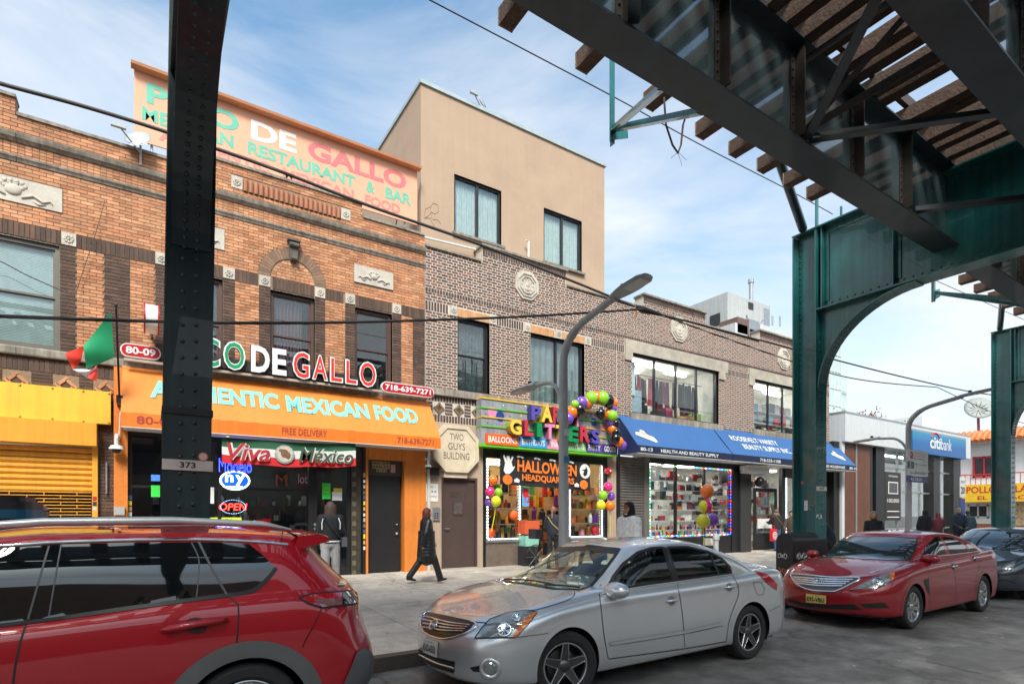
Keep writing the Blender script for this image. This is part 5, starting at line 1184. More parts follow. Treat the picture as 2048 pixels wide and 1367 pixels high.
# display wares standing in the doorway
q = P(1075, 1120, FY - .5)
for i, (dx, w, z0, h, c, lb) in enumerate(((-.35, .5, .3, .55, '2A2A2E', 'black wire rack base of goods in the party shop doorway'), (-.3, .45, .86, .3, '8CC8B4', 'mint green box on the rack in the party shop doorway'), (-.32, .5, 1.2, .38, 'D8603A', 'orange printed box topmost on the party shop doorway rack'))):
    tag(MB().box(q.x + dx, q.x + dx + w, FY - .35, FY + .02, z0, z0 + h).build('display_box', mk('db_' + c, c, .6, var=.2, vs=8)), lb, 'box')
o = thing('poster', 'blue balloon poster with number twelve in the party shop', 'poster', P(1052, 1005, FY - .02)); q0, q1 = P(1044, 1012, FY - .02), P(1058, 975, FY - .02)
MB().box(q0.x, q1.x, FY - .03, FY - .02, q0.z, q1.z).build('sheet', mk('poster_sky', (.12, .38, .70), .5), o); MB().prism([((q0.x + q1.x) / 2 + .11 * math.cos(k * .524), FY - .031, q1.z - .15 + .13 * math.sin(k * .524)) for k in range(12)][::-1], (0, -.003, 0)).build('printed_balloon', mk('pb_red', (.7, .03, .03), .5), o); text('12', (q0.x + .08, FY - .031, q0.z + .12), UX, UZ, .18, .2, mk('poster_ink', (.55, .02, .03), .5), o, bold=.03, ext=.002)
# halloween banner
YH = 13.12; HB = thing('cloth_banner', 'black seasonal banner with orange lettering hung in the party shop window', 'banner', P(1090, 980, YH))
hx0, hx1 = P(1000, 940, YH).x, P(1180, 940, YH).x; hz1, hz0 = P(1001, 906, YH).z, P(1001, 968, YH).z
rows = []
for i in range(7):
    rows.append([(hx0 + (hx1 - hx0) * j / 30, YH + .02 * math.sin(j * .8 + i * .4), hz0 + (hz1 - hz0) * i / 6 - .10 * (j / 30)) for j in range(31)])
MB().grid(rows).build('cloth', mk('banner_black', (.02, .02, .022), .6, var=.3, vs=6), HB, smooth=True)
m_ho = mk('halloween_orange', (.85, .20, .025), .6); HH = hz1 - hz0; HW = hx1 - hx0; sl = Vector((1, 0, -.10 / HW)).normalized()
def hb(s, a, c, f0, f1): text(s, (hx0 + HW * a, YH - .025, hz0 + HH * f0 - .10 * a), sl, UZ, HW * (c - a), HH * (f1 - f0), m_ho, HB, bold=.035, ext=.002, off=.006)
hb('HALLOWEEN', .17, .83, .46, .86); hb('HEADQUARTERS', .22, .80, .14, .40)
m_gh = mk('ghost_white', (.78, .78, .76), .6)
def flat(pts, m, nm, y=YH - .032): MB().prism([(hx0 + HW * u, y, hz0 + HH * v - .1 * u) for u, v in pts], (0, -.004, 0)).build(nm, m, HB)
flat([(.03, .45), (.05, .35), (.09, .36), (.13, .5), (.145, .62), (.12, .6), (.11, .75), (.13, .92), (.115, .95), (.10, .8), (.085, .95), (.06, .93), (.06, .8), (.035, .97), (.025, .92), (.045, .7)], m_gh, 'ghost')
for cx_, cz_, rr in ((.07, .17, .05), (.915, .2, .05)): flat([(cx_ + rr * math.cos(k * .524), cz_ + rr * 3.3 * math.sin(k * .524)) for k in range(12)], m_ho, 'pumpkin')
flat([(.93 + .065 * math.cos(k * .393), .68 + .26 * math.sin(k * .393)) for k in range(16)], m_gh, 'moon')
flat([(.905, .58), (.92, .5), (.95, .55), (.96, .7), (.945, .85), (.93, .75), (.89, .72), (.92, .68)], mk('banner_black2', (.02, .02, .02), .6), 'witch', YH - .04)
for cx_ in (.2, .38, .55, .76): flat([(cx_ - .04, .95), (cx_ - .02, .91), (cx_, .94), (cx_ + .02, .9), (cx_ + .04, .93), (cx_ + .02, .97), (cx_ - .02, .985)], m_gh, 'bat')
for cx_ in (.165, .83): flat([(cx_ - .025, .1), (cx_ + .025, .1), (cx_ + .028, .19), (cx_, .25), (cx_ - .028, .19)], m_gh, 'small_ghost')
# ================================================================ beauty supply
BS = thing('beauty_shop', 'beauty supply front with lit display windows and grey roll shutter', 'shop front', (18, FY, .3))
sx = [P(p, 1000, FY).x for p in (1236, 1288, 1297, 1352, 1409, 1462, 1476, 1497)]
MB().box(12.62, sx[0] + .04, FY - .06, FY + .1, .2, 3.7).build('post', m_blk, BS)
m_sh = mk('shutter_grey', (.22, .20, .18), .45, metal=.4, var=.12, vs=3, streak=.2)
z = 3.66
while z > .35:
    MB().prism([(sx[0] + .04, FY + .02, z), (sx[0] + .04, FY - .02, z - .015), (sx[0] + .04, FY - .025, z - .06), (sx[0] + .04, FY + .0, z - .085), (sx[0] + .04, FY + .02, z - .09)][::-1], (sx[1] - sx[0] - .08, 0, 0)).build('shutter_slat', m_sh, BS); z -= .09
MB().box(sx[1] - .04, sx[2], FY - .06, FY + .08, .2, 3.7).build('shutter_rail', m_sh, BS)
MB().box(sx[2], sx[5], FY - .02, FY + .1, .25, .95).build('stall_riser', m_blk, BS); MB().box(sx[2], sx[7], FY - .03, FY + .1, 3.5, 3.75).build('header', m_blk, BS)
for x in (sx[3], sx[4]): MB().box(x - .04, x + .04, FY - .01, FY + .08, .95, 3.5).build('mullion', m_blk, BS)
for a, c in ((sx[2], sx[3] - .04), (sx[3] + .04, sx[4] - .04), (sx[4] + .04, sx[5])): MB().box(a, c, FY + .03, FY + .036, .95, 3.5).build('pane', m_glass_s, BS)
MB().box(sx[5], sx[6], FY - .05, FY + .15, .25, 3.5).build('post', m_blk, BS); MB().box(sx[6], sx[7], FY - .12, FY + .1, .25, 3.5).build('post', mk('post_grey', (.035, .035, .035), .5), BS)
led = ['2060FF', '20E040', 'FF3020', 'F0F0FF', '8040FF', '30D0E0']
b = MB(); ms = [mk('led_' + c, c, .4, var=0, emit=2.2) for c in led]; k = 0
x = sx[2] + .04
while x < sx[5] - .06:
    for z in (3.44, 1.0): b.mi = (k * 7 + (3 if z > 2 else 0)) % 6; b.box(x, x + .07, FY - .02, FY - .01, z, z + .03)
    x += .12; k += 1
z = 1.05
while z < 3.4:
    for xx in (sx[2] + .03, sx[5] - .06): b.mi = (k * 5) % 6; b.box(xx, xx + .03, FY - .02, FY - .01, z, z + .07); k += 1
    z += .12
b.build('led_strip', ms, BS, kind='stuff')
m_bwall = mk('shop_white_wall', (.78, .78, .74), .7, var=.08)
room(BS, sx[2], 24.6, FY + .12, 3.2, .3, 3.72, m_bwall, floor=mk('shop_floor', (.35, .3, .25), .6), lights=[(14.3, 16.0, .35, .55, 0), (16.2, 17.9, .6, .8, 0), (14.3, 16.4, 1.4, 1.6, 0), (17, 18.6, 1.6, 1.8, 0), (19.6, 21.2, .5, .7, 0), (21.4, 23.4, 1.0, 1.2, 0)])
bc = ['D8D8DC', 'E8E4DC', '6A8AA8', 'E07A30', '2A2C34', 'C8303A', 'B8C8D4', 'F0E8E8', '485868', 'E8C8B0', '8A3A50', '40505A', 'F4F4F4']
goods('beauty_goods', None, sx[2] + .1, sx[4], FY + .35, FY + .5, (1.55, 1.95, 2.3, 2.65, 3.0), .3, bc, 31, BS, .1, .28, .08)
goods('beauty_goods', None, sx[4], sx[5] - .1, FY + .3, FY + .5, (1.4, 1.75, 2.1, 2.5), .3, ['2A2A2E', '3A3A40', '505058', '8A8A90', '6A2A3A', '404A50', '1E1E22'], 32, BS, .08, .16, .4)
goods('beauty_bottles', None, sx[2] + .06, sx[5] - .1, FY + .12, FY + .3, (1.0,), .22, ['D02A30', 'E87A20', '7A3090', 'F0E0D0', '30A060', 'E8B0C0', '3A60B0', 'F0D040'], 33, BS, .05, .085, .8)
goods('beauty_bottles', None, sx[2] + .06, sx[5] - .1, FY + .3, FY + .45, (1.22,), .2, ['A02A30', 'C87A30', '5A3070', 'E0D0C0', '308050', 'E8A0B0', '20222A'], 34, BS, .05, .09, .7)
goods('beauty_goods', None, 19.4, 24.4, FY + 1.8, FY + 2.2, (.6, 1.0, 1.4, 1.8, 2.2, 2.6, 3.0), .32, bc, 35, BS, .12, .3, .1)
for z in (1.2, 1.52, 1.92, 2.27, 2.62, 2.97): MB().box(sx[2] + .05, sx[5] - .05, FY + .3, FY + .62, z, z + .018).build('shelf', m_bwall, BS)
for (px, py) in ((1431, 958), (1445, 966), (1398, 955)):          # wig heads
    q = P(px, py, FY + .35); MB().ball(q, (.09, .1, .13), 10).build('wig_head', mk('mannequin', (.72, .62, .55), .5), BS, smooth=True); MB().ball(q + Vector((0, .02, .05)), (.13, .13, .12), 10).build('wig', mk('wig_brown', (.10, .06, .035), .8, bump=.6, bs=80), BS, smooth=True)
# open glazed door and side lights
MB().box(sx[7], 19.25, FY + .9, FY + 1.0, 3.05, 3.5).build('door_header', m_blk, BS)
dxa, dxb = P(1500, 1000, FY + .5).x, P(1545, 1000, FY + .5).x
dr = empty_part('door', BS); b = MB(); b.box(dxa, dxa + .12, FY + .3, FY + .36, .33, 2.85); b.box(dxb - .12, dxb, FY + .3, FY + .36, .33, 2.85); b.box(dxa + .12, dxb - .12, FY + .3, FY + .36, 2.7, 2.85); b.box(dxa + .12, dxb - .12, FY + .3, FY + .36, .33, 1.0); b.build('door_frame', m_blk, dr)
MB().box(dxa + .12, dxb - .12, FY + .32, FY + .326, 1.0, 2.7).build('pane', m_glass_s, dr); MB().box(dxa + .2, dxb - .3, FY + .29, FY + .298, 1.2, 1.6).build('door_notice', m_paper, dr); MB().box(dxb - .5, dxb - .2, FY + .29, FY + .298, 2.3, 2.6).build('door_notice', mk('notice_mint', (.25, .5, .35), .6), dr)
for (a, c) in ((dxb, dxb + .1), (22.0, 22.15), (24.6, 25.7)): MB().box(a, c, FY + .0, FY + .15, .25, 3.7).build('post', m_blk, BS)
MB().box(dxb + .1, 22.0, FY + .05, FY + .056, .9, 3.3).build('pane', m_glass_s, BS); MB().box(dxb, 24.6, FY + .0, FY + .1, 3.3, 3.75).build('header', m_blk, BS); MB().box(dxb + .1, 24.6, FY + .0, FY + .1, .25, .9).build('stall_riser', m_blk, BS); MB().box(22.15, 24.6, FY + .05, FY + .056, .9, 3.3).build('pane', m_glass_s, BS)
for xx in (dxb + .16, 24.5):
    b = MB(); z = .95
    while z < 3.25: b.box(xx, xx + .035, FY - .015, FY - .005, z, z + .05); z += .085
    b.build('led_strip', m_led if xx < 24 else mk('led_20E040', '20E040', .4, var=0, emit=2.2), BS, kind='stuff')
q = P(1519, 963, FY - .3); o = MB().ball(q, .2, 20).build('hanging_globe', mk('black_globe', (.008, .008, .009), .35), smooth=True); tag(o, 'black round globe hanging over the beauty shop door', 'globe')
# blue awnings
m_blue = mk('awning_blue', (.035, .115, .30), .6, var=.05, vs=2); m_navy = mk('valance_navy', (.012, .018, .05), .6); m_navy2 = mk('awning_side_navy', (.014, .028, .105), .6)
t, st, vt = awning('awning', 'left blue awning over the beauty shop display window', 12.70, 17.42, 4.98, 12.39, 3.92, 3.68, m_blue, m_navy, m_white, m_navy2)
xv = [P(p, 900, 12.39).x for p in (1281, 1305, 1322, 1437)]
vt('80-13', xv[0], xv[1], .3, .75, mw, bold=.015); vt('HEALTH AND BEAUTY SUPPLY', xv[2], xv[3], .28, .75, mw, bold=.015)
def hat(t, cx, f, yp=12.39, zv=3.92, zt=4.98):
    v = Vector((0, FY - .03 - yp, zt - zv)); o = Vector((cx, yp, zv)) + v * f; v.normalize(); n = UX.cross(v)
    for (pts, m, h) in (([(-.42, -.02), (-.1, -.14), (.30, -.30), (.42, -.26), (.36, -.05), (.1, .06), (.08, .22), (-.08, .26), (-.14, .12), (-.36, .12)], mk('print_cream', (.72, .66, .58), .6), .004), ([(-.12, .0), (.05, -.06), (.30, -.22), (.2, -.02), (.05, .16), (-.06, .2)], mk('print_sand', (.55, .42, .33), .6), .008)):
        MB().prism([o + UX * a + v * b_ + n * h for a, b_ in pts], n * .003).build('printed_hands', m, t)
hat(t, P(1288, 875, 12.7).x + .05, .36)
t, st, vt = awning('awning', 'right blue awning with white shop name beside the green column', 17.46, 26.2, 4.98, 12.39, 3.92, 3.68, m_blue, m_navy, m_white, m_navy2)
Ym = 12.8; xx = [P(p, 900, Ym).x for p in (1468, 1562, 1482, 1576)]
st('ROOSEVELT VARIETY', xx[0], xx[1], .56, .75, mw, bold=.012); st('BEAUTY SUPPLY INC.', xx[2], xx[3], .26, .45, mw, bold=.012)
xv = [P(p, 925, 12.39).x for p in (1520, 1561, 1646, 1690, 1699, 1713)]
vt('718-533-1108', xv[0], xv[1], .25, .75, mw, bold=.015); vt('AND HOUSEWARE', xv[2], xv[3], .25, .72, mw, bold=.015); vt('80-15', xv[4], xv[5], .25, .72, mw, bold=.015)
hat(t, 25.3, .42)
o = MB().box(P(1490, 930, 12.9).x, P(1533, 930, 12.9).x, 12.75, 13.1, 3.33, 3.62).build('vent_box', m_white); tag(o, 'white metal vent box under the blue awning above the shop door', 'vent')
# ================================================================ balloons
bal = dict(o='F07818', k='E83080', l='8CCC28', y='D8D820', p='7A4AB8', b='141414')
def balloon(parent, px, py, rpx, Y, c, nm='balloon'):
    q = P(px, py, Y); dep = q.x * SN + q.y * CS; r_ = rpx * dep / FPX
    b = MB(); b.ball(q, (r_ * .93, r_ * .93, r_), 14); b.lathe([(.012, 0), (.004, -.02), (.014, -.03)], q + Vector((0, 0, -r_)), n=6)
    b.build(nm, mk('balloon_' + c, bal[c], .18, var=.02, coat=.4), parent, smooth=True)
for (lb, Y, L_) in (('balloon cluster at the left edge of the party shop window', 12.85, ((986, 960, 10.5, 'o'), (980, 983, 10.5, 'k'), (997, 984, 9, 'l'), (978, 1004, 9, 'p'), (992, 1002, 11.5, 'y'))),
                    ('balloon cluster on the beige pier between the two shops', 12.85, ((1216, 973, 10, 'k'), (1206, 990, 10, 'l'), (1222, 992, 9, 'p'), (1202, 1010, 10.5, 'y'), (1220, 1011, 10.5, 'o'))),
                    ('standing balloon cluster on the sidewalk behind the silver sedan roof', 8.0, ((1414, 982, 14.5, 'o'), (1409, 1012, 13, 'y'), (1411, 1012, 14.5, 'k'), (1425, 1038, 13, 'p'), (1406, 1041, 14.5, 'y')))):
    q = P(L_[-1][0], L_[-1][1] + 60, Y); t = thing('balloon_cluster', lb, 'balloons', (q.x, Y, gz(Y) if Y < 9 else q.z))
    for i, (x, y, r_, c) in enumerate(L_): balloon(t, x, y, r_, Y + (.14 if c == 'p' else (-.06 if i == len(L_) - 1 else 0)), c)
    l = L_[-1]; MB().tube([P(l[0], l[1] + 12, Y), P(l[0] + (-9 if Y > 9 and l[0] < 1100 else (6 if Y < 9 else 0)), l[1] + (60 if Y > 9 else 90), Y)], .012, 5).build('ribbon', mk('balloon_y', bal['y'], .3), t)
    if Y < 9: MB().lathe([(0, .22), (.06, .2), (.08, .05), (.09, 0)], (P(1412, 1040, Y).x + .1, Y, gz(Y)), n=10).build('weight', mk('balloon_l', bal['l'], .3), t)
t = thing('balloon_arch', 'curved arch of orange black lime and purple balloons beside the party sign', 'balloon arch', P(1190, 890, 12.7))
for (x, y, r_, c) in ((1136, 837, 13, 'p'), (1144, 824, 13.5, 'o'), (1150, 808, 9, 'l'), (1159, 819, 13.5, 'b'), (1163, 806, 14, 'p'), (1174, 805, 14, 'o'), (1182, 796, 14, 'l'), (1193, 794, 13, 'o'), (1205, 796, 14.5, 'l'), (1216, 801, 14, 'b'), (1224, 806, 13, 'o'), (1224, 817, 11, 'p'), (1201, 826, 10.5, 'b'), (1216, 828, 11, 'o'), (1224, 831, 12, 'l'), (1222, 843, 11, 'p'), (1231, 846, 9, 'b'), (1225, 858, 11, 'o'), (1232, 864, 9, 'b'), (1231, 876, 10.5, 'b'), (1238, 883, 10.5, 'o'), (1245, 890, 10, 'p')):
    balloon(t, x, y, r_, 12.62 + (.1 if c in 'po' else 0), c)
# ================================================================ bank at the corner
BK = thing('bank_building', 'single storey corner bank with white fascia and brown panelled wall', 'building', (33, 13.1, .3))
m_fas = mk('fascia_white', (.60, .62, .62), .5, var=.05, streak=.08); YK = 13.1
zf1, zf0 = P(1674, 827, YK).z, P(1674, 882, YK).z
xk = [P(p, 1000, YK).x for p in (1676, 1686, 1712, 1740, 1752, 1778, 1812, 1905, 1932)]
for a, c in ((26.2, 30.2), (30.21, 34.3), (34.31, 40.6)): MB().box(a, c, YK - .25, 26, zf0, zf1).build('fascia_panel', m_fas, BK)
MB().box(26.2, 40.6, 12.86, 26, zf1 + .002, zf1 + .12).build('roof_edge', m_zinc, BK)
MB().box(26.2, 26.45, YK - .1, 26, .3, zf0).build('side_wall', m_fas, BK)
m_wood = mk('walnut_panel', (.14, .052, .028), .45, var=.15, vs=3, streak=.2)
MB().box(25.72, xk[1], YK, YK + .3, .3, zf0).build('pier', m_blk, BK)
MB().box(xk[1], xk[2] - .06, YK, YK + .2, .55, zf0).build('wood_panel', m_wood, BK); MB().box(xk[2] + .06, xk[3], YK, YK + .2, .55, zf0).build('wood_panel', m_wood, BK); MB().box(xk[2] - .06, xk[2] + .06, YK - .03, YK + .2, .3, zf0).build('strip', m_zinc, BK); MB().box(xk[1], xk[3], YK - .02, YK + .2, .3, .55).build('plinth', m_zinc, BK)
for a, c in ((xk[3], xk[3] + .25), (xk[4], xk[4] + .9), (36.2, 37.0), (38.9, 39.9)): MB().box(a, c, YK, YK + .5, .3, zf0).build('pier', m_blk, BK)
MB().box(xk[4] + .9, 38.9, YK + .25, YK + .256, .6, zf0).build('pane', m_glass_s, BK)
for x in (xk[5] + 1.4, 33.6, 35, 37.6): MB().box(x, x + .1, YK + .2, YK + .3, .3, zf0).build('mullion', m_zinc, BK)
for z in (1.0, 2.9, 4.1): MB().box(xk[4] + .9, 38.9, YK + .2, YK + .3, z, z + .08).build('transom', m_zinc, BK)
room(BK, xk[4], 40.4, YK + .35, 5, .3, zf0 - .02, mk('bank_room', (.4, .42, .42), .8, var=.3, vs=1), lights=[(30, 38, 1, 1.2, 0), (30, 38, 3, 3.2, 0)])
AD = thing('poster', 'tall black bank card poster in the bank window', 'poster', P(1790, 1040, YK)); q0, q1 = P(1775, 1040, YK - .0), P(1806, 945, YK)
MB().box(q0.x, q1.x, YK + .1, YK + .13, q0.z, q1.z).build('sheet', mk('poster_black', (.02, .018, .016), .4), AD)
w_ = q1.x - q0.x; h_ = q1.z - q0.z; y_ = YK + .1
text('INTRODUCING', (q0.x + w_ * .2, y_, q0.z + h_ * .9), UX, UZ, w_ * .6, h_ * .035, mw, AD, ext=.002); text('100,000', (q0.x + w_ * .13, y_, q0.z + h_ * .36), UX, UZ, w_ * .74, h_ * .09, mw, AD, ext=.002)
b = MB(); b.box(q0.x + w_ * .18, q0.x + w_ * .8, y_ - .012, y_ - .004, q0.z + h_ * .55, q0.z + h_ * .8); b.build('card_border', mw, AD); MB().box(q0.x + w_ * .22, q0.x + w_ * .76, y_ - .02, y_ - .013, q0.z + h_ * .57, q0.z + h_ * .78).build('card', mk('card_dark', (.05, .05, .055), .3), AD)
for z in (.06, .18): MB().box(q0.x + w_ * .12, q0.x + w_ * .88, y_ - .01, y_ - .004, q0.z + h_ * z, q0.z + h_ * z + .04).build('rule', mw, AD)
YC = 12.75; CS_ = thing('bank_sign', 'blue bank sign with white lettering and red arc above the corner entrance', 'sign', P(1880, 900, YC))
c0, c1 = P(1826, 903, YC), P(1932, 915, YC); ct = P(1826, 860, YC).z
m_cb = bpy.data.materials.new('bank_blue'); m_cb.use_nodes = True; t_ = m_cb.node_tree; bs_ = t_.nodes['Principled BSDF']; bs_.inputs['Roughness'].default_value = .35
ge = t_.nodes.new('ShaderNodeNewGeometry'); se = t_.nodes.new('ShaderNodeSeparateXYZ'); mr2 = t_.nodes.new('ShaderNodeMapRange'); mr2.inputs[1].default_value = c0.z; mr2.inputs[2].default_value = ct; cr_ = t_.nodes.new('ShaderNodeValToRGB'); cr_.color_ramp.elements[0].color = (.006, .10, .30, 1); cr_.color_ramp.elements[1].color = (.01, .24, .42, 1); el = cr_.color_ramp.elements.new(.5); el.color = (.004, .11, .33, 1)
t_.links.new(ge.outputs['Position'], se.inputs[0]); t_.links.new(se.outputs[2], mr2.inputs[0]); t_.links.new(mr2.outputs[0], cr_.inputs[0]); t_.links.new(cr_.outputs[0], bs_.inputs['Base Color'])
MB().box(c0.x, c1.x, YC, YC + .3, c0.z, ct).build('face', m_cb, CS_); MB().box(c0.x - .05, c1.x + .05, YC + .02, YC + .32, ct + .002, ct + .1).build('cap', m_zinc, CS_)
xa, xb = P(1860, 890, YC).x, P(1881, 890, YC).x; xc = P(1903, 890, YC).x; zc = c0.z + (ct - c0.z) * .30
text('citi', (xa, YC, zc), UX, UZ, xb - xa, .62, mw, CS_, bold=.02, ext=.004); text('bank', (xb + .08, YC, zc), UX, UZ, xc - xb - .08, .62, mw, CS_, ext=.004)
b = MB(); xm = (xa + xb) / 2; b.tube([(xm + .55 * math.cos(a), YC - .01, zc + .42 + .42 * math.sin(a)) for a in [math.pi * (.12 + .76 * k / 12) for k in range(13)]], .035, 6); b.build('red_arc', mk('arc_red', (.6, .04, .03), .5), CS_)
MB().box(32.9, 33.2, 17, 19, 6.3, 7.1).build('rooftop_unit', m_zinc, BK)
q = P(1705, 865, 20); t = thing('rooftop_plant', 'grey rooftop housing behind the bank sign', 'roof unit', (46, 22, 6.3)); q0, q1 = P(1845, 862, 22), P(1878, 838, 22)
MB().box(q0.x, q1.x, 22, 25, 6.3, q1.z).build('housing', m_fas, t); MB().box(q1.x + .02, q1.x + 1.2, 22.5, 25, 6.3, q1.z - .4).build('vent', mk('vent_brown', (.25, .2, .16), .7), t)
# bare autumn tree behind the bank
def tree(name, label, base, h, seed, leafc, n, spread, leaf=.09):
    rg = random.Random(seed); t = thing(name, label, 'tree', base); bs = Vector(base); tips = []; b = MB()
    def branch(p, d, l, r_, lev):
        q = p + d * l; b.tube([p, (p + q) / 2 + Vector((rg.uniform(-.05, .05) * l, rg.uniform(-.05, .05) * l, 0)), q], [r_, r_ * .85, r_ * .7], 5, False); tips.append((q, lev))
        if lev < 4:
            for _ in range(3 if lev < 3 else 2):
                nd = (d + Vector((rg.uniform(-1, 1), rg.uniform(-1, 1), rg.uniform(-.2, .8))) * spread).normalized(); branch(q, nd, l * rg.uniform(.6, .8), r_ * .65, lev + 1)
    branch(bs, Vector((0, 0, 1)), h * .36, h * .02, 0); b.build('trunk', mk('bark', (.09, .065, .045), .9), t)
    lf = MB(); ms = [mk('leaf_' + c, c, .8) for c in leafc]
    tp = [p for p, l in tips if l >= 2]
    for _ in range(n):
        p = rg.choice(tp) + Vector((rg.gauss(0, .35), rg.gauss(0, .35), rg.gauss(0, .3))); u = Vector((rg.uniform(-1, 1), rg.uniform(-1, 1), rg.uniform(-1, 1))).normalized(); v = u.orthogonal().normalized(); lf.mi = rg.randrange(len(ms)); lf.face([p - u * leaf, p + v * leaf * .6, p + u * leaf, p - v * leaf * .6])
    lf.build('crown', ms, t, kind='stuff')
q = P(1725, 1000, 24); tree('street_tree', 'thin autumn tree with rusty leaves showing above the bank roof', (q.x, 24, 0), 11.2, 5, ['8A4A1E', 'A8642A', '6A4A20', '7A3A18'], 900, .62, .13)
# ================================================================ glass tower and rooftop blocks
q0, q1 = P(1655, 690, 45), P(1681, 690, 45); t = thing('glass_tower', 'pale glass office tower far behind the brick row', 'building', (q0.x + 4, 50, 0)); m_gt = mk('tower_glass', (.42, .52, .52), .12, var=.08, vs=.3)
x0, x1 = P(1640, 700, 45).x, P(1681, 700, 45).x; zt = P(1681, 690, 45).z
MB().box(x0, x1, 45, 60, 0, zt).build('core', m_gt, t)
x2 = P(1697, 740, 45).x; zt2 = P(1697, 755, 45).z; MB().box(x1 + .01, x2, 45.3, 60, 0, zt2).build('annexe', m_gt, t)
for k in range(7): MB().box(x0 + (x1 - x0) * k / 6 - .05, x0 + (x1 - x0) * k / 6 + .05, 44.9, 45, 0, zt).build('mullion', m_fas, t)
for k in range(12): MB().box(x0, x2, 44.88, 45, 3 + k * 2.6, 3.16 + k * 2.6).build('spandrel', m_fas, t) if 3 + k * 2.6 < zt2 else MB().box(x0, x1, 44.88, 45, 3 + k * 2.6, 3.16 + k * 2.6).build('spandrel', m_fas, t) if 3 + k * 2.6 < zt else None
GYK = 18.0; g0, g1 = P(1455, 583, GYK), P(1540, 612, GYK); t = thing('stair_bulkhead', 'pale grey rendered bulkhead with vent pipe on the brick row roof', 'bulkhead', ((g0.x + g1.x) / 2, 20, 8.3))
m_gr = mk('grey_render', (.46, .47, .46), .85, var=.06, streak=.12); bz = g0.z
MB().box(g0.x, g1.x, GYK, 22.6, 8.1, bz).build('wall', m_gr, t)
q = P(1501, 605, GYK); MB().box(q.x - .2, q.x + .22, GYK - .03, GYK + .01, q.z - .35, q.z + .0).build('window', m_wdark, t); q = P(1533, 625, GYK); MB().box(q.x - .25, q.x + .25, GYK - .03, GYK + .01, q.z - .9, q.z + .2).build('door', m_zinc, t)
q = PX(1430, 640, g0.x - .02); MB().box(g0.x - .04, g0.x + .01, q.y - .3, q.y + .3, q.z - .3, q.z + .3).build('window', m_wdark, t)
q = P(1502, 598, 19); MB().tube([(q.x, 19, bz), (q.x, 19, P(1502, 562, 19).z)], .12, 10).build('vent_pipe', m_zinc, t); MB().lathe([(.16, 0), (.16, .2), (0, .22)], (q.x, 19, P(1502, 566, 19).z), n=12).build('pipe_cap', m_zinc, t)
# rooftop machinery in front of it
t = thing('rooftop_machinery', 'cluttered grey rooftop fans and ducts above the brick parapet', 'roof unit', P(1505, 668, 14.6))
for (a, b0, c, d, m, nm) in ((1475, 652, 1498, 640, mk('unit_brown', (.16, .10, .08), .7), 'housing'), (1498, 662, 1518, 643, m_zinc, 'fan_drum'), (1470, 662, 1495, 652, m_fas, 'duct'), (1520, 662, 1542, 655, m_fas, 'duct'), (1500, 676, 1516, 662, m_wdark, 'motor')):
    p0, p1 = P(a, b0, 14.6), P(c, d, 14.6); MB().box(p0.x, p1.x, 14.6, 15.5, p0.z - .25, p1.z).build(nm, m, t)
for (a, b0, c, d) in ((1495, 640, 1493, 630), (1512, 655, 1530, 636), (1545, 650, 1545, 632), (1560, 652, 1560, 632)): MB().tube([P(a, b0, 15), P(c, d, 15)], .04, 6).build('pipe', m_zinc, t)
MB().box(P(1520, 662, 16).x, P(1582, 662, 16).x, 16, 18, 8.3, P(1545, 655, 16).z).build('white_duct', m_fas, t)
# ================================================================ white restaurant with tiled eaves across the side street
XR = 53.0; WR = thing('corner_restaurant', 'white two storey restaurant with orange tiled eaves beyond the bank', 'building', (XR, 14, .15))
m_wh = mk('white_render', (.70, .69, .67), .8, var=.05); m_rd = mk('red_trim', (.55, .03, .03), .5)
ze = PX(1960, 885, XR).z
MB().box(XR, XR + 14, 9.5, 26, .15, ze + .9).build('wall', m_wh, WR)
MB().box(XR - 1.2, XR + 14, 9.5, 26, 3.55, 3.9).build('balcony_slab', m_wh, WR)
y = 10.0; m_tile = mk('roof_tile', (.62, .19, .06), .7, isl=.15)
tl_ = None
while y < 24:
    for r_ in range(3):
        if tl_ is None: tl_ = MB().tube([(0, 0, 0), (-.42, 0, -.28)], .17, 8).build('roof_tile', m_tile, WR, local=True); tl_.location = Vector((XR + .15 - r_ * .38, y, ze + .85 - r_ * .26)) - WO[WR]
        else: copy_obj(tl_, WR, Vector((XR + .15 - r_ * .38, y, ze + .85 - r_ * .26)) - WO[WR])
    y += .36
MB().box(XR - .9, XR, 9.5, 26, ze - .02, ze + .06).build('eave_board', m_fas, WR)
for (a, b0, c, d) in ((1946, 955, 1992, 910), (1936, 1035, 1978, 1008)):
    p0, p1 = PX(a, b0, XR), PX(c, d, XR); y0, y1 = p1.y, p0.y
    w = empty_part('window', WR); fm = m_rd if d < 950 else m_fas
    for (ya, yb, za, zb) in ((y0, y0 + .12, p0.z, p1.z), (y1 - .12, y1, p0.z, p1.z), (y0, y1, p1.z - .12, p1.z), (y0, y1, p0.z, p0.z + .12), ((y0 + y1) / 2 - .05, (y0 + y1) / 2 + .05, p0.z, p1.z)): MB().box(XR - .08, XR - .001, ya, yb, za, zb).build('frame', fm, w)
    MB().box(XR - .03, XR - .02, y0 + .1, y1 - .1, p0.z + .1, p1.z - .1).build('pane', mk('far_glass', (.05, .045, .05), .08), w)
for k in range(40): MB().box(XR - 1.18, XR - 1.15, 10 + k * .32, 10.04 + k * .32, 3.9, 4.75).build('baluster', m_rd, WR)
MB().box(XR - 1.19, XR - 1.13, 9.5, 26, 4.75, 4.82).build('handrail', m_rd, WR); MB().box(XR - 1.21, XR - 1.2, 17.2, 18.2, 3.3, 5.6).build('red_post', m_rd, WR)
MB().box(XR - .02, XR, 9.6, 22, .2, 1.1).build('brick_base', mk('base_brick', (.35, .12, .07), .8), WR)
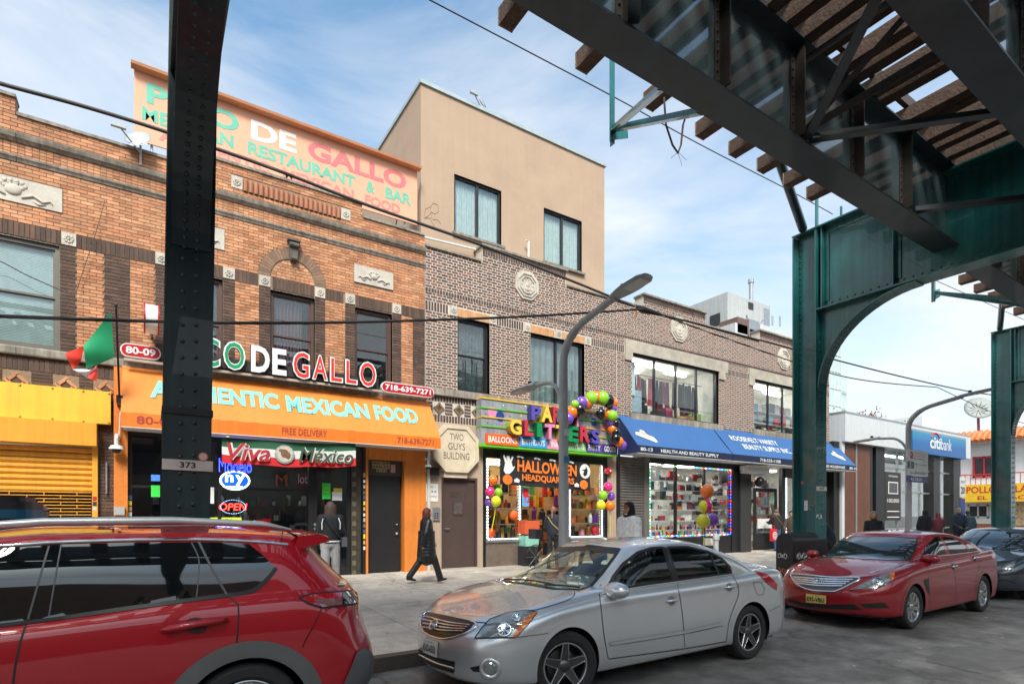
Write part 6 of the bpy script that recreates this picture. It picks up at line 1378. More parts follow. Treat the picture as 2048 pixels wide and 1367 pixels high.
MB().box(XR - .06, XR - .02, 13.2, 14.6, 1.0, 2.6).build('menu_board', mk('menu_board', (.6, .45, .25), .6, var=.6, vs=6), WR)
q0, q1 = PX(1910, 1000, XR - 1.3), PX(2100, 965, XR - 1.3); ys = (q1.y, q0.y); t = thing('restaurant_sign', 'yellow restaurant sign with red letters on the white balcony', 'sign', (XR - 1.3, q0.y, 3.2))
zs0, zs1 = PX(1960, 1003, XR - 1.3).z, PX(1960, 968, XR - 1.3).z
MB().box(XR - 1.32, XR - 1.22, ys[0], ys[1], zs0, zs1).build('board', mk('sign_yellow', (.82, .50, .02), .5), t)
text('POLLOS A LA BRASA', (XR - 1.32, PX(1933, 985, XR - 1.32).y, zs0 + (zs1 - zs0) * .5), (0, -1, 0), UZ, 5.4, (zs1 - zs0) * .38, m_rd, t, bold=.02, ext=.004)
text('EL PALACIO', (XR - 1.32, PX(1955, 985, XR - 1.32).y, zs0 + (zs1 - zs0) * .12), (0, -1, 0), UZ, 3.4, (zs1 - zs0) * .22, m_rd, t, bold=.02, ext=.004)
c = PX(1956, 820, XR + 2); d = dish('satellite_dish', 'large mesh satellite dish on the white restaurant roof', c, .98, (-.75, -.5, .45), mk('dish_mesh', (.30, .32, .30), .6), None, mast=False)
MB().tube([c, c + Vector((.2, 0, -2.4))], .1, 8).build('mast', mk('dish_red', (.22, .04, .04), .6), d)
for k in range(12):
    a = k * math.pi / 6; aim = Vector((-.75, -.5, .45)).normalized(); u = aim.orthogonal().normalized(); v = aim.cross(u); MB().tube([c - aim * .02, c + (u * math.cos(a) + v * math.sin(a)) * .98 + aim * .26], .02, 4).build('rib', m_wdark, d)
# low white block closing the view to the right
t = thing('far_building', 'distant pale block beyond the restaurant roof', 'building', (75, 40, 0)); MB().box(66, 110, 30, 60, 0, 9.4).build('wall', m_wh, t); MB().box(68, 72, 29.9, 30, 6.5, 8).build('window', m_wdark, t)
# opposite side of the avenue, seen only in reflections
t = thing('opposite_block', 'brick block across the avenue behind the viewer', 'building', (5, -19, 0)); MB().box(-60, 90, -26, -19, 0, 8.5).build('wall', mk('opp_brick', (.30, .18, .13), .9, var=.25, vs=.5), t)
for k in range(20): MB().box(-50 + k * 7, -47 + k * 7, -19.05, -18.99, 4.5, 6.6).build('window', m_wdark, t)
# ================================================================ cars
def catmull(a, b, c, d, t):
    return tuple(.5 * ((2 * q) + (-p + r_) * t + (2 * p - 5 * q + 4 * r_ - s) * t * t + (-p + 3 * q - 3 * r_ + s) * t ** 3) for p, q, r_, s in zip(a, b, c, d))
NF, NSD, NR = 26, 84, 24
def row_pts(L, r_):
    fx, rx, w = r_['fx'], r_['rx'], r_['w']; a, bb = r_.get('a', .75), r_.get('b', .6); nf, nr = r_.get('nf', 2.7), r_.get('nr', 3.0); out = []
    wk = r_.get('wk', [(0, 1), (L, 1)])
    for k in range(NF):
        t = math.pi / 2 * k / NF; out.append((fx + a * (1 - math.cos(t) ** (2 / nf)), w * math.sin(t) ** (2 / nf)))
    x0, x1 = fx + a, L - rx - bb
    for k in range(NSD + 1): out.append((x0 + (x1 - x0) * k / NSD, w))
    for k in range(NR - 1, -1, -1):
        t = math.pi / 2 * k / NR; out.append((L - rx - bb * (1 - math.cos(t) ** (2 / nr)), w * math.sin(t) ** (2 / nr)))
    return [(x, y * pchip(wk, x), pchip(r_['z'], x)) for x, y in out]
def shell(L, rows, zc, sub=6, dk=8):
    R_ = [row_pts(L, r_) for r_ in rows]; n = len(R_); M_ = len(R_[0]); g = []
    for i in range(n - 1):
        for s in range(sub if i < n - 2 else sub + 1):
            t = s / sub; a, b, c, d = R_[max(i - 1, 0)], R_[i], R_[i + 1], R_[min(i + 2, n - 1)]
            g.append([catmull(a[j], b[j], c[j], d[j], t) for j in range(M_)])
    e = R_[-1]
    for k in range(1, dk + 1):
        t = k / dk; g.append([(x, y * (1 - t), z + (pchip(zc, x) - z) * (1 - (1 - t) ** 2)) for x, y, z in e])
    return g
def inpoly(x, y, poly):
    c = False; n = len(poly)
    for i in range(n):
        x1, y1 = poly[i]; x2, y2 = poly[(i + 1) % n]
        if (y1 > y) != (y2 > y) and x < (x2 - x1) * (y - y1) / (y2 - y1) + x1: c = not c
    return c
def resample(poly, sp, close=True):
    out = []; n = len(poly)
    for i in range(n if close else n - 1):
        a, b = poly[i], poly[(i + 1) % n]; d = math.hypot(b[0] - a[0], b[1] - a[1]); k = max(1, int(d / sp))
        for j in range(k): out.append((a[0] + (b[0] - a[0]) * j / k, a[1] + (b[1] - a[1]) * j / k))
    if not close: out.append(poly[-1])
    return out
def smooth_line(pts, n=6):
    if len(pts) < 3: return pts
    out = []
    for i in range(len(pts) - 1):
        for k in range(n): out.append(catmull(pts[max(i - 1, 0)], pts[i], pts[i + 1], pts[min(i + 2, len(pts) - 1)], k / n))
    return out + [tuple(pts[-1])]
class Car:
    def __init__(s, label, loc, yaw, sp, paint, cat='car', arches=True):
        s.t = thing('car', label, cat, loc, 'cars parked along the kerb', yaw); s.M = Matrix.Translation(loc) @ Matrix.Rotation(yaw, 4, 'Z'); s.Mi = s.M.inverted(); s.sp = sp; s.paint = paint
        low = shell(sp['L'], sp['low'], sp['deck']); gh = shell(sp['L'], sp['gh'], sp['roof'])
        s.v = []; s.f = []; s.part = []
        for g, nm in ((low, 0), (gh, 1)):
            for sg in (-1, 1):
                n = len(s.v); w = len(g[0])
                for r_ in g: s.v += [Vector((x, sg * y, z)) for x, y, z in r_]
                for i in range(len(g) - 1):
                    for j in range(w - 1):
                        q = (n + i * w + j, n + i * w + j + 1, n + (i + 1) * w + j + 1, n + (i + 1) * w + j)
                        s.f.append(q if sg < 0 else q[::-1]); s.part.append(nm)
        s.bvh = BVHTree.FromPolygons(s.v, s.f); s.dead = set(); s.snap = []
    def hit(s, px, py, c=None):
        o = s.Mi @ CAM
        for k in range(25):
            d = (s.Mi.to_3x3() @ ray(px, py)).normalized(); h = s.bvh.ray_cast(o, d)
            if h[0] is not None:
                n = h[1] if h[1].dot(d) < 0 else -h[1]; return h[0], n
            if c is None: return None
            px += (c[0] - px) * .06; py += (c[1] - py) * .06
        return None
    def lpix(s, p): return pix(s.M @ Vector(p))
    def patch(s, name, poly, mat, off=.004, sp=7, parent=None, smooth=True, thick=0):
        if smooth == 'curve': poly = smooth_line(list(poly) + [poly[0]], 5)[:-1]
        bd = resample(poly, sp); nb = len(bd); c = (sum(p[0] for p in poly) / len(poly), sum(p[1] for p in poly) / len(poly)); pts = list(bd)
        x0, x1 = min(p[0] for p in poly), max(p[0] for p in poly); y0, y1 = min(p[1] for p in poly), max(p[1] for p in poly)
        x = x0 + sp / 2
        while x < x1:
            y = y0 + sp / 2
            while y < y1:
                if inpoly(x, y, poly) and min((x - p[0]) ** 2 + (y - p[1]) ** 2 for p in bd) > (sp * .45) ** 2: pts.append((x, y))
                y += sp
            x += sp
        r_ = delaunay_2d_cdt([Vector(p) for p in pts], [], [list(range(nb))], 1, 1e-4)
        vs_, fs = r_[0], r_[2]; b = MB()
        for p in vs_:
            h = s.hit(p[0], p[1], c)
            if h is None: return None
            b.v.append(tuple(h[0] + h[1] * off))
        b.f = [tuple(f) for f in fs]; b.m = [0] * len(b.f)
        # make faces look outward
        fl = []
        oc = s.Mi @ CAM
        for f in b.f:
            a, q, w = (Vector(b.v[i]) for i in f[:3]); fl.append(f if (q - a).cross(w - a).dot(oc - a) > 0 else f[::-1])
        b.f = fl; s.last = b
        return b.build(name, mat, parent or s.t, smooth=True, local=True)
    def mirror_last(s, name, mat):
        b = MB(); b.v = [(x, -y, z) for x, y, z in s.last.v]; b.f = [f[::-1] for f in s.last.f]; b.m = list(s.last.m); return b.build(name, mat, s.t, smooth=True, local=True)
    def line(s, name, pl, width, mat, off=.003, sp=6, parent=None, curve=True):
        pl = smooth_line(pl) if curve else pl
        hs = [s.hit(*p) for p in resample(pl, sp, False)]; hs = [h for h in hs if h]
        if len(hs) < 2: return None
        b = MB(); rows = []
        for i, (p, n) in enumerate(hs):
            d = hs[min(i + 1, len(hs) - 1)][0] - hs[max(i - 1, 0)][0]; sd = d.cross(n).normalized() * width / 2; rows.append([p + n * off - sd, p + n * off + sd])
        return b.grid(rows).build(name, mat, parent or s.t, smooth=True, local=True)
    def bead(s, name, pl, r_, mat, off=.0, sp=8, parent=None):
        hs = [s.hit(*p) for p in resample(smooth_line(pl), sp, False)]; hs = [h for h in hs if h]
        return MB().tube([p + n * off for p, n in hs], r_, 8).build(name, mat, parent or s.t, smooth=50, local=True)
    def cut_view(s, poly):               # remove shell faces that lie behind this outline and face the lens
        oc = s.Mi @ CAM
        for i, f in enumerate(s.f):
            if s.part[i] != 1: continue
            c = sum((s.v[k] for k in f), Vector()) / 4
            n = (s.v[f[2]] - s.v[f[0]]).cross(s.v[f[3]] - s.v[f[1]])
            if n.dot(oc - c) > 0 and inpoly(*s.lpix(c), poly): s.dead.add(i)
    def cut_side(s, poly_px):            # the same opening on the far side of the cabin
        pl = [s.hit(*p, (sum(q[0] for q in poly_px) / len(poly_px), sum(q[1] for q in poly_px) / len(poly_px)))[0] for p in poly_px]; pl = [(p.x, p.z) for p in pl]
        for i, f in enumerate(s.f):
            if s.part[i] != 1: continue
            c = sum((s.v[k] for k in f), Vector()) / 4
            if c.y > .3 and inpoly(c.x, c.z, pl): s.dead.add(i)
    def wheel(s, x, side, Rr, wd, style, steer=0, mt=None):
        y = side * (s.sp['w'] - .015 - wd / 2); w = bpy.data.objects.new('wheel', None); COL.objects.link(w); w.parent = s.t; w.location = (x, y, Rr); w.rotation_euler = (0, 0, steer); WO[w] = Vector((0, 0, 0)); h = wd / 2; o = side
        rr = Rr * .70
        prof = [(rr - .01, -h * .8), (rr + .02, -h), (Rr - .03, -h * 1.0), (Rr - .008, -h * .84), (Rr, -h * .6), (Rr, h * .6), (Rr - .008, h * .84), (Rr - .03, h * 1.0), (rr + .02, h), (rr - .01, h * .8)]
        MB().lathe(prof, (0, 0, 0), (0, o, 0), 48).build('tyre', mk('tyre', (.018, .018, .019), .8, var=.2, vs=20), w, smooth=35, local=True)
        m_rim = mt or mk('alloy', (.5, .5, .5), .25, metal=.85, var=.08); m_bk = mk('rim_dark', (.03, .03, .032), .4, metal=.5)
        b = MB(); b.lathe([(rr, h * .8), (rr - .012, h * .84), (rr - .03, h * .7), (rr - .035, -h * .5), (0, -h * .5)], (0, 0, 0), (0, o, 0), 48); b.build('rim', m_rim if style != 'star' else m_bk, w, smooth=40, local=True)
        n = 5 if style == 'star' else (9 if style == 'cap' else 5); mm = mk('spoke_grey', (.12, .12, .12), .3, metal=.8) if style == 'star' else m_rim
        for k in range(n):
            a = 2 * math.pi * k / n + .3; u = Vector((math.cos(a), 0, math.sin(a))); v = Vector((-math.sin(a), 0, math.cos(a))); yv = Vector((0, o, 0))
            w0, w1 = (.055, .026) if style == 'star' else (.026, .05); b = MB(); f0, f1 = yv * h * .62, yv * h * .80; i0, i1 = u * .05, u * (rr - .02)
            tw = v * (.05 if style == 'cap' else 0)
            b.hexa([i0 - v * w0 + f0 * .3, i0 + v * w0 + f0 * .3, i1 + v * w1 + tw + f1 * .5, i1 - v * w1 + tw + f1 * .5, i0 - v * w0 * .8 + f0, i0 + v * w0 * .8 + f0, i1 + v * w1 * .8 + tw + f1, i1 - v * w1 * .8 + tw + f1]); b.build('spoke', mm, w, local=True)
            if style == 'star':
                for sg in (-1, 1): MB().tube([i0 + v * w0 * sg * .8 + f0, i1 + v * w1 * sg + f1], .006, 5).build('spoke_edge', m_rim, w, local=True)
        MB().lathe([(0, h * .78), (.04, h * .76), (.06, h * .6), (.06, 0)], (0, 0, 0), (0, o, 0), 16).build('hub_cap', mm, w, smooth=40, local=True)
        if style == 'star': MB().lathe([(rr - .004, h * .82), (rr - .018, h * .86), (rr - .022, h * .8)], (0, 0, 0), (0, o, 0), 48).build('rim_lip', m_rim, w, smooth=True, local=True)
        MB().lathe([(0, 0), (rr * .62, 0), (rr * .62, .02), (0, .02)], (0, -o * h * .3, 0), (0, o, 0), 24).build('brake_disc', mk('disc', (.25, .24, .23), .4, metal=.8), w, local=True)
    def arch(s, x, zc, Ra, lip, lm, lw=.03, low_z=0):
        """opens the wheel arch on both flanks, lines it and adds its lip"""
        for i, f in enumerate(s.f):
            if s.part[i]: continue
            c = sum((s.v[k] for k in f), Vector()) / 4
            if abs(c.y) > .5 and (c.x - x) ** 2 + (c.z - zc) ** 2 < Ra * Ra: s.dead.add(i)
        s.snap.append((x, zc, Ra))
        for sg in (-1, 1):
            yo = s.sp['w'] - .04; b = MB(); K = 24; rows = [[], []]
            for k in range(K + 1):
                a = math.pi * (-.12 + 1.24 * k / K); rows[0].append((x + (Ra + .012) * math.cos(a), sg * .42, zc + (Ra + .012) * math.sin(a))); rows[1].append((x + (Ra + .012) * math.cos(a), sg * yo, zc + (Ra + .012) * math.sin(a)))
            b.grid(rows); b.face([(p[0], p[1], p[2]) for p in rows[0]]); b.build('wheel_well', mk('wheel_well', (.008, .008, .008), .9), s.t, local=True)
            rows = []
            for k in range(41):
                a = math.pi * (-.085 + 1.17 * k / 40); pr = []
                for rad in (Ra - .012, Ra + .3 * lw, Ra + lw):
                    xx, zz_ = x + rad * math.cos(a), zc + rad * math.sin(a)
                    if zz_ < low_z: zz_ = low_z
                    h = s.bvh.ray_cast(Vector((xx, sg * 3, zz_)), Vector((0, -sg, 0))); y_ = h[0].y if h[0] is not None else sg * s.sp['w']
                    pr.append((xx, y_ + sg * (lip if rad < Ra + .5 * lw else .003), zz_))
                rows.append(pr)
            MB().grid(rows).build('arch_lip', lm, s.t, smooth=True, local=True)
    def finish(s):
        b = MB(); keep = [i for i in range(len(s.f)) if i not in s.dead]; used = {}; kept = set(v for i in keep for v in s.f[i]); deadv = set(v for i in s.dead for v in s.f[i])
        for k in kept & deadv:
            p = s.v[k]
            for (x, zc, Ra) in s.snap:
                d = math.hypot(p.x - x, p.z - zc)
                if abs(p.y) > .5 and .5 * Ra < d < Ra + .08: p.x = x + (p.x - x) * Ra / d; p.z = zc + (p.z - zc) * Ra / d
        for i in keep:
            for k in s.f[i]:
                if k not in used: used[k] = len(b.v); b.v.append(tuple(s.v[k]))
            b.f.append(tuple(used[k] for k in s.f[i])); b.m.append(0)
        o = b.build('body', s.paint, s.t, smooth=True, local=True)
        L = s.sp['L']; MB().box(.35, L - .35, -.72, .72, .17, .34).build('underbody', mk('underbody', (.01, .01, .01), .9), s.t, local=True)
        return o
m_trim = mk('trim_black', (.012, .012, .013), .35); m_chrome = mk('chrome', (.75, .76, .78), .08, metal=1, var=0); m_gap = mk('panel_gap', (.008, .008, .008), .6)
m_lens = mk('lamp_lens', (.30, .315, .32), .05, var=.25, vs=18, coat=1, metal=.35); m_amber = mk('lamp_amber', (.75, .16, .01), .12, coat=1); m_redl = mk('lamp_red', (.40, .006, .01), .1, coat=1)
m_silver = mk('paint_silver', (.68, .69, .70), .27, metal=.65, var=.02, vs=2, coat=.8); m_maroon = mk('paint_red', (.28, .008, .013), .4, metal=.1, var=.02, coat=1, spec=.25); m_candy = mk('paint_candy', (.36, .003, .010), .4, metal=.1, var=.02, coat=1, spec=.25); m_slate = mk('paint_slate', (.055, .065, .08), .3, metal=.5, var=.03, coat=1)
m_cglass = glass('car_glass', (.72, .82, .78), .35); m_priv = mk('privacy_glass', (.006, .007, .008), .03, var=0, coat=1); m_ws = mk('dark_screen', (.02, .028, .032), .03, var=0, coat=1)
def sedan(L=4.82, w=.895, hood=0, belt=0, roof=0, base=4.25, hdr=2.02):
    return dict(L=L, w=w, low=[
        dict(fx=.13, rx=.16, w=w - .09, z=[(0, .20), (L, .22)], a=.8), dict(fx=.03, rx=.06, w=w - .022, z=[(0, .26), (1, .24), (4, .25), (L, .30)], a=.82),
        dict(fx=0, rx=.0, w=w - .002, z=[(0, .46), (1, .44), (4, .46), (L, .50)], a=.82), dict(fx=.02, rx=.02, w=w, z=[(0, .60 + hood), (1, .66), (4, .69), (L, .70)], a=.80),
        dict(fx=.11, rx=.05, w=w - .014, z=[(0, .70 + hood), (.5, .775 + hood), (1.0, .85 + hood * .7), (1.7, .90), (3, .93 + belt), (4.3, .98 + belt), (L, .93)], a=.80),
        dict(fx=.20, rx=.10, w=w - .085, z=[(0, .745 + hood), (.5, .85 + hood), (1.0, .935 + hood * .5), (1.5, .985), (2.2, .99), (3.4, 1.02 + belt), (4.3, 1.06 + belt), (L, 1.02 + belt)], a=.78)],
        deck=[(.2, .755 + hood), (.6, .905 + hood), (1.0, .99 + hood * .5), (1.45, 1.045), (4.2, 1.07), (4.5, 1.10 + belt), (L - .1, 1.05 + belt)],
        gh=[dict(fx=1.22, rx=L - base - .05, w=w - .082, z=[(0, .97), (2.2, .98), (3.4, 1.0 + belt), (4.4, 1.04 + belt)], a=.72, b=.5, nf=2.3, nr=2.6),
            dict(fx=1.62, rx=L - base + .36, w=w - .135, z=[(0, 1.22 + roof * .5), (2.5, 1.235 + roof * .5), (4.2, 1.23)], a=.60, b=.5, nf=2.3, nr=2.5),
            dict(fx=hdr, rx=L - base + .80, w=w - .275, z=[(1.9, 1.375 + roof), (2.3, 1.405 + roof), (2.8, 1.415 + roof), (3.2, 1.385 + roof), (3.6, 1.32 + roof)], a=.45, b=.45, nf=2.4, nr=2.4)],
        roof=[(1.9, 1.40 + roof), (2.2, 1.445 + roof), (2.7, 1.470 + roof), (3.1, 1.45 + roof), (3.5, 1.385 + roof), (3.8, 1.33 + roof)])
def seat(parent, x, y, m):
    b = MB(); b.hexa([(x - .06, y - .25, .55), (x + .10, y - .25, .55), (x + .10, y + .25, .55), (x - .06, y + .25, .55), (x + .12, y - .20, 1.12), (x + .22, y - .20, 1.12), (x + .22, y + .20, 1.12), (x + .12, y + .20, 1.12)]); b.ball((x + .2, y, 1.24), (.06, .14, .11), 12); b.box(x + .17, x + .22, y - .05, y + .05, 1.1, 1.2); b.box(x - .5, x + .05, y - .25, y + .25, .5, .62)
    return b.build('seat', m, parent, smooth=40, local=True)
def mirror(c, q, m, nm='mirror', sc=(.09, .13, .075), side=-1):
    h = c.hit(*q); p = h[0] + Vector((0, side * .10, 0)); b = MB(); b.ball(p, sc, 16); b.tube([h[0] + Vector((0, .03, -.02)), p + Vector((0, 0, -.04))], .02, 6); o = b.build(nm, m, c.t, smooth=True, local=True); return o
def plate(c, poly, s, bg, ink, L=None, th=.012, off=.012, up='NEW YORK'):
    o = c.patch('licence_plate', poly, bg, off, 6)
    hs = [c.hit(*p)[0] for p in poly]; u = (hs[1] - hs[0]).normalized(); v = (hs[0] - hs[3]).normalized(); w = (hs[1] - hs[0]).length; hh = (hs[0] - hs[3]).length
    n = u.cross(v).normalized(); oc = c.Mi @ CAM
    text(s, hs[3] + u * w * .08 + v * hh * .2, u, v, w * .84, hh * .5, ink, c.t, bold=.02, ext=.002, off=off + .01, local=True)
    if up: text(up, hs[3] + u * w * .3 + v * hh * .82, u, v, w * .4, hh * .1, ink, c.t, ext=.001, off=off + .01, local=True)
def handle(c, q, m, w=.17):
    h = c.hit(*q); p, n = h; b = MB(); b.tube([p + Vector((-w / 2, 0, 0)) + n * .002, p + Vector((-w / 2 + .03, 0, .004)) + n * .035, p + Vector((w / 2 - .03, 0, .008)) + n * .035, p + Vector((w / 2, 0, .008)) + n * .002], [.012, .016, .016, .012], 8); o = b.build('door_handle', m, c.t, smooth=True, local=True)
    b = MB(); b.lathe([(0, .001), (.05, .003)], p, n, 16); b.build('handle_recess', m_gap if m != m_silver else mk('recess_grey', (.2, .2, .2), .4), o, local=True)
# ---------------------------------------------------------------- silver sedan
def z5(*pts): return [(820 + x / 2.695, 1060 + y / 2.695) for x, y in pts]
A = Car('silver four door sedan with dark five spoke wheels parked at the kerb', (2.28, 4.93, 0), 0, sedan(hdr=1.9), m_silver)
ws = [(992, 1159), (1017, 1143), (1062, 1112), (1107, 1094), (1174, 1091), (1239, 1097), (1228, 1114), (1206, 1143), (1183, 1170), (1161, 1178), (1107, 1177), (1051, 1167), (1008, 1161)]
fw_ = z5((1062, 328), (1095, 250), (1150, 180), (1230, 118), (1300, 97), (1362, 92), (1418, 272), (1230, 300))
rw_ = z5((1388, 92), (1500, 90), (1610, 117), (1680, 152), (1722, 195), (1733, 232), (1445, 270))
for nm, pl in (('windscreen', ws), ('window', fw_), ('window', rw_)):
    A.patch(nm, pl, m_cglass, .002, 8)
    if nm == 'window': A.mirror_last(nm, m_cglass); A.cut_side(pl)
for pl in (ws[4:], fw_, rw_): A.line('window_trim', pl + ([pl[0]] if pl is not ws[4:] else []), .035, m_trim, .004, curve=False)
A.line('window_trim', z5((1366, 90), (1395, 180), (1432, 275)), .07, m_trim, .005); A.line('quarter_bar', z5((1612, 118), (1640, 180), (1668, 245)), .035, m_trim, .006)
for pl in (ws, fw_, rw_): A.cut_view(pl)
A.patch('windscreen_shade', [(1062, 1112), (1107, 1094), (1174, 1091), (1239, 1097), (1230, 1108), (1174, 1101), (1110, 1103), (1070, 1118)], m_trim, .004)
A.bead('belt_moulding', z5((1030, 345), (1230, 305), (1440, 275), (1735, 235)), .008, m_chrome, .003)
A.line('door_gap', z5((1020, 340), (1032, 440), (1045, 560), (1068, 690)), .008, m_gap); A.line('door_gap', z5((1440, 282), (1468, 450), (1480, 630)), .008, m_gap); A.line('door_gap', z5((1738, 242), (1772, 330), (1722, 480), (1705, 595)), .008, m_gap); A.line('door_gap', z5((1070, 692), (1480, 636), (1705, 597)), .010, m_gap)
A.line('bonnet_gap', z5((412, 497), (470, 462), (560, 436), (690, 425), (860, 370), (890, 330)), .008, m_gap); A.line('bonnet_gap', z5((90, 434), (200, 465), (350, 492), (412, 497)), .010, m_gap)
A.line('bumper_gap', z5((575, 575), (700, 560), (745, 552)), .006, m_gap); A.line('bumper_gap', z5((1918, 445), (1995, 405)), .006, m_gap)
gr_ = z5((90, 437), (350, 497), (300, 556), (180, 584), (80, 548), (60, 490)); A.patch('grille', gr_, m_trim, .006, 5)
A.bead('grille_surround', gr_ + [gr_[0]], .010, m_chrome, .008)
for k in range(4):
    f = (k + 1) / 5; a, c = z5((72 + 6 * f, 440 + 100 * f), (338 - 60 * f, 503 + 52 * f)); A.bead('grille_bar', [a, ((a[0] + c[0]) / 2, (a[1] + c[1]) / 2 + 3), c], .009, m_chrome, .012)
h = A.hit(*z5((138, 515))[0]); b = MB(); b.lathe([(.055, 0), (.062, .01), (.055, .02), (.045, .01), (.055, 0)], h[0] + h[1] * .02, h[1], 24); b.build('badge_ring', m_chrome, A.t, smooth=True, local=True); u = h[1].cross(UZ).normalized(); b = MB(); b.beam(h[0] + h[1] * .035 - u * .065, h[0] + h[1] * .035 + u * .065, .008, .025); b.build('badge_bar', m_chrome, A.t, local=True)
hl = z5((350, 580), (385, 530), (430, 480), (520, 445), (620, 430), (685, 440), (650, 490), (600, 545), (568, 577)); A.patch('headlamp', hl, m_lens, .006, 5); A.line('headlamp_seal', hl + [hl[0]], .012, m_gap, .007, curve=False)
A.patch('turn_signal', z5((685, 441), (648, 491), (598, 546), (568, 577), (555, 572), (575, 530), (615, 480), (655, 452)), m_amber, .010, 4)
for q, r_ in (((510, 535), .07), ((575, 470), .045)):
    h = A.hit(*z5(q)[0]); b = MB(); b.lathe([(r_, 0), (r_ * .95, .012), (r_ * .7, .006), (0, -.005)], h[0] + h[1] * .008, h[1], 24); b.build('lamp_reflector', m_chrome, A.t, smooth=True, local=True)
A.patch('lower_grille', z5((36, 632), (130, 680), (245, 706), (238, 768), (120, 732), (45, 680)), m_trim, .006, 5); A.bead('grille_bar', z5((45, 660), (140, 708), (240, 738)), .010, m_silver, .014)
h = A.hit(*z5((432, 745))[0]); b = MB(); b.lathe([(.10, -.01), (.095, .012), (.07, .008), (.06, .0)], h[0], h[1], 24); b.build('fog_lamp_bezel', m_silver, A.t, smooth=True, local=True); b = MB(); b.lathe([(0, .012), (.05, .01), (.062, 0)], h[0], h[1], 20); b.build('fog_lamp', m_lens, A.t, local=True)
A.patch('fog_recess', z5((322, 738), (390, 722), (392, 762), (345, 760)), m_trim, .004, 5)
plate(A, z5((80, 576), (156, 600), (151, 684), (75, 654)), 'KHD-6550', mk('plate_white', (.72, .72, .68), .4), mk('plate_ink', (.01, .015, .05), .5))
A.patch('door_moulding', z5((1076, 602), (1480, 537), (1684, 493), (1684, 508), (1480, 553), (1078, 618)), m_silver, .014, 8); A.line('moulding_shadow', z5((1078, 620), (1480, 556), (1684, 511)), .008, mk('seam_grey', (.09, .09, .095), .5), .004)
handle(A, z5((1410, 378))[0], m_silver); handle(A, z5((1722, 305))[0], m_silver)
A.patch('tail_lamp', z5((1852, 216), (1925, 235), (1978, 288), (1975, 322), (1930, 290), (1885, 245)), m_redl, .006, 5); A.line('fuel_door_gap', z5((1848, 280), (1890, 276), (1910, 312), (1905, 345), (1872, 347), (1848, 280)), .006, m_gap, curve=False)
mirror(A, z5((1075, 318))[0], m_silver, sc=(.11, .15, .085)); 
Xw = (.98, 3.77)
for x in Xw: A.arch(x, .335, .375, .004, m_silver, .035, .21)
for x, st_ in ((Xw[0], R(-14)), (Xw[1], 0)):
    for sd in (-1, 1): A.wheel(x, sd, .328, .215, 'star', st_)
A.finish()
m_int = mk('interior_cloth', (.06, .065, .065), .8); m_dash = mk('dash_grey', (.13, .15, .14), .7)
for x in (2.25, 3.2):
    for y in (-.38, .38): seat(A.t, x, y, m_int)
MB().box(1.55, 1.85, -.68, .68, .95, 1.03).build('dashboard', m_dash, A.t, local=True); b = MB(); b.lathe([(.17, 0), (.18, .012), (.17, .025), (.158, .012), (.17, 0)], (1.98, -.38, 1.0), (1, 0, .35), 24); b.build('steering_wheel', m_trim, A.t, smooth=True, local=True)
MB().box(3.75, 4.15, -.62, .62, 1.0, 1.05).build('parcel_shelf', m_dash, A.t, local=True); MB().box(1.9, 3.9, -.72, .72, 1.063, 1.068).build('cabin_floor', m_int, A.t, local=True)
for q in ((1145, 1166, 14), (1163, 1168, 7)):
    A.patch('windscreen_sticker', [(q[0] - q[2] * .8, q[1] - 4), (q[0] + q[2] * .8, q[1] - 1), (q[0] + q[2] * .8, q[1] + 4), (q[0] - q[2] * .8, q[1] + 1)], m_paper, .006, 4)
for q in (((1010, 1161), (1060, 1163), (1110, 1172)), ((1090, 1172), (1130, 1174), (1160, 1177))): A.bead('wiper', list(q), .008, m_trim, .02)
# ---------------------------------------------------------------- red sedan
def z6(*pts): return [(1540 + x / 4.031, 1020 + y / 4.031) for x, y in pts]
sp = sedan(4.82, .917, hood=.005, belt=.02, roof=0, base=4.35, hdr=2.0)
C = Car('dark red sedan with chrome grille and yellow plate parked behind the silver sedan', (8.79, 4.68, 0), 0, sp, m_maroon)
ws = z6((345, 370), (500, 275), (655, 212), (1000, 212), (1188, 228), (1165, 330), (1120, 400), (950, 400), (690, 388)); C.patch('windscreen', ws, m_ws, .004, 5); C.line('window_trim', ws + [ws[0]], .03, m_trim, .006, curve=False)
for pl in (z6((1226, 362), (1262, 280), (1335, 212), (1362, 208), (1422, 345), (1300, 372)), z6((1385, 210), (1470, 222), (1530, 255), (1605, 332), (1462, 358)), z6((1560, 255), (1600, 270), (1672, 325), (1618, 332))):
    C.patch('window', pl, m_priv, .004, 4); C.mirror_last('window', m_priv)
C.bead('belt_moulding', z6((1226, 372), (1430, 360), (1680, 328)), .010, m_chrome, .003); C.bead('fender_chrome', z6((800, 505), (900, 480), (1050, 440), (1220, 385)), .010, m_chrome, .002)
gr_ = z6((168, 512), (300, 522), (500, 540), (722, 546), (640, 600), (556, 640), (500, 652), (330, 640), (235, 605), (190, 562)); C.patch('grille', gr_, mk('grille_grey', (.10, .10, .105), .3, metal=.6), .006, 4); C.bead('grille_surround', gr_ + [gr_[0]], .014, m_chrome, .008)
for k in range(4): f = k / 4; C.bead('grille_bar', z6((190 + 25 * f, 540 + 62 * f), (400, 555 + 70 * f), (670 - 110 * f, 562 + 65 * f)), .016, m_chrome, .012)
h = C.hit(*z6((393, 577))[0]); b = MB(); u = h[1].cross(UZ).normalized() * -1
b.tube([h[0] + h[1] * .03 + u * .085 * math.cos(a) + UZ * .045 * math.sin(a) for a in [k * .2618 for k in range(25)]], .008, 6); b.build('badge_ring', m_chrome, C.t, local=True)
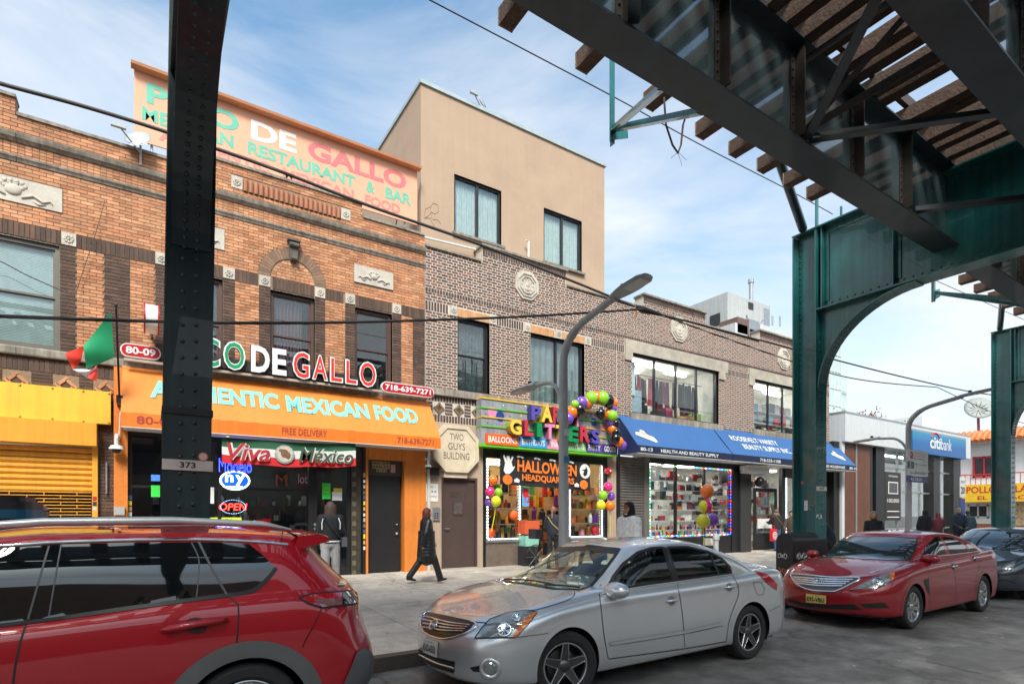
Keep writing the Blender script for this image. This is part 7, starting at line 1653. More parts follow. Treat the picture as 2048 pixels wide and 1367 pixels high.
b = MB(); b.tube([h[0] + h[1] * .03 - u * .035 - UZ * .03, h[0] + h[1] * .03 - u * .022 + UZ * .03], .008, 5); b.tube([h[0] + h[1] * .03 + u * .022 - UZ * .03, h[0] + h[1] * .03 + u * .035 + UZ * .03], .008, 5); b.tube([h[0] + h[1] * .03 - u * .03, h[0] + h[1] * .03 + u * .03 + UZ * .004], .008, 5); b.build('badge_letter', m_chrome, C.t, local=True)
hl = z6((642, 640), (760, 580), (900, 520), (1004, 497), (1000, 550), (935, 598), (860, 624), (740, 632)); C.patch('headlamp', hl, m_lens, .006, 4); h = C.hit(*z6((870, 575))[0]); b = MB(); b.lathe([(.075, 0), (.07, .01), (0, -.004)], h[0] + h[1] * .008, h[1], 20); b.build('lamp_reflector', m_chrome, C.t, smooth=True, local=True)
C.patch('turn_signal', z6((965, 508), (1004, 497), (1000, 550), (975, 570)), m_amber, .010, 4); C.patch('headlamp', z6((62, 548), (108, 472), (126, 480), (122, 532), (170, 598), (110, 580)), m_lens, .006, 4)
plate(C, z6((294, 668), (456, 686), (454, 752), (292, 738)), 'E95-VBU', mk('plate_yellow', (.70, .56, .16), .4), m_ink, up='NEW JERSEY')
C.patch('lower_intake', z6((130, 708), (300, 748), (460, 757), (680, 757), (745, 800), (520, 792), (300, 778), (160, 740)), m_trim, .005, 5); C.patch('fog_recess', z6((720, 755), (920, 742), (965, 785), (770, 786)), m_trim, .005, 5); C.patch('front_lip', z6((135, 765), (400, 815), (700, 840), (850, 848), (700, 856), (400, 836), (150, 790)), m_trim, .006, 5)
C.line('bonnet_gap', z6((720, 546), (830, 525), (1000, 470), (1110, 420), (1125, 400)), .008, m_gap); C.line('bonnet_gap', z6((168, 508), (300, 512), (500, 528), (722, 542)), .008, m_gap)
C.line('door_gap', z6((1262, 400), (1280, 560), (1290, 780)), .008, m_gap); C.line('door_gap', z6((1432, 372), (1490, 500), (1500, 750)), .008, m_gap); C.line('door_gap', z6((1668, 335), (1690, 420), (1660, 560), (1640, 680)), .008, m_gap); C.line('sill_gap', z6((1260, 825), (1450, 775), (1650, 720)), .012, m_gap)
C.patch('fender_vent', z6((1240, 560), (1275, 548), (1278, 620), (1286, 670), (1262, 640)), m_trim, .006, 4); handle(C, z6((1475, 452))[0], m_chrome); handle(C, z6((1648, 388))[0], m_chrome)
mirror(C, z6((1235, 385))[0], m_maroon, sc=(.10, .14, .075)); h = C.hit(*z6((360, 345))[0])
o = MB().ball(Vector((1.55, .98, 1.02)), (.09, .12, .07), 14).build('mirror', m_maroon, C.t, smooth=True, local=True)
Xw = (.96, 3.755)
for x in Xw: C.arch(x, .335, .375, .004, m_maroon, .035, .21)
for x in Xw:
    for sd in (-1, 1): C.wheel(x, sd, .33, .21, 'cap')
C.finish()
# ---------------------------------------------------------------- dark sedan at the right edge
D = Car('dark slate sedan parked behind the dark red sedan at the right edge', (14.25, 4.62, 0), 0, sedan(4.7, .90), m_slate)
ws = z6((1495, 185), (1640, 165), (1900, 168), (1990, 180), (2080, 215), (2090, 300), (2040, 322), (1880, 322), (1700, 305)); D.patch('windscreen', ws, m_ws, .004, 5)
D.patch('headlamp', z6((1815, 480), (1822, 462), (1900, 430), (1985, 400), (1955, 470), (1930, 482)), m_lens, .006, 4); D.line('bumper_gap', z6((1820, 575), (1880, 560), (1950, 575), (1975, 590)), .02, m_gap); D.line('bonnet_gap', z6((1860, 440), (1960, 400), (2040, 375)), .010, m_gap)
D.patch('grille', z6((1832, 505), (1850, 500), (1850, 540), (1832, 545)), m_trim, .006, 4)
D.patch('window', [(2052, 1075), (2080, 1068), (2110, 1075), (2115, 1092), (2058, 1098)], m_priv, .004, 5)
for q in (((1650, 300), (1700, 230), (1770, 180)), ((1790, 310), (1900, 285), (1990, 250))): D.bead('wiper', z6(*q), .010, m_trim, .02)
o = MB().ball(Vector((1.55, -1.0, 1.02)), (.09, .12, .07), 14).build('mirror', m_slate, D.t, smooth=True, local=True)
for x in (.95, 3.65): D.arch(x, .335, .375, .004, m_slate, .035, .21)
for x in (.95, 3.65):
    for sd in (-1, 1): D.wheel(x, sd, .33, .21, 'five')
D.finish()
# ---------------------------------------------------------------- red crossover in the foreground
def z4(*pts): return [(x / 2.626, 1020 + y / 2.626) for x, y in pts]
L = 4.65; w = .92
suv = dict(L=L, w=w, low=[
    dict(fx=.14, rx=.14, w=.83, z=[(0, .24), (L, .28)], b=.55), dict(fx=.03, rx=.03, w=.90, z=[(0, .38), (L, .42)], b=.55), dict(fx=0, rx=.0, w=.918, z=[(0, .60), (L, .62)], b=.55, nr=2.8),
    dict(fx=.04, rx=.07, w=.922, z=[(0, .80), (2, .86), (3.4, .90), (L, .86)], b=.55, nr=2.6), dict(fx=.12, rx=.11, w=.897, z=[(0, .96), (2, 1.03), (3.4, 1.08), (L, 1.07)], b=.6, nr=2.6),
    dict(fx=.22, rx=.20, w=.845, z=[(0, .99), (1.3, 1.09), (2.4, 1.12), (3.5, 1.19), (L, 1.20)], b=.6, nr=2.5)],
    deck=[(.2, 1.05), (1.2, 1.15), (2, 1.18), (4, 1.22), (L, 1.22)],
    gh=[dict(fx=1.15, rx=.20, w=.845, z=[(0, 1.08), (2.4, 1.11), (3.5, 1.18), (L, 1.18)], a=.7, b=.55, nf=2.3, nr=2.5), dict(fx=1.6, rx=.40, w=.795, z=[(0, 1.37), (2.5, 1.39), (L, 1.40)], a=.6, b=.5, nf=2.3, nr=2.6),
        dict(fx=2.0, rx=.55, w=.70, z=[(1.9, 1.545), (2.5, 1.60), (3.3, 1.60), (3.9, 1.57), (4.2, 1.545)], a=.5, b=.35, nf=2.4, nr=3)],
    roof=[(1.9, 1.59), (2.5, 1.655), (3.3, 1.655), (3.9, 1.62), (4.2, 1.585)])
S = Car('glossy red crossover with roof rails and dark windows filling the left foreground', (-3.05, 5.06, 0), 0, suv, m_candy)
allg = z4((-60, 205), (300, 180), (700, 170), (1040, 167), (1200, 170), (1306, 178), (1380, 235), (1446, 302), (1400, 355), (1330, 412), (1260, 432), (1188, 440), (700, 505), (300, 562), (-60, 605))
S.patch('window', allg, m_priv, .004, 10); S.mirror_last('window', m_priv)
S.line('window_seal', z4((-60, 612), (300, 568), (700, 511), (1188, 446), (1262, 437), (1335, 416), (1405, 358), (1450, 302)), .028, m_trim, .006)
S.bead('window_chrome', z4((-60, 192), (150, 178), (300, 168), (700, 156), (1040, 153), (1350, 165), (1510, 180)), .012, m_chrome, .004)
for pl, wd in ((((258, 188), (205, 370), (148, 572)), .010), (((322, 182), (290, 360), (258, 555)), .008), (((1043, 165), (1110, 300), (1190, 440)), .014), (((1005, 170), (1045, 270), (1032, 455)), .008)): S.line('pillar_gap', z4(*pl), wd, mk('seam_grey', (.09, .09, .095), .5), .007)
S.line('door_gap', z4((1192, 442), (1235, 480), (1252, 510), (1248, 640), (1232, 795)), .010, m_gap); S.line('door_gap', z4((146, 575), (110, 680), (85, 790), (68, 911)), .010, m_gap); S.line('roof_gap', z4((1486, 92), (1478, 165)), .008, m_gap)
tl = z4((1570, 455), (1640, 438), (1780, 428), (1885, 418), (1902, 465), (1872, 490), (1690, 510), (1620, 488)); S.patch('tail_lamp', tl, m_redl, .008, 6); S.line('tail_lamp_seal', tl + [tl[0]], .014, m_gap, .009, curve=False)
S.patch('tail_lamp_clear', z4((1640, 470), (1790, 462), (1790, 495), (1690, 508)), mk('lamp_smoke', (.22, .09, .09), .08, coat=1), .012, 6); S.patch('tail_lamp_dark', z4((1795, 432), (1872, 424), (1868, 488), (1795, 494)), m_priv, .012, 6); S.patch('tail_lamp_chrome', z4((1770, 395), (1790, 360), (1835, 365), (1810, 395)), m_chrome, .008, 5)
S.patch('rear_screen', z4((1582, 205), (1668, 158), (1740, 250), (1800, 345), (1778, 358), (1680, 275)), m_priv, .006, 6)
S.line('rear_glass_edge', z4((1668, 156), (1740, 245), (1840, 355)), .03, m_trim, .008)
h = S.hit(*z4((1030, 605))[0]); p, n = h
b = MB(); b.tube([p + Vector((-.19, 0, -.012)) + n * .004, p + Vector((-.15, 0, -.004)) + n * .04, p + Vector((.0, 0, .012)) + n * .046, p + Vector((.13, 0, .022)) + n * .04, p + Vector((.18, 0, .022)) + n * .004], [.014, .022, .024, .022, .016], 10); ho = b.build('door_handle', m_candy, S.t, smooth=True, local=True)
S.patch('handle_recess', [(z4((1030, 605))[0][0] + 24 * math.cos(k * .5236), z4((1030, 605))[0][1] + 17 * math.sin(k * .5236)) for k in range(12)], mk('recess_red', (.05, .002, .004), .4), .002, 5)
m_clad = mk('cladding_grey', (.10, .10, .102), .6, var=.12, bump=.15, bs=200)
S.arch(3.6, .36, .42, .012, m_clad, .10, .26); S.arch(.93, .36, .42, .012, m_clad, .10, .26)
for x in (.93, 3.6):
    for sd in (-1, 1): S.wheel(x, sd, .36, .23, 'five')
S.patch('bumper_cladding', z4((1800, 911), (1835, 830), (1870, 740), (1905, 722), (1945, 745), (1962, 800), (1950, 860), (1930, 911)), m_clad, .014, 8); S.line('bumper_gap', z4((1690, 512), (1650, 600), (1600, 690), (1590, 720)), .008, mk('seam_red', (.06, .002, .004), .4))
S.line('sill_cladding', z4((-60, 1150), (400, 1100), (900, 1050)), .2, m_clad, .01)
S.finish()
# spoiler, roof rails, shark fin
b = MB(); rows = []
for k in range(9):
    y = -.69 + 1.38 * k / 8; e = 1 - .12 * (abs(y) / .69) ** 3; rows.append([(3.98, y, 1.575 + .035 * (1 - (y / .7) ** 2)), (4.12, y, 1.585 * (1) + .03 * (1 - (y / .7) ** 2)), (4.24 * (1) - .06 * (1 - e) * 5, y, 1.565 + .02 * (1 - (y / .7) ** 2)), (4.245 - .06 * (1 - e) * 5, y, 1.53), (3.95, y, 1.47)])
b.grid(rows); b.face(rows[0]); b.face(rows[-1][::-1]); b.build('spoiler', m_candy, S.t, smooth=45, local=True)
for y in (-.60, .60):
    b = MB(); b.tube([(1.9, y, 1.60), (2.05, y, 1.655), (2.5, y, 1.69), (3.2, y, 1.695), (3.75, y, 1.665), (3.95, y, 1.62)], [.012, .022, .026, .026, .022, .01], 8); b.build('roof_rail', mk('rail_satin', (.55, .57, .57), .35, metal=.6), S.t, smooth=True, local=True)
b = MB(); b.prism([(3.62, -.02, 1.645), (3.9, -.02, 1.62), (3.9, -.02, 1.70), (3.85, -.02, 1.705)], (0, .04, 0)); b.build('antenna_fin', m_candy, S.t, local=True)
# ================================================================ street lamps
m_lamp = mk('lamp_grey', (.42, .43, .43), .5, metal=.0, var=.1, streak=.15); m_lens2 = mk('led_lens', (.55, .55, .5), .3)
def lamp_head(t, base, tip, w=.125):
    base, tip = Vector(base), Vector(tip); d = tip - base; sd = Vector((-d.y, d.x, 0)).normalized(); rows = []
    for k in range(9):
        f = k / 8; ww = w * (.45 + .75 * math.sin(min(1, f * 1.25 + .12) * math.pi * .62)) * (1 if k < 8 else .6); p = base + d * f; h = .06 * (1 - .55 * f)
        rows.append([p + sd * ww * math.cos(a) + UZ * (h * math.sin(a) if math.sin(a) > 0 else .018 * math.sin(a)) for a in [j * math.pi / 6 for j in range(13)]])
    b = MB(); b.grid(rows); b.face(rows[0][:-1]); b.face(rows[-1][:-1][::-1]); b.build('lamp_head', m_lamp, t, smooth=40)
    b = MB(); q0, q1 = base + d * .45, base + d * .92; b.hexa([q0 - sd * w * .8 - UZ * .024, q0 + sd * w * .8 - UZ * .024, q1 + sd * w * .7 - UZ * .024, q1 - sd * w * .7 - UZ * .024, q0 - sd * w * .8 - UZ * .012, q0 + sd * w * .8 - UZ * .012, q1 + sd * w * .7 - UZ * .012, q1 - sd * w * .7 - UZ * .012]); b.build('led_lens', m_lens2, t)
    c = base + d * .3 + UZ * .05; MB().lathe([(.035, 0), (.035, .05), (0, .055)], c, n=10).build('photocell', m_blk, t)
def street_lamp(px, Y, head, bend, low, label):
    X = P(px, 1000, Y).x; t = thing('street_lamp', label, 'street lamp', (X, Y, gz(Y)), 'curved double arm street lamps')
    hx, hY = head; dep = X * SN + hY * CS; zh = 4.62
    MB().tube([(X, Y, gz(Y)), (X, Y, .9), (X, Y, 3.5), (X, Y, 4.0)], [.085, .075, .068, .062], 10).build('pole', m_lamp, t, smooth=40)
    MB().lathe([(.17, 0), (.17, .08), (.13, .2), (.1, .5), (.085, .62)], (X, Y, gz(Y)), n=8).build('base_cover', m_lamp, t)
    pts = [(X, Y, 3.98)]
    for k in range(1, 9):
        a = math.pi / 2 * k / 8 * .86; pts.append((X, Y - .72 * (1 - math.cos(a)), 3.98 + .52 * math.sin(a)))
    l = pts[-1]; pts.append((X, hY + .45, zh - .02)); MB().tube(pts, [.06] * 6 + [.05] * 4, 10).build('road_arm', m_lamp, t, smooth=50); lamp_head(t, (X, hY + .5, zh - .03), (X, hY - .12, zh + .05))
    pts = [(X, Y, 3.2)] + [(X, Y + .02 + .42 * (1 - math.cos(math.pi / 2 * k / 6)), 3.25 + .52 * math.sin(math.pi / 2 * k / 6)) for k in range(7)] + [(X, Y + .7, 3.79)]
    MB().tube(pts, .032, 8).build('walk_arm', m_lamp, t, smooth=50); MB().box(X - .05, X + .05, Y - .05, Y + .1, 3.12, 3.3).build('clamp', m_lamp, t); lamp_head(t, (X, Y + .68, 3.79), (X, Y + 1.32, 3.77), .12)
    return t, X
t, X = street_lamp(1127, 6.5, (0, 4.95), 0, 0, 'grey curved street lamp standing behind the silver sedan')
for (z, c) in ((2.55, '3A80A0'), (2.95, 'D0D0D0')): MB().box(X - .05, X + .05, 6.42, 6.427, z - .05, z + .05).build('sticker', mk('sticker_' + c, c, .5), t)
t2, X2 = street_lamp(1817, 6.5, (0, 4.9), 0, 0, 'grey curved street lamp carrying parking signs near the bank')
# parking regulation sign on the second lamp
YQ = 6.38; ps = thing('parking_sign', 'white and red parking regulation sign on the far lamp post', 'sign', (X2, YQ, 2.2))
q0, q1 = P(1814, 952, YQ), P(1856, 900, YQ); zt_, zb_ = P(1835, 900, YQ).z, P(1835, 951, YQ).z; zm = P(1835, 922, YQ).z
MB().box(q0.x, q1.x, YQ, YQ + .01, zm + .004, zt_).build('upper_plate', mw, ps); MB().box(q0.x, q1.x, YQ, YQ + .01, zb_, zm - .004).build('lower_plate', mw, ps)
W_ = q1.x - q0.x; m_sr = mk('sign_red', (.5, .02, .03), .4); m_sg = mk('sign_green', (.02, .14, .10), .4)
MB().lathe([(0, .003), (.1, .003), (.1, 0)], (q0.x + W_ * .2, YQ, zt_ - .14), (0, -1, 0), 20).build('no_parking_disc', m_sr, ps); text('P', (q0.x + W_ * .13, YQ - .004, zt_ - .19), UX, UZ, .07, .1, mw, ps, bold=.03, ext=.002)
MB().box(q0.x + .02, q0.x + W_ * .32, YQ - .004, YQ, zm - .20, zm - .02).build('two_panel', m_sg, ps); text('2', (q0.x + W_ * .09, YQ - .005, zm - .18), UX, UZ, .1, .14, mw, ps, bold=.03, ext=.002)
for s, z, m in (('8:30am-7pm', zt_ - .1, m_sr), ('Except Sunday', zt_ - .17, m_sr), ('HMP Commercial', zm - .1, m_sg), ('Except Sunday', zm - .3, m_sg)): text(s, (q0.x + W_ * .36, YQ, z), UX, UZ, W_ * .56, .04, m, ps, ext=.001, off=.003)
for z, m in ((zm + .06, m_sr), (zb_ + .06, m_sg)):
    b = MB(); b.box(q0.x + W_ * .15, q0.x + W_ * .85, YQ - .005, YQ - .001, z, z + .015); b.build('arrow', m, ps)
MB().box(q0.x, q1.x, YQ - .002, YQ + .012, zb_ - .17, zb_ - .01).build('code_plate', mk('code_blue', (.02, .05, .25), .4), ps); text('462820', (q0.x + W_ * .15, YQ - .002, zb_ - .13), UX, UZ, W_ * .55, .08, mw, ps, bold=.02, ext=.001, off=.002)
# small speed sign on a far post
q = P(1922, 1005, 9.5); t = thing('speed_sign', 'small speed limit sign on a thin post by the bank corner', 'sign', (q.x, 9.5, gz(9.5))); MB().tube([(q.x, 9.5, gz(9.5)), (q.x, 9.5, 3.4)], .035, 8).build('post', m_lamp, t); MB().box(q.x - .26, q.x + .26, 9.44, 9.46, 2.5, 3.35).build('plate', mw, t); text('20', (q.x - .2, 9.44, 2.65), UX, UZ, .4, .3, m_ink, t, bold=.02, ext=.002); text('SPEED LIMIT', (q.x - .2, 9.44, 3.1), UX, UZ, .4, .1, m_ink, t, ext=.002); MB().box(q.x - .26, q.x + .26, 9.44, 9.46, 1.7, 2.45).build('lower_plate', mk('code_blue', (.02, .05, .25), .4), t)
# ================================================================ graffitied black relay box beside the column
m_bx = mk('box_black', (.014, .014, .015), .45, var=.3, vs=9); Yx = 5.75
bx0 = 10.25; bx1 = 11.2; t = thing('relay_box', 'black graffitied mail relay box at the foot of the green column', 'mailbox', ((bx0 + bx1) / 2, 6.15, .16))
pr = [(5.98, .2), (6.32, .2), (6.32, 1.24)] + [(6.15 + .17 * math.cos(a), 1.24 + .15 * math.sin(a)) for a in [math.pi * k / 8 for k in range(9)]] + [(5.98, 1.24)]
MB().prism([(bx0, y, z) for y, z in pr][::-1], (bx1 - bx0, 0, 0)).build('box', m_bx, t)
for dx in (.05, .8):
    for y in (5.99, 6.26): MB().box(bx0 + dx, bx0 + dx + .05, y, y + .05, .15, .2).build('leg', m_bx, t)
rg = random.Random(9); m_tag = mk('tag_white', (.6, .6, .6), .6); m_tag2 = mk('tag_orange', (.40, .13, .05), .6)
def scrawl(par, o, u, v, n, sc, m, r_=.006, seed=0):
    rg = random.Random(seed); o, u, v = Vector(o), Vector(u), Vector(v); pts = []; x = 0
    for k in range(n * 6):
        x += sc * .11; pts.append(o + u * (x + sc * .25 * math.sin(k * 1.7)) + v * (sc * .6 * math.sin(k * 1.1 + seed) * rg.uniform(.5, 1)))
    MB().tube(pts, r_, 4).build('graffiti', m, par)
scrawl(t, (bx0 - .006, 6.3, .95), (0, -1, 0), UZ, 3, .10, m_tag, seed=1); scrawl(t, (bx0 - .006, 6.28, .65), (0, -1, 0), UZ, 2, .14, m_tag2, .008, seed=2); scrawl(t, (bx0 + .1, 5.974, .95), UX, UZ, 9, .12, m_tag, seed=3); scrawl(t, (bx0 + .15, 5.974, .6), UX, UZ, 6, .2, m_tag2, .008, seed=4); scrawl(t, (bx0 + .05, 5.974, .35), UX, UZ, 3, .1, m_tag, seed=5)
scrawl(bent2, (11.235, 6.07, 1.7), UX, UZ, 3, .12, m_tag, .006, seed=6); scrawl(bent2, (11.42, 6.2, 1.9), (0, 1, 0), UZ, 2, .14, m_tag, .006, seed=7)
for (px, py, w, h, c) in ((1613, 1010, .12, .2, 'C8CCD0'), (1607, 965, .06, .06, 'D86050')):
    q = P(px, py, 6.06); MB().box(q.x - .06, q.x - .06 + w, 6.066, 6.074, q.z - h / 2, q.z + h / 2).build('pasted_paper', mk('pp_' + c, c, .6), bent2)
q = P(1640, 977, 6.07); MB().box(11.25, 11.63, 6.066, 6.075, q.z - .04, q.z + .05).build('number_band', mk('white_paint_worn', (.62, .60, .55), .6), bent2); text('374', (11.36, 6.066, q.z - .02), UX, UZ, .14, .05, m_ink, bent2, ext=.002, off=.002)
# ================================================================ kiosk roof at the far left
t = thing('sidewalk_kiosk', 'dark rounded kiosk with teal band and scrawled tag at the far left', 'kiosk', (-2.1, 7.6, gz(7.6)))
Yk = 7.3; xr = P(61, 1030, Yk).x; zk = [P(30, p, Yk).z for p in (992, 1018, 1036, 1056)]
def rr_prism(x0, x1, y0, y1, z0, z1, r_, topround=0):
    pts = []
    for cx, cy, a0 in ((x1 - r_, y0 + r_, -90), (x1 - r_, y1 - r_, 0), (x0 + r_, y1 - r_, 90), (x0 + r_, y0 + r_, 180)):
        for k in range(7): a = R(a0 + 15 * k); pts.append((cx + r_ * math.cos(a), cy + r_ * math.sin(a), z0))
    return MB().prism(pts, (0, 0, z1 - z0))
rr_prism(xr - 1.6, xr, Yk, Yk + .9, gz(7.4), zk[3] - .25, .12).build('cabinet', m_bx, t); rr_prism(xr - 1.63, xr + .0, Yk - .03, Yk + .93, zk[3] - .25, zk[2], .14).build('lower_band', m_bx, t); rr_prism(xr - 1.64, xr + .01, Yk - .04, Yk + .94, zk[2], zk[1], .15).build('teal_band', mk('teal_band', (.012, .14, .24), .4), t)
rr_prism(xr - 1.63, xr, Yk - .03, Yk + .93, zk[1], zk[0] - .05, .15).build('hood', mk('kiosk_hood', (.03, .026, .028), .4), t); rr_prism(xr - 1.6, xr - .05, Yk + .02, Yk + .88, zk[0] - .05, zk[0], .13).build('hood_top', mk('kiosk_hood', (.03, .026, .028), .4), t)
scrawl(t, (xr - .62, Yk - .04, (zk[0] + zk[1]) / 2), UX, UZ, 4, .09, m_tag, .006, seed=8)
# standpipe by the beauty shop, bollard by the restaurant
q = P(1432, 1092, 12.6); t = thing('standpipe', 'grey capped standpipe on the sidewalk below the beauty shop window', 'standpipe', (q.x, 12.6, gz(12.6))); MB().lathe([(.09, 0), (.09, .55), (.12, .58), (.12, .7), (.07, .78), (0, .8)], (q.x, 12.6, gz(12.6)), n=14).build('pipe', m_lamp, t, smooth=40); MB().box(q.x + .16, q.x + .38, 12.95, 13.27, gz(12.6) + .35, gz(12.6) + .6).build('socket_box', mk('socket_beige', (.55, .5, .42), .6), t)
q = P(1148, 965, 13.0); t = thing('alarm_bell', 'round red fire alarm bell on the beige pier', 'alarm bell', P(1217, 941, 13.2)); c = P(1217, 941, 13.2); MB().lathe([(.0, .09), (.05, .09), (.12, .05), (.13, 0), (.13, -.05)], c, (0, -1, 0), 20).build('bell', mk('bell_red', (.5, .02, .02), .3), t, smooth=40); MB().lathe([(0, .1), (.035, .1), (.035, .09)], c, (0, -1, 0), 12).build('cap', mw, t)
q = P(1885, 1045, 30); t = thing('bollard', 'pale bollard in front of the white restaurant', 'bollard', (45, 12.5, 0)); MB().lathe([(.16, 0), (.16, 1.0), (.1, 1.1), (0, 1.12)], (45, 12.5, 0), n=14).build('post', m_fas, t)
# bicycle parked at the party shop door
BY = thing('bicycle', 'black bicycle with handlebar bag leaning by the party shop door', 'bicycle', (9.6, 12.2, gz(12.2))); zg = gz(12.2); bxx = P(1072, 1100, 12.2).x
for dx in (0, 1.02):
    b = MB(); b.lathe([(.32, -.015), (.335, 0), (.32, .015), (.31, 0), (.32, -.015)], (bxx + dx, 12.2, zg + .335), (0, 1, 0), 28); w = b.build('wheel', m_trim if False else m_blk, BY, smooth=True)
    for k in range(8): a = k * math.pi / 4; MB().tube([(bxx + dx, 12.2, zg + .335), (bxx + dx + .31 * math.cos(a), 12.2, zg + .335 + .31 * math.sin(a))], .003, 3).build('spoke', m_zinc, w)
fr = [((0, .335), (.18, .88)), ((.18, .84), (.42, .33)), ((.16, .78), (.72, .80)), ((.42, .33), (.74, .86)), ((.42, .33), (1.02, .335)), ((.72, .78), (1.02, .335))]
b = MB()
for (a, c) in fr: b.tube([(bxx + a[0], 12.2, zg + a[1]), (bxx + c[0], 12.2, zg + c[1])], .018, 6)
b.build('frame', m_blk, BY); MB().ball((bxx + .76, 12.2, zg + .92), (.13, .07, .04), 8).build('saddle', m_blk, BY, smooth=True); MB().tube([(bxx + .18, 12.2, zg + .85), (bxx + .2, 12.2, zg + 1.0), (bxx + .12, 12.0, zg + 1.03)], .013, 6).build('handlebar', m_blk, BY); MB().tube([(bxx + .2, 12.2, zg + 1.0), (bxx + .12, 12.45, zg + 1.03)], .013, 6).build('handlebar', m_blk, BY); MB().box(bxx - .12, bxx + .12, 12.02, 12.38, zg + .82, zg + 1.08).build('front_bag', m_blk, BY)
# ================================================================ overhead cables
m_cab = mk('cable_black', (.018, .016, .016), .6); m_cab2 = mk('cable_grey', (.07, .06, .055), .6)
def cable(label, pts, Y, r_, m=None, Y2=None):
    n = len(pts); w = [P(x, y, Y if Y2 is None else Y + (Y2 - Y) * i / (n - 1)) for i, (x, y) in enumerate(pts)]
    w = [Vector(p) for p in smooth_line([tuple(p) for p in w], 8)]
    tag(MB().tube(w, r_, 6).build('overhead_cable', m or m_cab, smooth=60), label, 'cable')
cable('thick grey cable sloping from the upper left across the brick fronts', [(-60, 146), (0, 167), (165, 212), (330, 263), (545, 337), (740, 412), (960, 489), (1130, 556), (1285, 619)], 8.2, .026, m_cab2)
cable('black cable sagging level across the restaurant windows', [(-60, 630), (0, 632), (200, 639), (420, 645), (640, 645), (850, 640), (1060, 632), (1285, 618)], 8.0, .021)
cable('black cable from the splice bundle down to the far green column', [(1285, 619), (1450, 662), (1650, 714), (1800, 752), (1926, 780), (1990, 790)], 8.2, .022)
cable('lower black cable slung beneath from the splice to the lamp', [(1330, 632), (1440, 672), (1643, 741), (1750, 763), (1875, 774)], 8.2, .016)
cable('thin black cable dropping from the join towards the right column', [(1875, 774), (1930, 800), (1990, 826), (2060, 850)], 8.2, .014)
cable('hair thin wire running high past the green bracket and tie ends', [(840, -10), (1224, 192), (1400, 289), (1583, 383), (1665, 428)], 6.6, .009)
cable('hair thin wire under the far railway bracket', [(1870, 560), (1960, 600), (2050, 640)], 6.6, .009)
cable('thin chain stay in front of the blinds window', [(-20, 518), (0, 522), (60, 553), (150, 592)], 13.0, .010, m_cab2)
sp_ = thing('cable_splice', 'frayed black cable splice with rusty ties near the lamp head', 'cable splice', P(1290, 619, 8.2))
MB().tube([P(1270, 612, 8.2), P(1284, 618, 8.2), P(1300, 623, 8.2), P(1325, 630, 8.2)], [.03, .075, .06, .025], 8).build('sleeve', m_cab, sp_, smooth=60); b = MB()
for k in range(9): b.tube([P(1270 + k % 3, 612 + k, 8.17), P(1268 + (k * 5) % 9, 625 + (k * 7) % 16, 8.15)], .007, 4)
b.build('loose_ties', mk('rusty_tie', (.28, .12, .04), .8), sp_)
cable('grey service wire looped on the brown brick between the left windows', [(210, 400), (190, 470), (160, 560), (150, 590)], 13.2, .006, m_cab2)
# ================================================================ people
def cap_mesh(b, p0, p1, a0, c0, a1, c1, lat, n=12):
    """closed elliptical capsule from p0 to p1; a = half width along lat, c = half depth"""
    p0, p1 = Vector(p0), Vector(p1); d = (p1 - p0); l = d.length; d = d / l if l > 1e-6 else Vector((0, 0, 1)); u = Vector(lat); u = (u - d * u.dot(d)); u = u.normalized() if u.length > 1e-3 else d.orthogonal().normalized(); w = d.cross(u); rows = []
    for k in range(4): t = math.pi / 2 * k / 4; rows.append((p0 - d * min(a0, c0) * math.cos(t), a0 * math.sin(t) + 1e-4, c0 * math.sin(t) + 1e-4))
    for k in range(5): f = k / 4; rows.append((p0 + d * l * f, a0 + (a1 - a0) * f, c0 + (c1 - c0) * f))
    for k in range(1, 5): t = math.pi / 2 * k / 4; rows.append((p1 + d * min(a1, c1) * math.sin(t), a1 * math.cos(t) + 1e-4, c1 * math.cos(t) + 1e-4))
    base = len(b.v)
    for p, a, c in rows:
        for k in range(n): t = 2 * math.pi * k / n; b.v.append(tuple(p + u * a * math.cos(t) + w * c * math.sin(t)))
    K = len(rows)
    for i in range(K - 1):
        for k in range(n): q = base + i * n + k; r_ = base + i * n + (k + 1) % n; b.f.append((q, r_, r_ + n, q + n)); b.m.append(0)
    b.f.append(tuple(base + k for k in range(n - 1, -1, -1))); b.f.append(tuple(base + (K - 1) * n + k for k in range(n))); b.m += [0, 0]
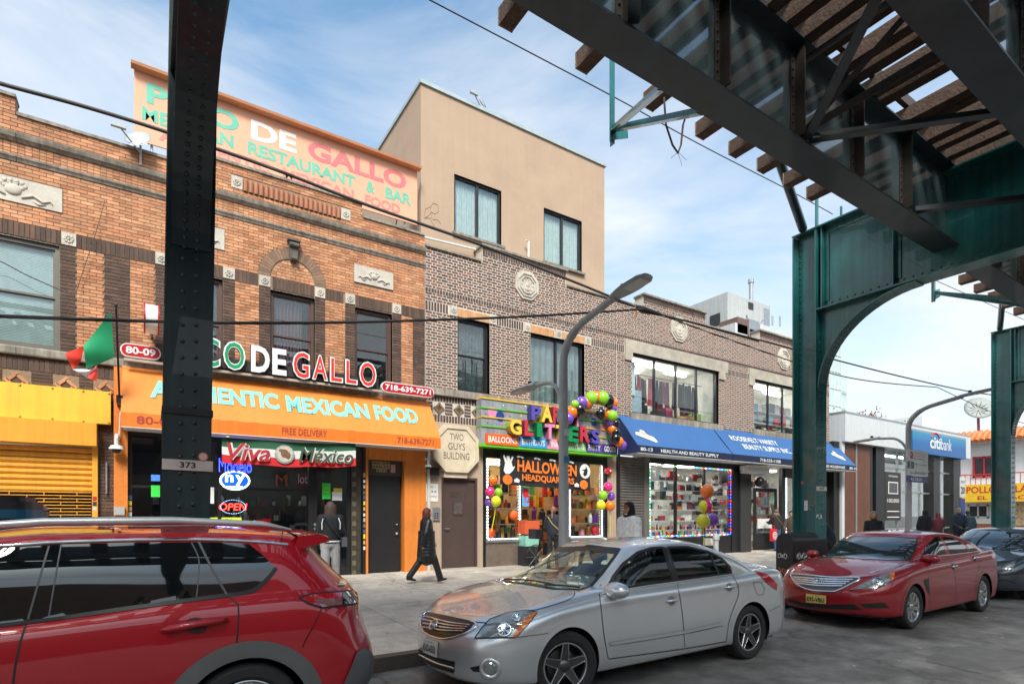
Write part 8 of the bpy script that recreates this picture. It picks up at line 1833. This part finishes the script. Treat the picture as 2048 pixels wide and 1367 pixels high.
def person(label, pos, head, H, cols, legs=((0, 0), (0, 0)), arms=((0, .1), (0, .1)), coat=0, hood=0, hair='short', puffy=0, lean=0, turn=0, fat=1.0, vox=.017, glasses=False, beard=False):
    """one continuous figure; facing local +x; legs/arms = (swing, bend) right then left"""
    k = H / 1.7; t = thing('person', label, 'person', pos, None, head); prims = []
    def add(tagn, p0, p1, a0, c0, a1, c1, lat=(0, 1, 0)): prims.append((tagn, Vector(p0) * k, Vector(p1) * k, a0 * k, c0 * k, a1 * k, c1 * k, lat))
    def rot(p, o, a): x, z = p[0] - o[0], p[2] - o[2]; return (o[0] + x * math.cos(a) + z * math.sin(a), p[1], o[2] - x * math.sin(a) + z * math.cos(a))
    hz_ = .93; f = fat; pf = .02 * puffy
    tp = lambda p: rot(p, (0, 0, hz_), lean)
    for (sw, bd), sy in zip(legs, (-1, 1)):
        hip = (0, sy * .092, hz_ - .04); kn = (hip[0] + .42 * math.sin(sw), sy * .1, hip[2] - .42 * math.cos(sw)); an = (kn[0] + .42 * math.sin(sw - bd), sy * .1, kn[2] - .42 * math.cos(sw - bd))
        wl = cols.get('wide', 1); add('pants', hip, kn, .088 * f, .095 * f, .066 * wl, .07 * wl); add('pants', kn, an, .062 * wl, .066 * wl, .048 * wl * wl, .052 * wl * wl)
        a2 = sw - bd * .6; toe = (an[0] + .15 * math.cos(a2 * .7), an[1], an[2] - .045 + .15 * math.sin(a2 * .5)); add('shoe', (an[0] - .04, an[1], an[2] - .045), toe, .043, .036, .04, .026)
    add('pants', (0, 0, hz_ - .03), (0, 0, hz_ + .06), .155 * f, .115 * f, .15 * f, .11 * f)
    add('top', tp((0, 0, hz_ + .04)), tp((.0, 0, 1.18)), .155 * f + pf, .115 * f + pf, .165 * f + pf, .12 * f + pf); add('top', tp((0, 0, 1.18)), tp((-.005, 0, 1.38)), .165 * f + pf, .12 * f + pf, .175 * f + pf, .10 * f + pf)
    if coat: add('top', tp((0, 0, hz_ + .05)), (0, 0, coat), .165 * f + pf, .13 * f + pf, .225 * f, .185 * f)
    add('skin', tp((0, 0, 1.40)), tp((.012, 0, 1.50)), .055, .055, .052, .052)
    hd = []
    for (sw, bd), sy in zip(arms, (-1, 1)):
        sh = tp((0, sy * .185, 1.395)); el = (sh[0] + .28 * math.sin(sw), sy * (.215 + pf), sh[2] - .28 * math.cos(sw)); wr = (el[0] + .25 * math.sin(sw + bd), sy * (.215 - .1 * min(1, bd)), el[2] - .25 * math.cos(sw + bd))
        add('top', (sh[0], sy * .165, sh[2]), el, .062 + pf, .062 + pf, .05 + pf, .05 + pf); add('top', el, wr, .048 + pf, .048 + pf, .036 + pf * .7, .036 + pf * .7)
        dv = (Vector(wr) - Vector(el)).normalized(); hd.append((Vector(wr), dv, sy)); add('skin', wr, Vector(wr) + dv * .06, .024, .018, .036, .018, (1, 0, 0))
    hc = Vector(tp((.02, 0, 1.595))); ch_, sh_ = math.cos(turn), math.sin(turn); F = Vector((ch_, sh_, 0)); Lv = Vector((-sh_, ch_, 0))
    add('skin', hc + Vector((0, 0, .015)), hc + Vector((0, 0, .03)), .073, .088, .07, .086, Lv); add('skin', hc + F * .03 + Vector((0, 0, -.07)), hc + F * .035 + Vector((0, 0, -.02)), .045, .05, .062, .06, Lv)
    add('skin', hc + F * .10 + Vector((0, 0, -.02)), hc + F * .088 + Vector((0, 0, .015)), .014, .016, .009, .01, Lv)
    for sy in (-1, 1): add('skin', hc + Lv * sy * .076 + Vector((0, 0, -.02)), hc + Lv * sy * .078 + Vector((0, 0, .02)), .008, .016, .01, .02, Lv)
    if hood: add('top', hc + F * -.035 + Vector((0, 0, -.05)), hc + F * -.03 + Vector((0, 0, .045)), .095, .09, .088, .10, Lv); add('top', tp((-.04, 0, 1.40)), tp((-.03, 0, 1.50)), .11, .09, .095, .08)
    elif hood == 0: add('top', tp((0, 0, 1.40)), tp((.0, 0, 1.44)), .085, .075, .07, .068)
    b = MB()
    for (_, p0, p1, a0, c0, a1, c1, lat) in prims: cap_mesh(b, p0, p1, a0, c0, a1, c1, lat)
    tmp = b.build('body', mk('skin_tone', (.48, .27, .18), .55), t, local=True); md = tmp.modifiers.new('r', 'REMESH'); md.mode = 'VOXEL'; md.voxel_size = vox; ms = tmp.modifiers.new('s', 'SMOOTH'); ms.iterations = 2; ms.factor = .5
    dg = bpy.context.evaluated_depsgraph_get(); me = bpy.data.meshes.new_from_object(tmp.evaluated_get(dg)); tmp.modifiers.clear(); old = tmp.data; tmp.data = me; bpy.data.meshes.remove(old)
    names = ['skin', 'top', 'pants', 'shoe']; me.materials.clear()
    cm = dict(skin=cols.get('skin', (.46, .26, .17)), top=cols['top'], pants=cols['pants'], shoe=cols.get('shoe', (.02, .02, .02)))
    for n_ in names: c = lin(cm[n_]); me.materials.append(mk('wear_%s_%.3f_%.3f_%.3f' % (n_, *c), c, .55 if n_ == 'skin' else cols.get('rough', .8), var=.1 if n_ == 'skin' else .22, vs=18, bump=0 if n_ == 'skin' else .25, bs=35))
    idx = []
    for pl in me.polygons:
        c = pl.center; best = 9; bi = 0
        for (tg, p0, p1, a0, c0, a1, c1, lat) in prims:
            d = p1 - p0; l2 = d.length_squared; f_ = max(0, min(1, (c - p0).dot(d) / l2)) if l2 > 1e-9 else 0; q = (c - p0 - d * f_).length - (a0 + (a1 - a0) * f_ + c0 + (c1 - c0) * f_) / 2
            if tg == 'shoe': q -= .012
            if q < best: best = q; bi = names.index(tg)
        idx.append(bi)
    me.polygons.foreach_set('material_index', idx); me.polygons.foreach_set('use_smooth', [True] * len(idx)); me.update()
    # hands with five fingers
    for wr, dv, sy in hd:
        hb = MB(); o = (wr + dv * .055) * k; sd = Vector((1, 0, 0)) - dv * dv.x; sd = sd.normalized()
        for i, ln in enumerate((.062, .07, .066, .052)): a = o + sd * (.026 - i * .0175) * k; hb.tube([a, a + dv * ln * .55 * k, a + (dv * ln * .9 - Vector((0, sy, 0)) * .022) * k], [.0085 * k, .008 * k, .006 * k], 6)
        a = o + sd * .03 * k - dv * .03 * k; hb.tube([a, a + (sd * .025 + dv * .03) * k, a + (sd * .03 + dv * .055) * k], [.0095 * k, .009 * k, .007 * k], 6); hb.build('hand', me.materials[0], t, smooth=True, local=True)
    hm = mk('hair_%s' % str(cols.get('hair')), cols.get('hair', (.02, .015, .012)), .6, var=.3, vs=30, bump=.5, bs=60)
    if not hood and hair != 'bald':
        hb = MB(); h0 = hc * k; rows = []
        for i in range(9):
            th = math.pi * .62 * i / 8
            rows.append([h0 + F * (-.010 * k) + Vector((0, 0, .03 * k)) + ((F * math.cos(ph) * .1 + Lv * math.sin(ph) * .087) * math.sin(q) + Vector((0, 0, .1 * math.cos(q)))) * k for ph in [2 * math.pi * j / 18 for j in range(19)] for q in (th * (1 - .46 * max(0, math.cos(ph))),)])
        hb.grid(rows)
        if hair in ('long', 'bob', 'tail'):
            ln = dict(long=.36, bob=.14, tail=.0)[hair]
            if ln: cap_mesh(hb, h0 + F * -.055 * k + Vector((0, 0, .02 * k)), h0 + F * -.075 * k + Vector((0, 0, -ln * k)), .092 * k, .06 * k, .085 * k, .035 * k, Lv)
            if ln:
                for sy in (-1, 1): cap_mesh(hb, h0 + Lv * sy * .08 * k + F * -.01 * k + Vector((0, 0, .03 * k)), h0 + Lv * sy * .085 * k + F * -.02 * k + Vector((0, 0, -ln * .8 * k)), .03 * k, .05 * k, .03 * k, .035 * k, Lv)
            if hair == 'tail': cap_mesh(hb, h0 + F * -.1 * k + Vector((0, 0, .06 * k)), h0 + F * -.15 * k + Vector((0, 0, -.2 * k)), .03 * k, .03 * k, .022 * k, .022 * k, Lv)
        hb.build('hair', hm, t, smooth=True, local=True)
    eb = MB()
    for sy in (-1, 1): eb.ball((hc + F * .078 + Lv * sy * .03 + Vector((0, 0, .012))) * k, .009 * k, 6)
    eb.build('eyes', m_ink, t, local=True, kind='stuff'); m_lip = mk('lips', (.30, .09, .08), .5); MB().ball((hc + F * .083 + Vector((0, 0, -.052))) * k, (.012 * k, .022 * k, .006 * k), 8).build('mouth', m_lip, t, local=True)
    if glasses:
        for sy in (-1, 1):
            MB().tube([(hc + F * .095 + Lv * sy * .033 + Lv * .024 * math.cos(a) + Vector((0, 0, .012 + .018 * math.sin(a)))) * k for a in [j * .5236 for j in range(13)]], .003 * k, 5).build('glasses_rim', m_ink, t, local=True); MB().tube([(hc + F * .095 + Lv * sy * .058 + Vector((0, 0, .014))) * k, (hc + F * -.01 + Lv * sy * .082 + Vector((0, 0, .012))) * k], .003 * k, 5).build('glasses_arm', m_ink, t, local=True)
    return t, k
def gp(px, Y): return (P(px, 1000, Y).x, Y, gz(Y) + .012)
def ground_px(px, py):                    # sidewalk point under a pixel
    Y = 9.0
    for _ in range(20): q = PZ(px, py, gz(Y)); Y = q.y
    return (q.x, q.y, gz(q.y) + .012)
# striding woman in a quilted coat
cq = dict(top=(.012, .012, .014), pants=(.016, .016, .018), shoe=(.01, .01, .01), hair=(.10, .012, .012), wide=1.2, rough=.35)
t, k = person('red haired woman in a long black quilted coat striding past the doors', ground_px(853, 1166), R(-8), 1.60, cq, legs=((.42, .12), (-.32, .30)), arms=((-.28, .15), (.30, .25)), coat=.60, hair='bob', puffy=1.1, fat=1.12)
b = MB()
for i in range(8):
    z = (.60 + i * .075) * k; rr = (.235 + .006 * max(0, 6 - i)) * k; b.lathe([(rr * .995, z - .012), (rr * 1.03, z + .018), (rr * 1.035, z + .035), (rr * .995, z + .064)], (0, 0, 0), n=26)
for i, (x, y, z) in enumerate(b.v): b.v[i] = (x * .78, y * .96, z)
b.build('quilting', mk('quilt_black', (.014, .014, .016), .33, var=.2, vs=20, bump=.3, bs=30), t, smooth=True, local=True)
# woman in a varsity jacket at the restaurant door
t, k = person('long haired woman in a black varsity jacket and pale trousers at the restaurant door', (P(661, 1000, 11.1).x, 11.1, gz(11.1) + .012), R(80), 1.71, dict(top=(.014, .014, .016), pants=(.42, .41, .40), hair=(.075, .042, .03), wide=1.25), legs=((.08, .05), (-.06, .1)), arms=((.15, .35), (.0, .25)), hair='long', puffy=.8, fat=1.05)
for sy in (-1, 1): MB().tube([(-.10 * k, sy * .14 * k, 1.40 * k), (-.125 * k, sy * .17 * k, 1.30 * k), (-.13 * k, sy * .165 * k, 1.18 * k)], .010, 6).build('white_piping', mw, t, local=True)
b = MB(); b.lathe([(.19 * k, .93 * k), (.195 * k, .945 * k), (.19 * k, .96 * k)], (0, 0, 0), n=24); b.v = [(x * .74, y, z) for x, y, z in b.v]; b.build('hem_stripe', mw, t, local=True); MB().tube([(-.12 * k, .15 * k, 1.42 * k), (-.15 * k, 0, 1.2 * k), (-.12 * k, -.2 * k, .98 * k)], .014, 6).build('bag_strap', m_blk, t, local=True); MB().box(-.12 * k, .06 * k, -.30 * k, -.2 * k, .84 * k, 1.02 * k).build('shoulder_bag', mk('bag_grey', (.12, .12, .13), .6), t, local=True)
t, k = person('ponytailed woman in a navy padded jacket entering the party shop', gp(1106, 12.35), R(40), 1.66, dict(top=(.02, .026, .04), pants=(.03, .03, .035), hair=(.26, .13, .06)), legs=((.1, .1), (-.1, .1)), arms=((.3, .8), (.2, .7)), hair='tail', puffy=1, fat=1.08)
MB().tube([(-.12 * k, .12 * k, 1.42 * k), (-.15 * k, -.02 * k, 1.22 * k), (-.10 * k, -.2 * k, 1.05 * k)], .012, 6).build('yellow_strap', mk('strap_yellow', (.55, .35, .05), .6), t, local=True)
t, k = person('walker in a black hood and pale grey sweatshirt behind the silver sedan', gp(1258, 7.0), R(186), 1.76, dict(top=(.78, .77, .74), pants=(.03, .03, .035)), legs=((.3, .1), (-.25, .3)), arms=((-.2, .3), (.25, .4)), hair='bald', puffy=1.0, fat=1.1)
b = MB(); hc = Vector((.02, 0, 1.595)) * k; cap_mesh(b, hc + Vector((-.03, 0, -.06)), hc + Vector((-.025, 0, .05)), .105, .105, .09, .10, (0, 1, 0)); cap_mesh(b, hc + Vector((-.03, 0, -.16)), hc + Vector((-.03, 0, -.08)), .12, .11, .1, .1, (0, 1, 0)); b.build('black_hood', mk('hood_black', (.012, .012, .013), .85, bump=.3, bs=40), t, smooth=True, local=True)
b = MB(); b.prism([(hc.x + .06, -.06, hc.z + .05), (hc.x + .17, -.05, hc.z + .045), (hc.x + .17, .05, hc.z + .045), (hc.x + .06, .06, hc.z + .05)], (0, 0, .012)); b.build('red_cap_peak', mk('cap_red', (.5, .03, .03), .7), t, local=True); MB().box(-.18 * k, -.168 * k, -.13 * k, .13 * k, 1.05 * k, 1.3 * k).build('back_print', mk('print_brown', (.30, .20, .10), .8, var=.7, vs=40), t, local=True)
p5 = ground_px(1553, 1101)
t, k = person('shopper in a black jacket and blue jeans facing the beauty shop door', p5, R(75), 1.64, dict(top=(.016, .016, .017), pants=(.035, .12, .26), shoe=(.02, .02, .025), hair=(.12, .08, .05)), legs=((.03, 0), (-.03, .05)), arms=((.1, .2), (.5, 1.2)), hair='short', puffy=1.2, fat=1.15)
MB().ball((.0, 0, 1.50 * k), (.12, .13, .1), 12).build('scarf', mk('scarf_brown', (.20, .13, .08), .9, var=.4, vs=30), t, smooth=True, local=True); MB().tube([(-.13 * k, .14 * k, 1.42 * k), (-.17 * k, -.02 * k, 1.22 * k), (-.13 * k, -.18 * k, 1.1 * k)], .012, 6).build('brown_strap', mk('strap_brown', (.30, .17, .08), .6), t, local=True)
bg = thing('shopping_bag', 'red carrier bag with white bullseye rings hanging from the shopper', 'bag', (p5[0] - .42, p5[1] - .1, p5[2] + .35)); m_bag = mk('bag_red', (.62, .015, .025), .6)
bo = Vector((p5[0] - .40, p5[1] - .12, p5[2] + .40)); MB().hexa([bo + Vector(q) for q in ((-.17, -.06, 0), (.17, -.06, 0), (.17, .06, 0), (-.17, .06, 0), (-.21, -.03, .48), (.19, -.03, .48), (.19, .03, .48), (-.21, .03, .48))]).build('bag', m_bag, bg)
for (r0, r1) in ((.15, .115), (.08, .045)):
    b = MB(); b.lathe([(r0, .0), (r1, .0)], bo + Vector((0, -.066, .22)), (0, -1, .06), 24); b.build('white_ring', mw, bg)
MB().tube([bo + Vector((-.1, 0, .47)), bo + Vector((-.06, .02, .62)), bo + Vector((.06, .02, .62)), bo + Vector((.1, 0, .47))], .012, 6).build('bag_handle', m_bag, bg)
t, k = person('stooping figure in a navy padded coat half hidden by the green column', gp(1663, 8.6), R(140), 1.55, dict(top=(.015, .025, .05), pants=(.02, .02, .025), hair=(.25, .16, .08)), legs=((.1, .1), (-.1, .1)), arms=((.4, .5), (.4, .5)), hair='bob', puffy=1.2, lean=.5)
t, k = person('figure in a patterned brown top peering round the green column', gp(1583, 10.6), R(200), 1.6, dict(top=(.10, .065, .045), pants=(.02, .02, .025), hair=(.02, .015, .012)), hair='short', arms=((.3, .9), (.3, .9)))
t, k = person('blonde woman in a dark jacket looking towards the street by the wood panels', gp(1747, 7.4), R(215), 1.64, dict(top=(.02, .018, .022), pants=(.02, .02, .025), hair=(.42, .24, .10), skin=(.55, .33, .24)), arms=((.2, .9), (.3, .8)), hair='long', turn=.1, fat=1.08, legs=((.05, 0), (-.05, .1)))
t, k = person('figure in a black hooded coat seen from behind near the far lamp', gp(1850, 9.2), R(60), 1.70, dict(top=(.012, .012, .013), pants=(.02, .02, .02), skin=(.3, .18, .12)), hood=1, puffy=1.2, fat=1.15, arms=((.1, .3), (.1, .3)))
t, k = person('figure in a maroon hooded jacket near the bank entrance', gp(1876, 9.6), R(40), 1.58, dict(top=(.10, .012, .025), pants=(.02, .02, .02)), hood=1, puffy=1.1, arms=((.3, .8), (.3, .8)))
t, k = person('grey haired man in a navy zipped jacket beside the bank entrance', gp(1917, 8.6), R(225), 1.78, dict(top=(.018, .028, .042), pants=(.02, .02, .025), hair=(.22, .22, .23), skin=(.42, .24, .16)), arms=((.25, .9), (.25, .9)), hair='short', puffy=.9, fat=1.1, turn=.15)
t, k = person('figure in a teal padded jacket just behind the grey haired man', gp(1936, 9.3), R(30), 1.68, dict(top=(.03, .06, .075), pants=(.02, .02, .025), hair=(.02, .015, .012)), puffy=1.2, fat=1.1)
t, k = person('balding man with glasses passing the yellow shutter behind the crossover', gp(72, 8.2), R(5), 1.66, dict(top=(.05, .05, .06), pants=(.03, .03, .035), hair=(.02, .016, .014), skin=(.50, .28, .2)), hair='bald', glasses=True, vox=.012)
b = MB(); hc = Vector((.02, 0, 1.595)) * k; rows = [[hc + Vector((-.012 + .1 * math.cos(ph) * math.sin(th), .084 * math.sin(ph) * math.sin(th), .03 + .095 * math.cos(th))) for ph in [math.pi * (.45 + 1.1 * j / 14) for j in range(15)]] for th in [math.pi * (.1 + .5 * i / 6) for i in range(7)]]; b.grid(rows); b.build('hair_fringe', mk('hair_black', (.02, .016, .014), .6), t, smooth=True, local=True)
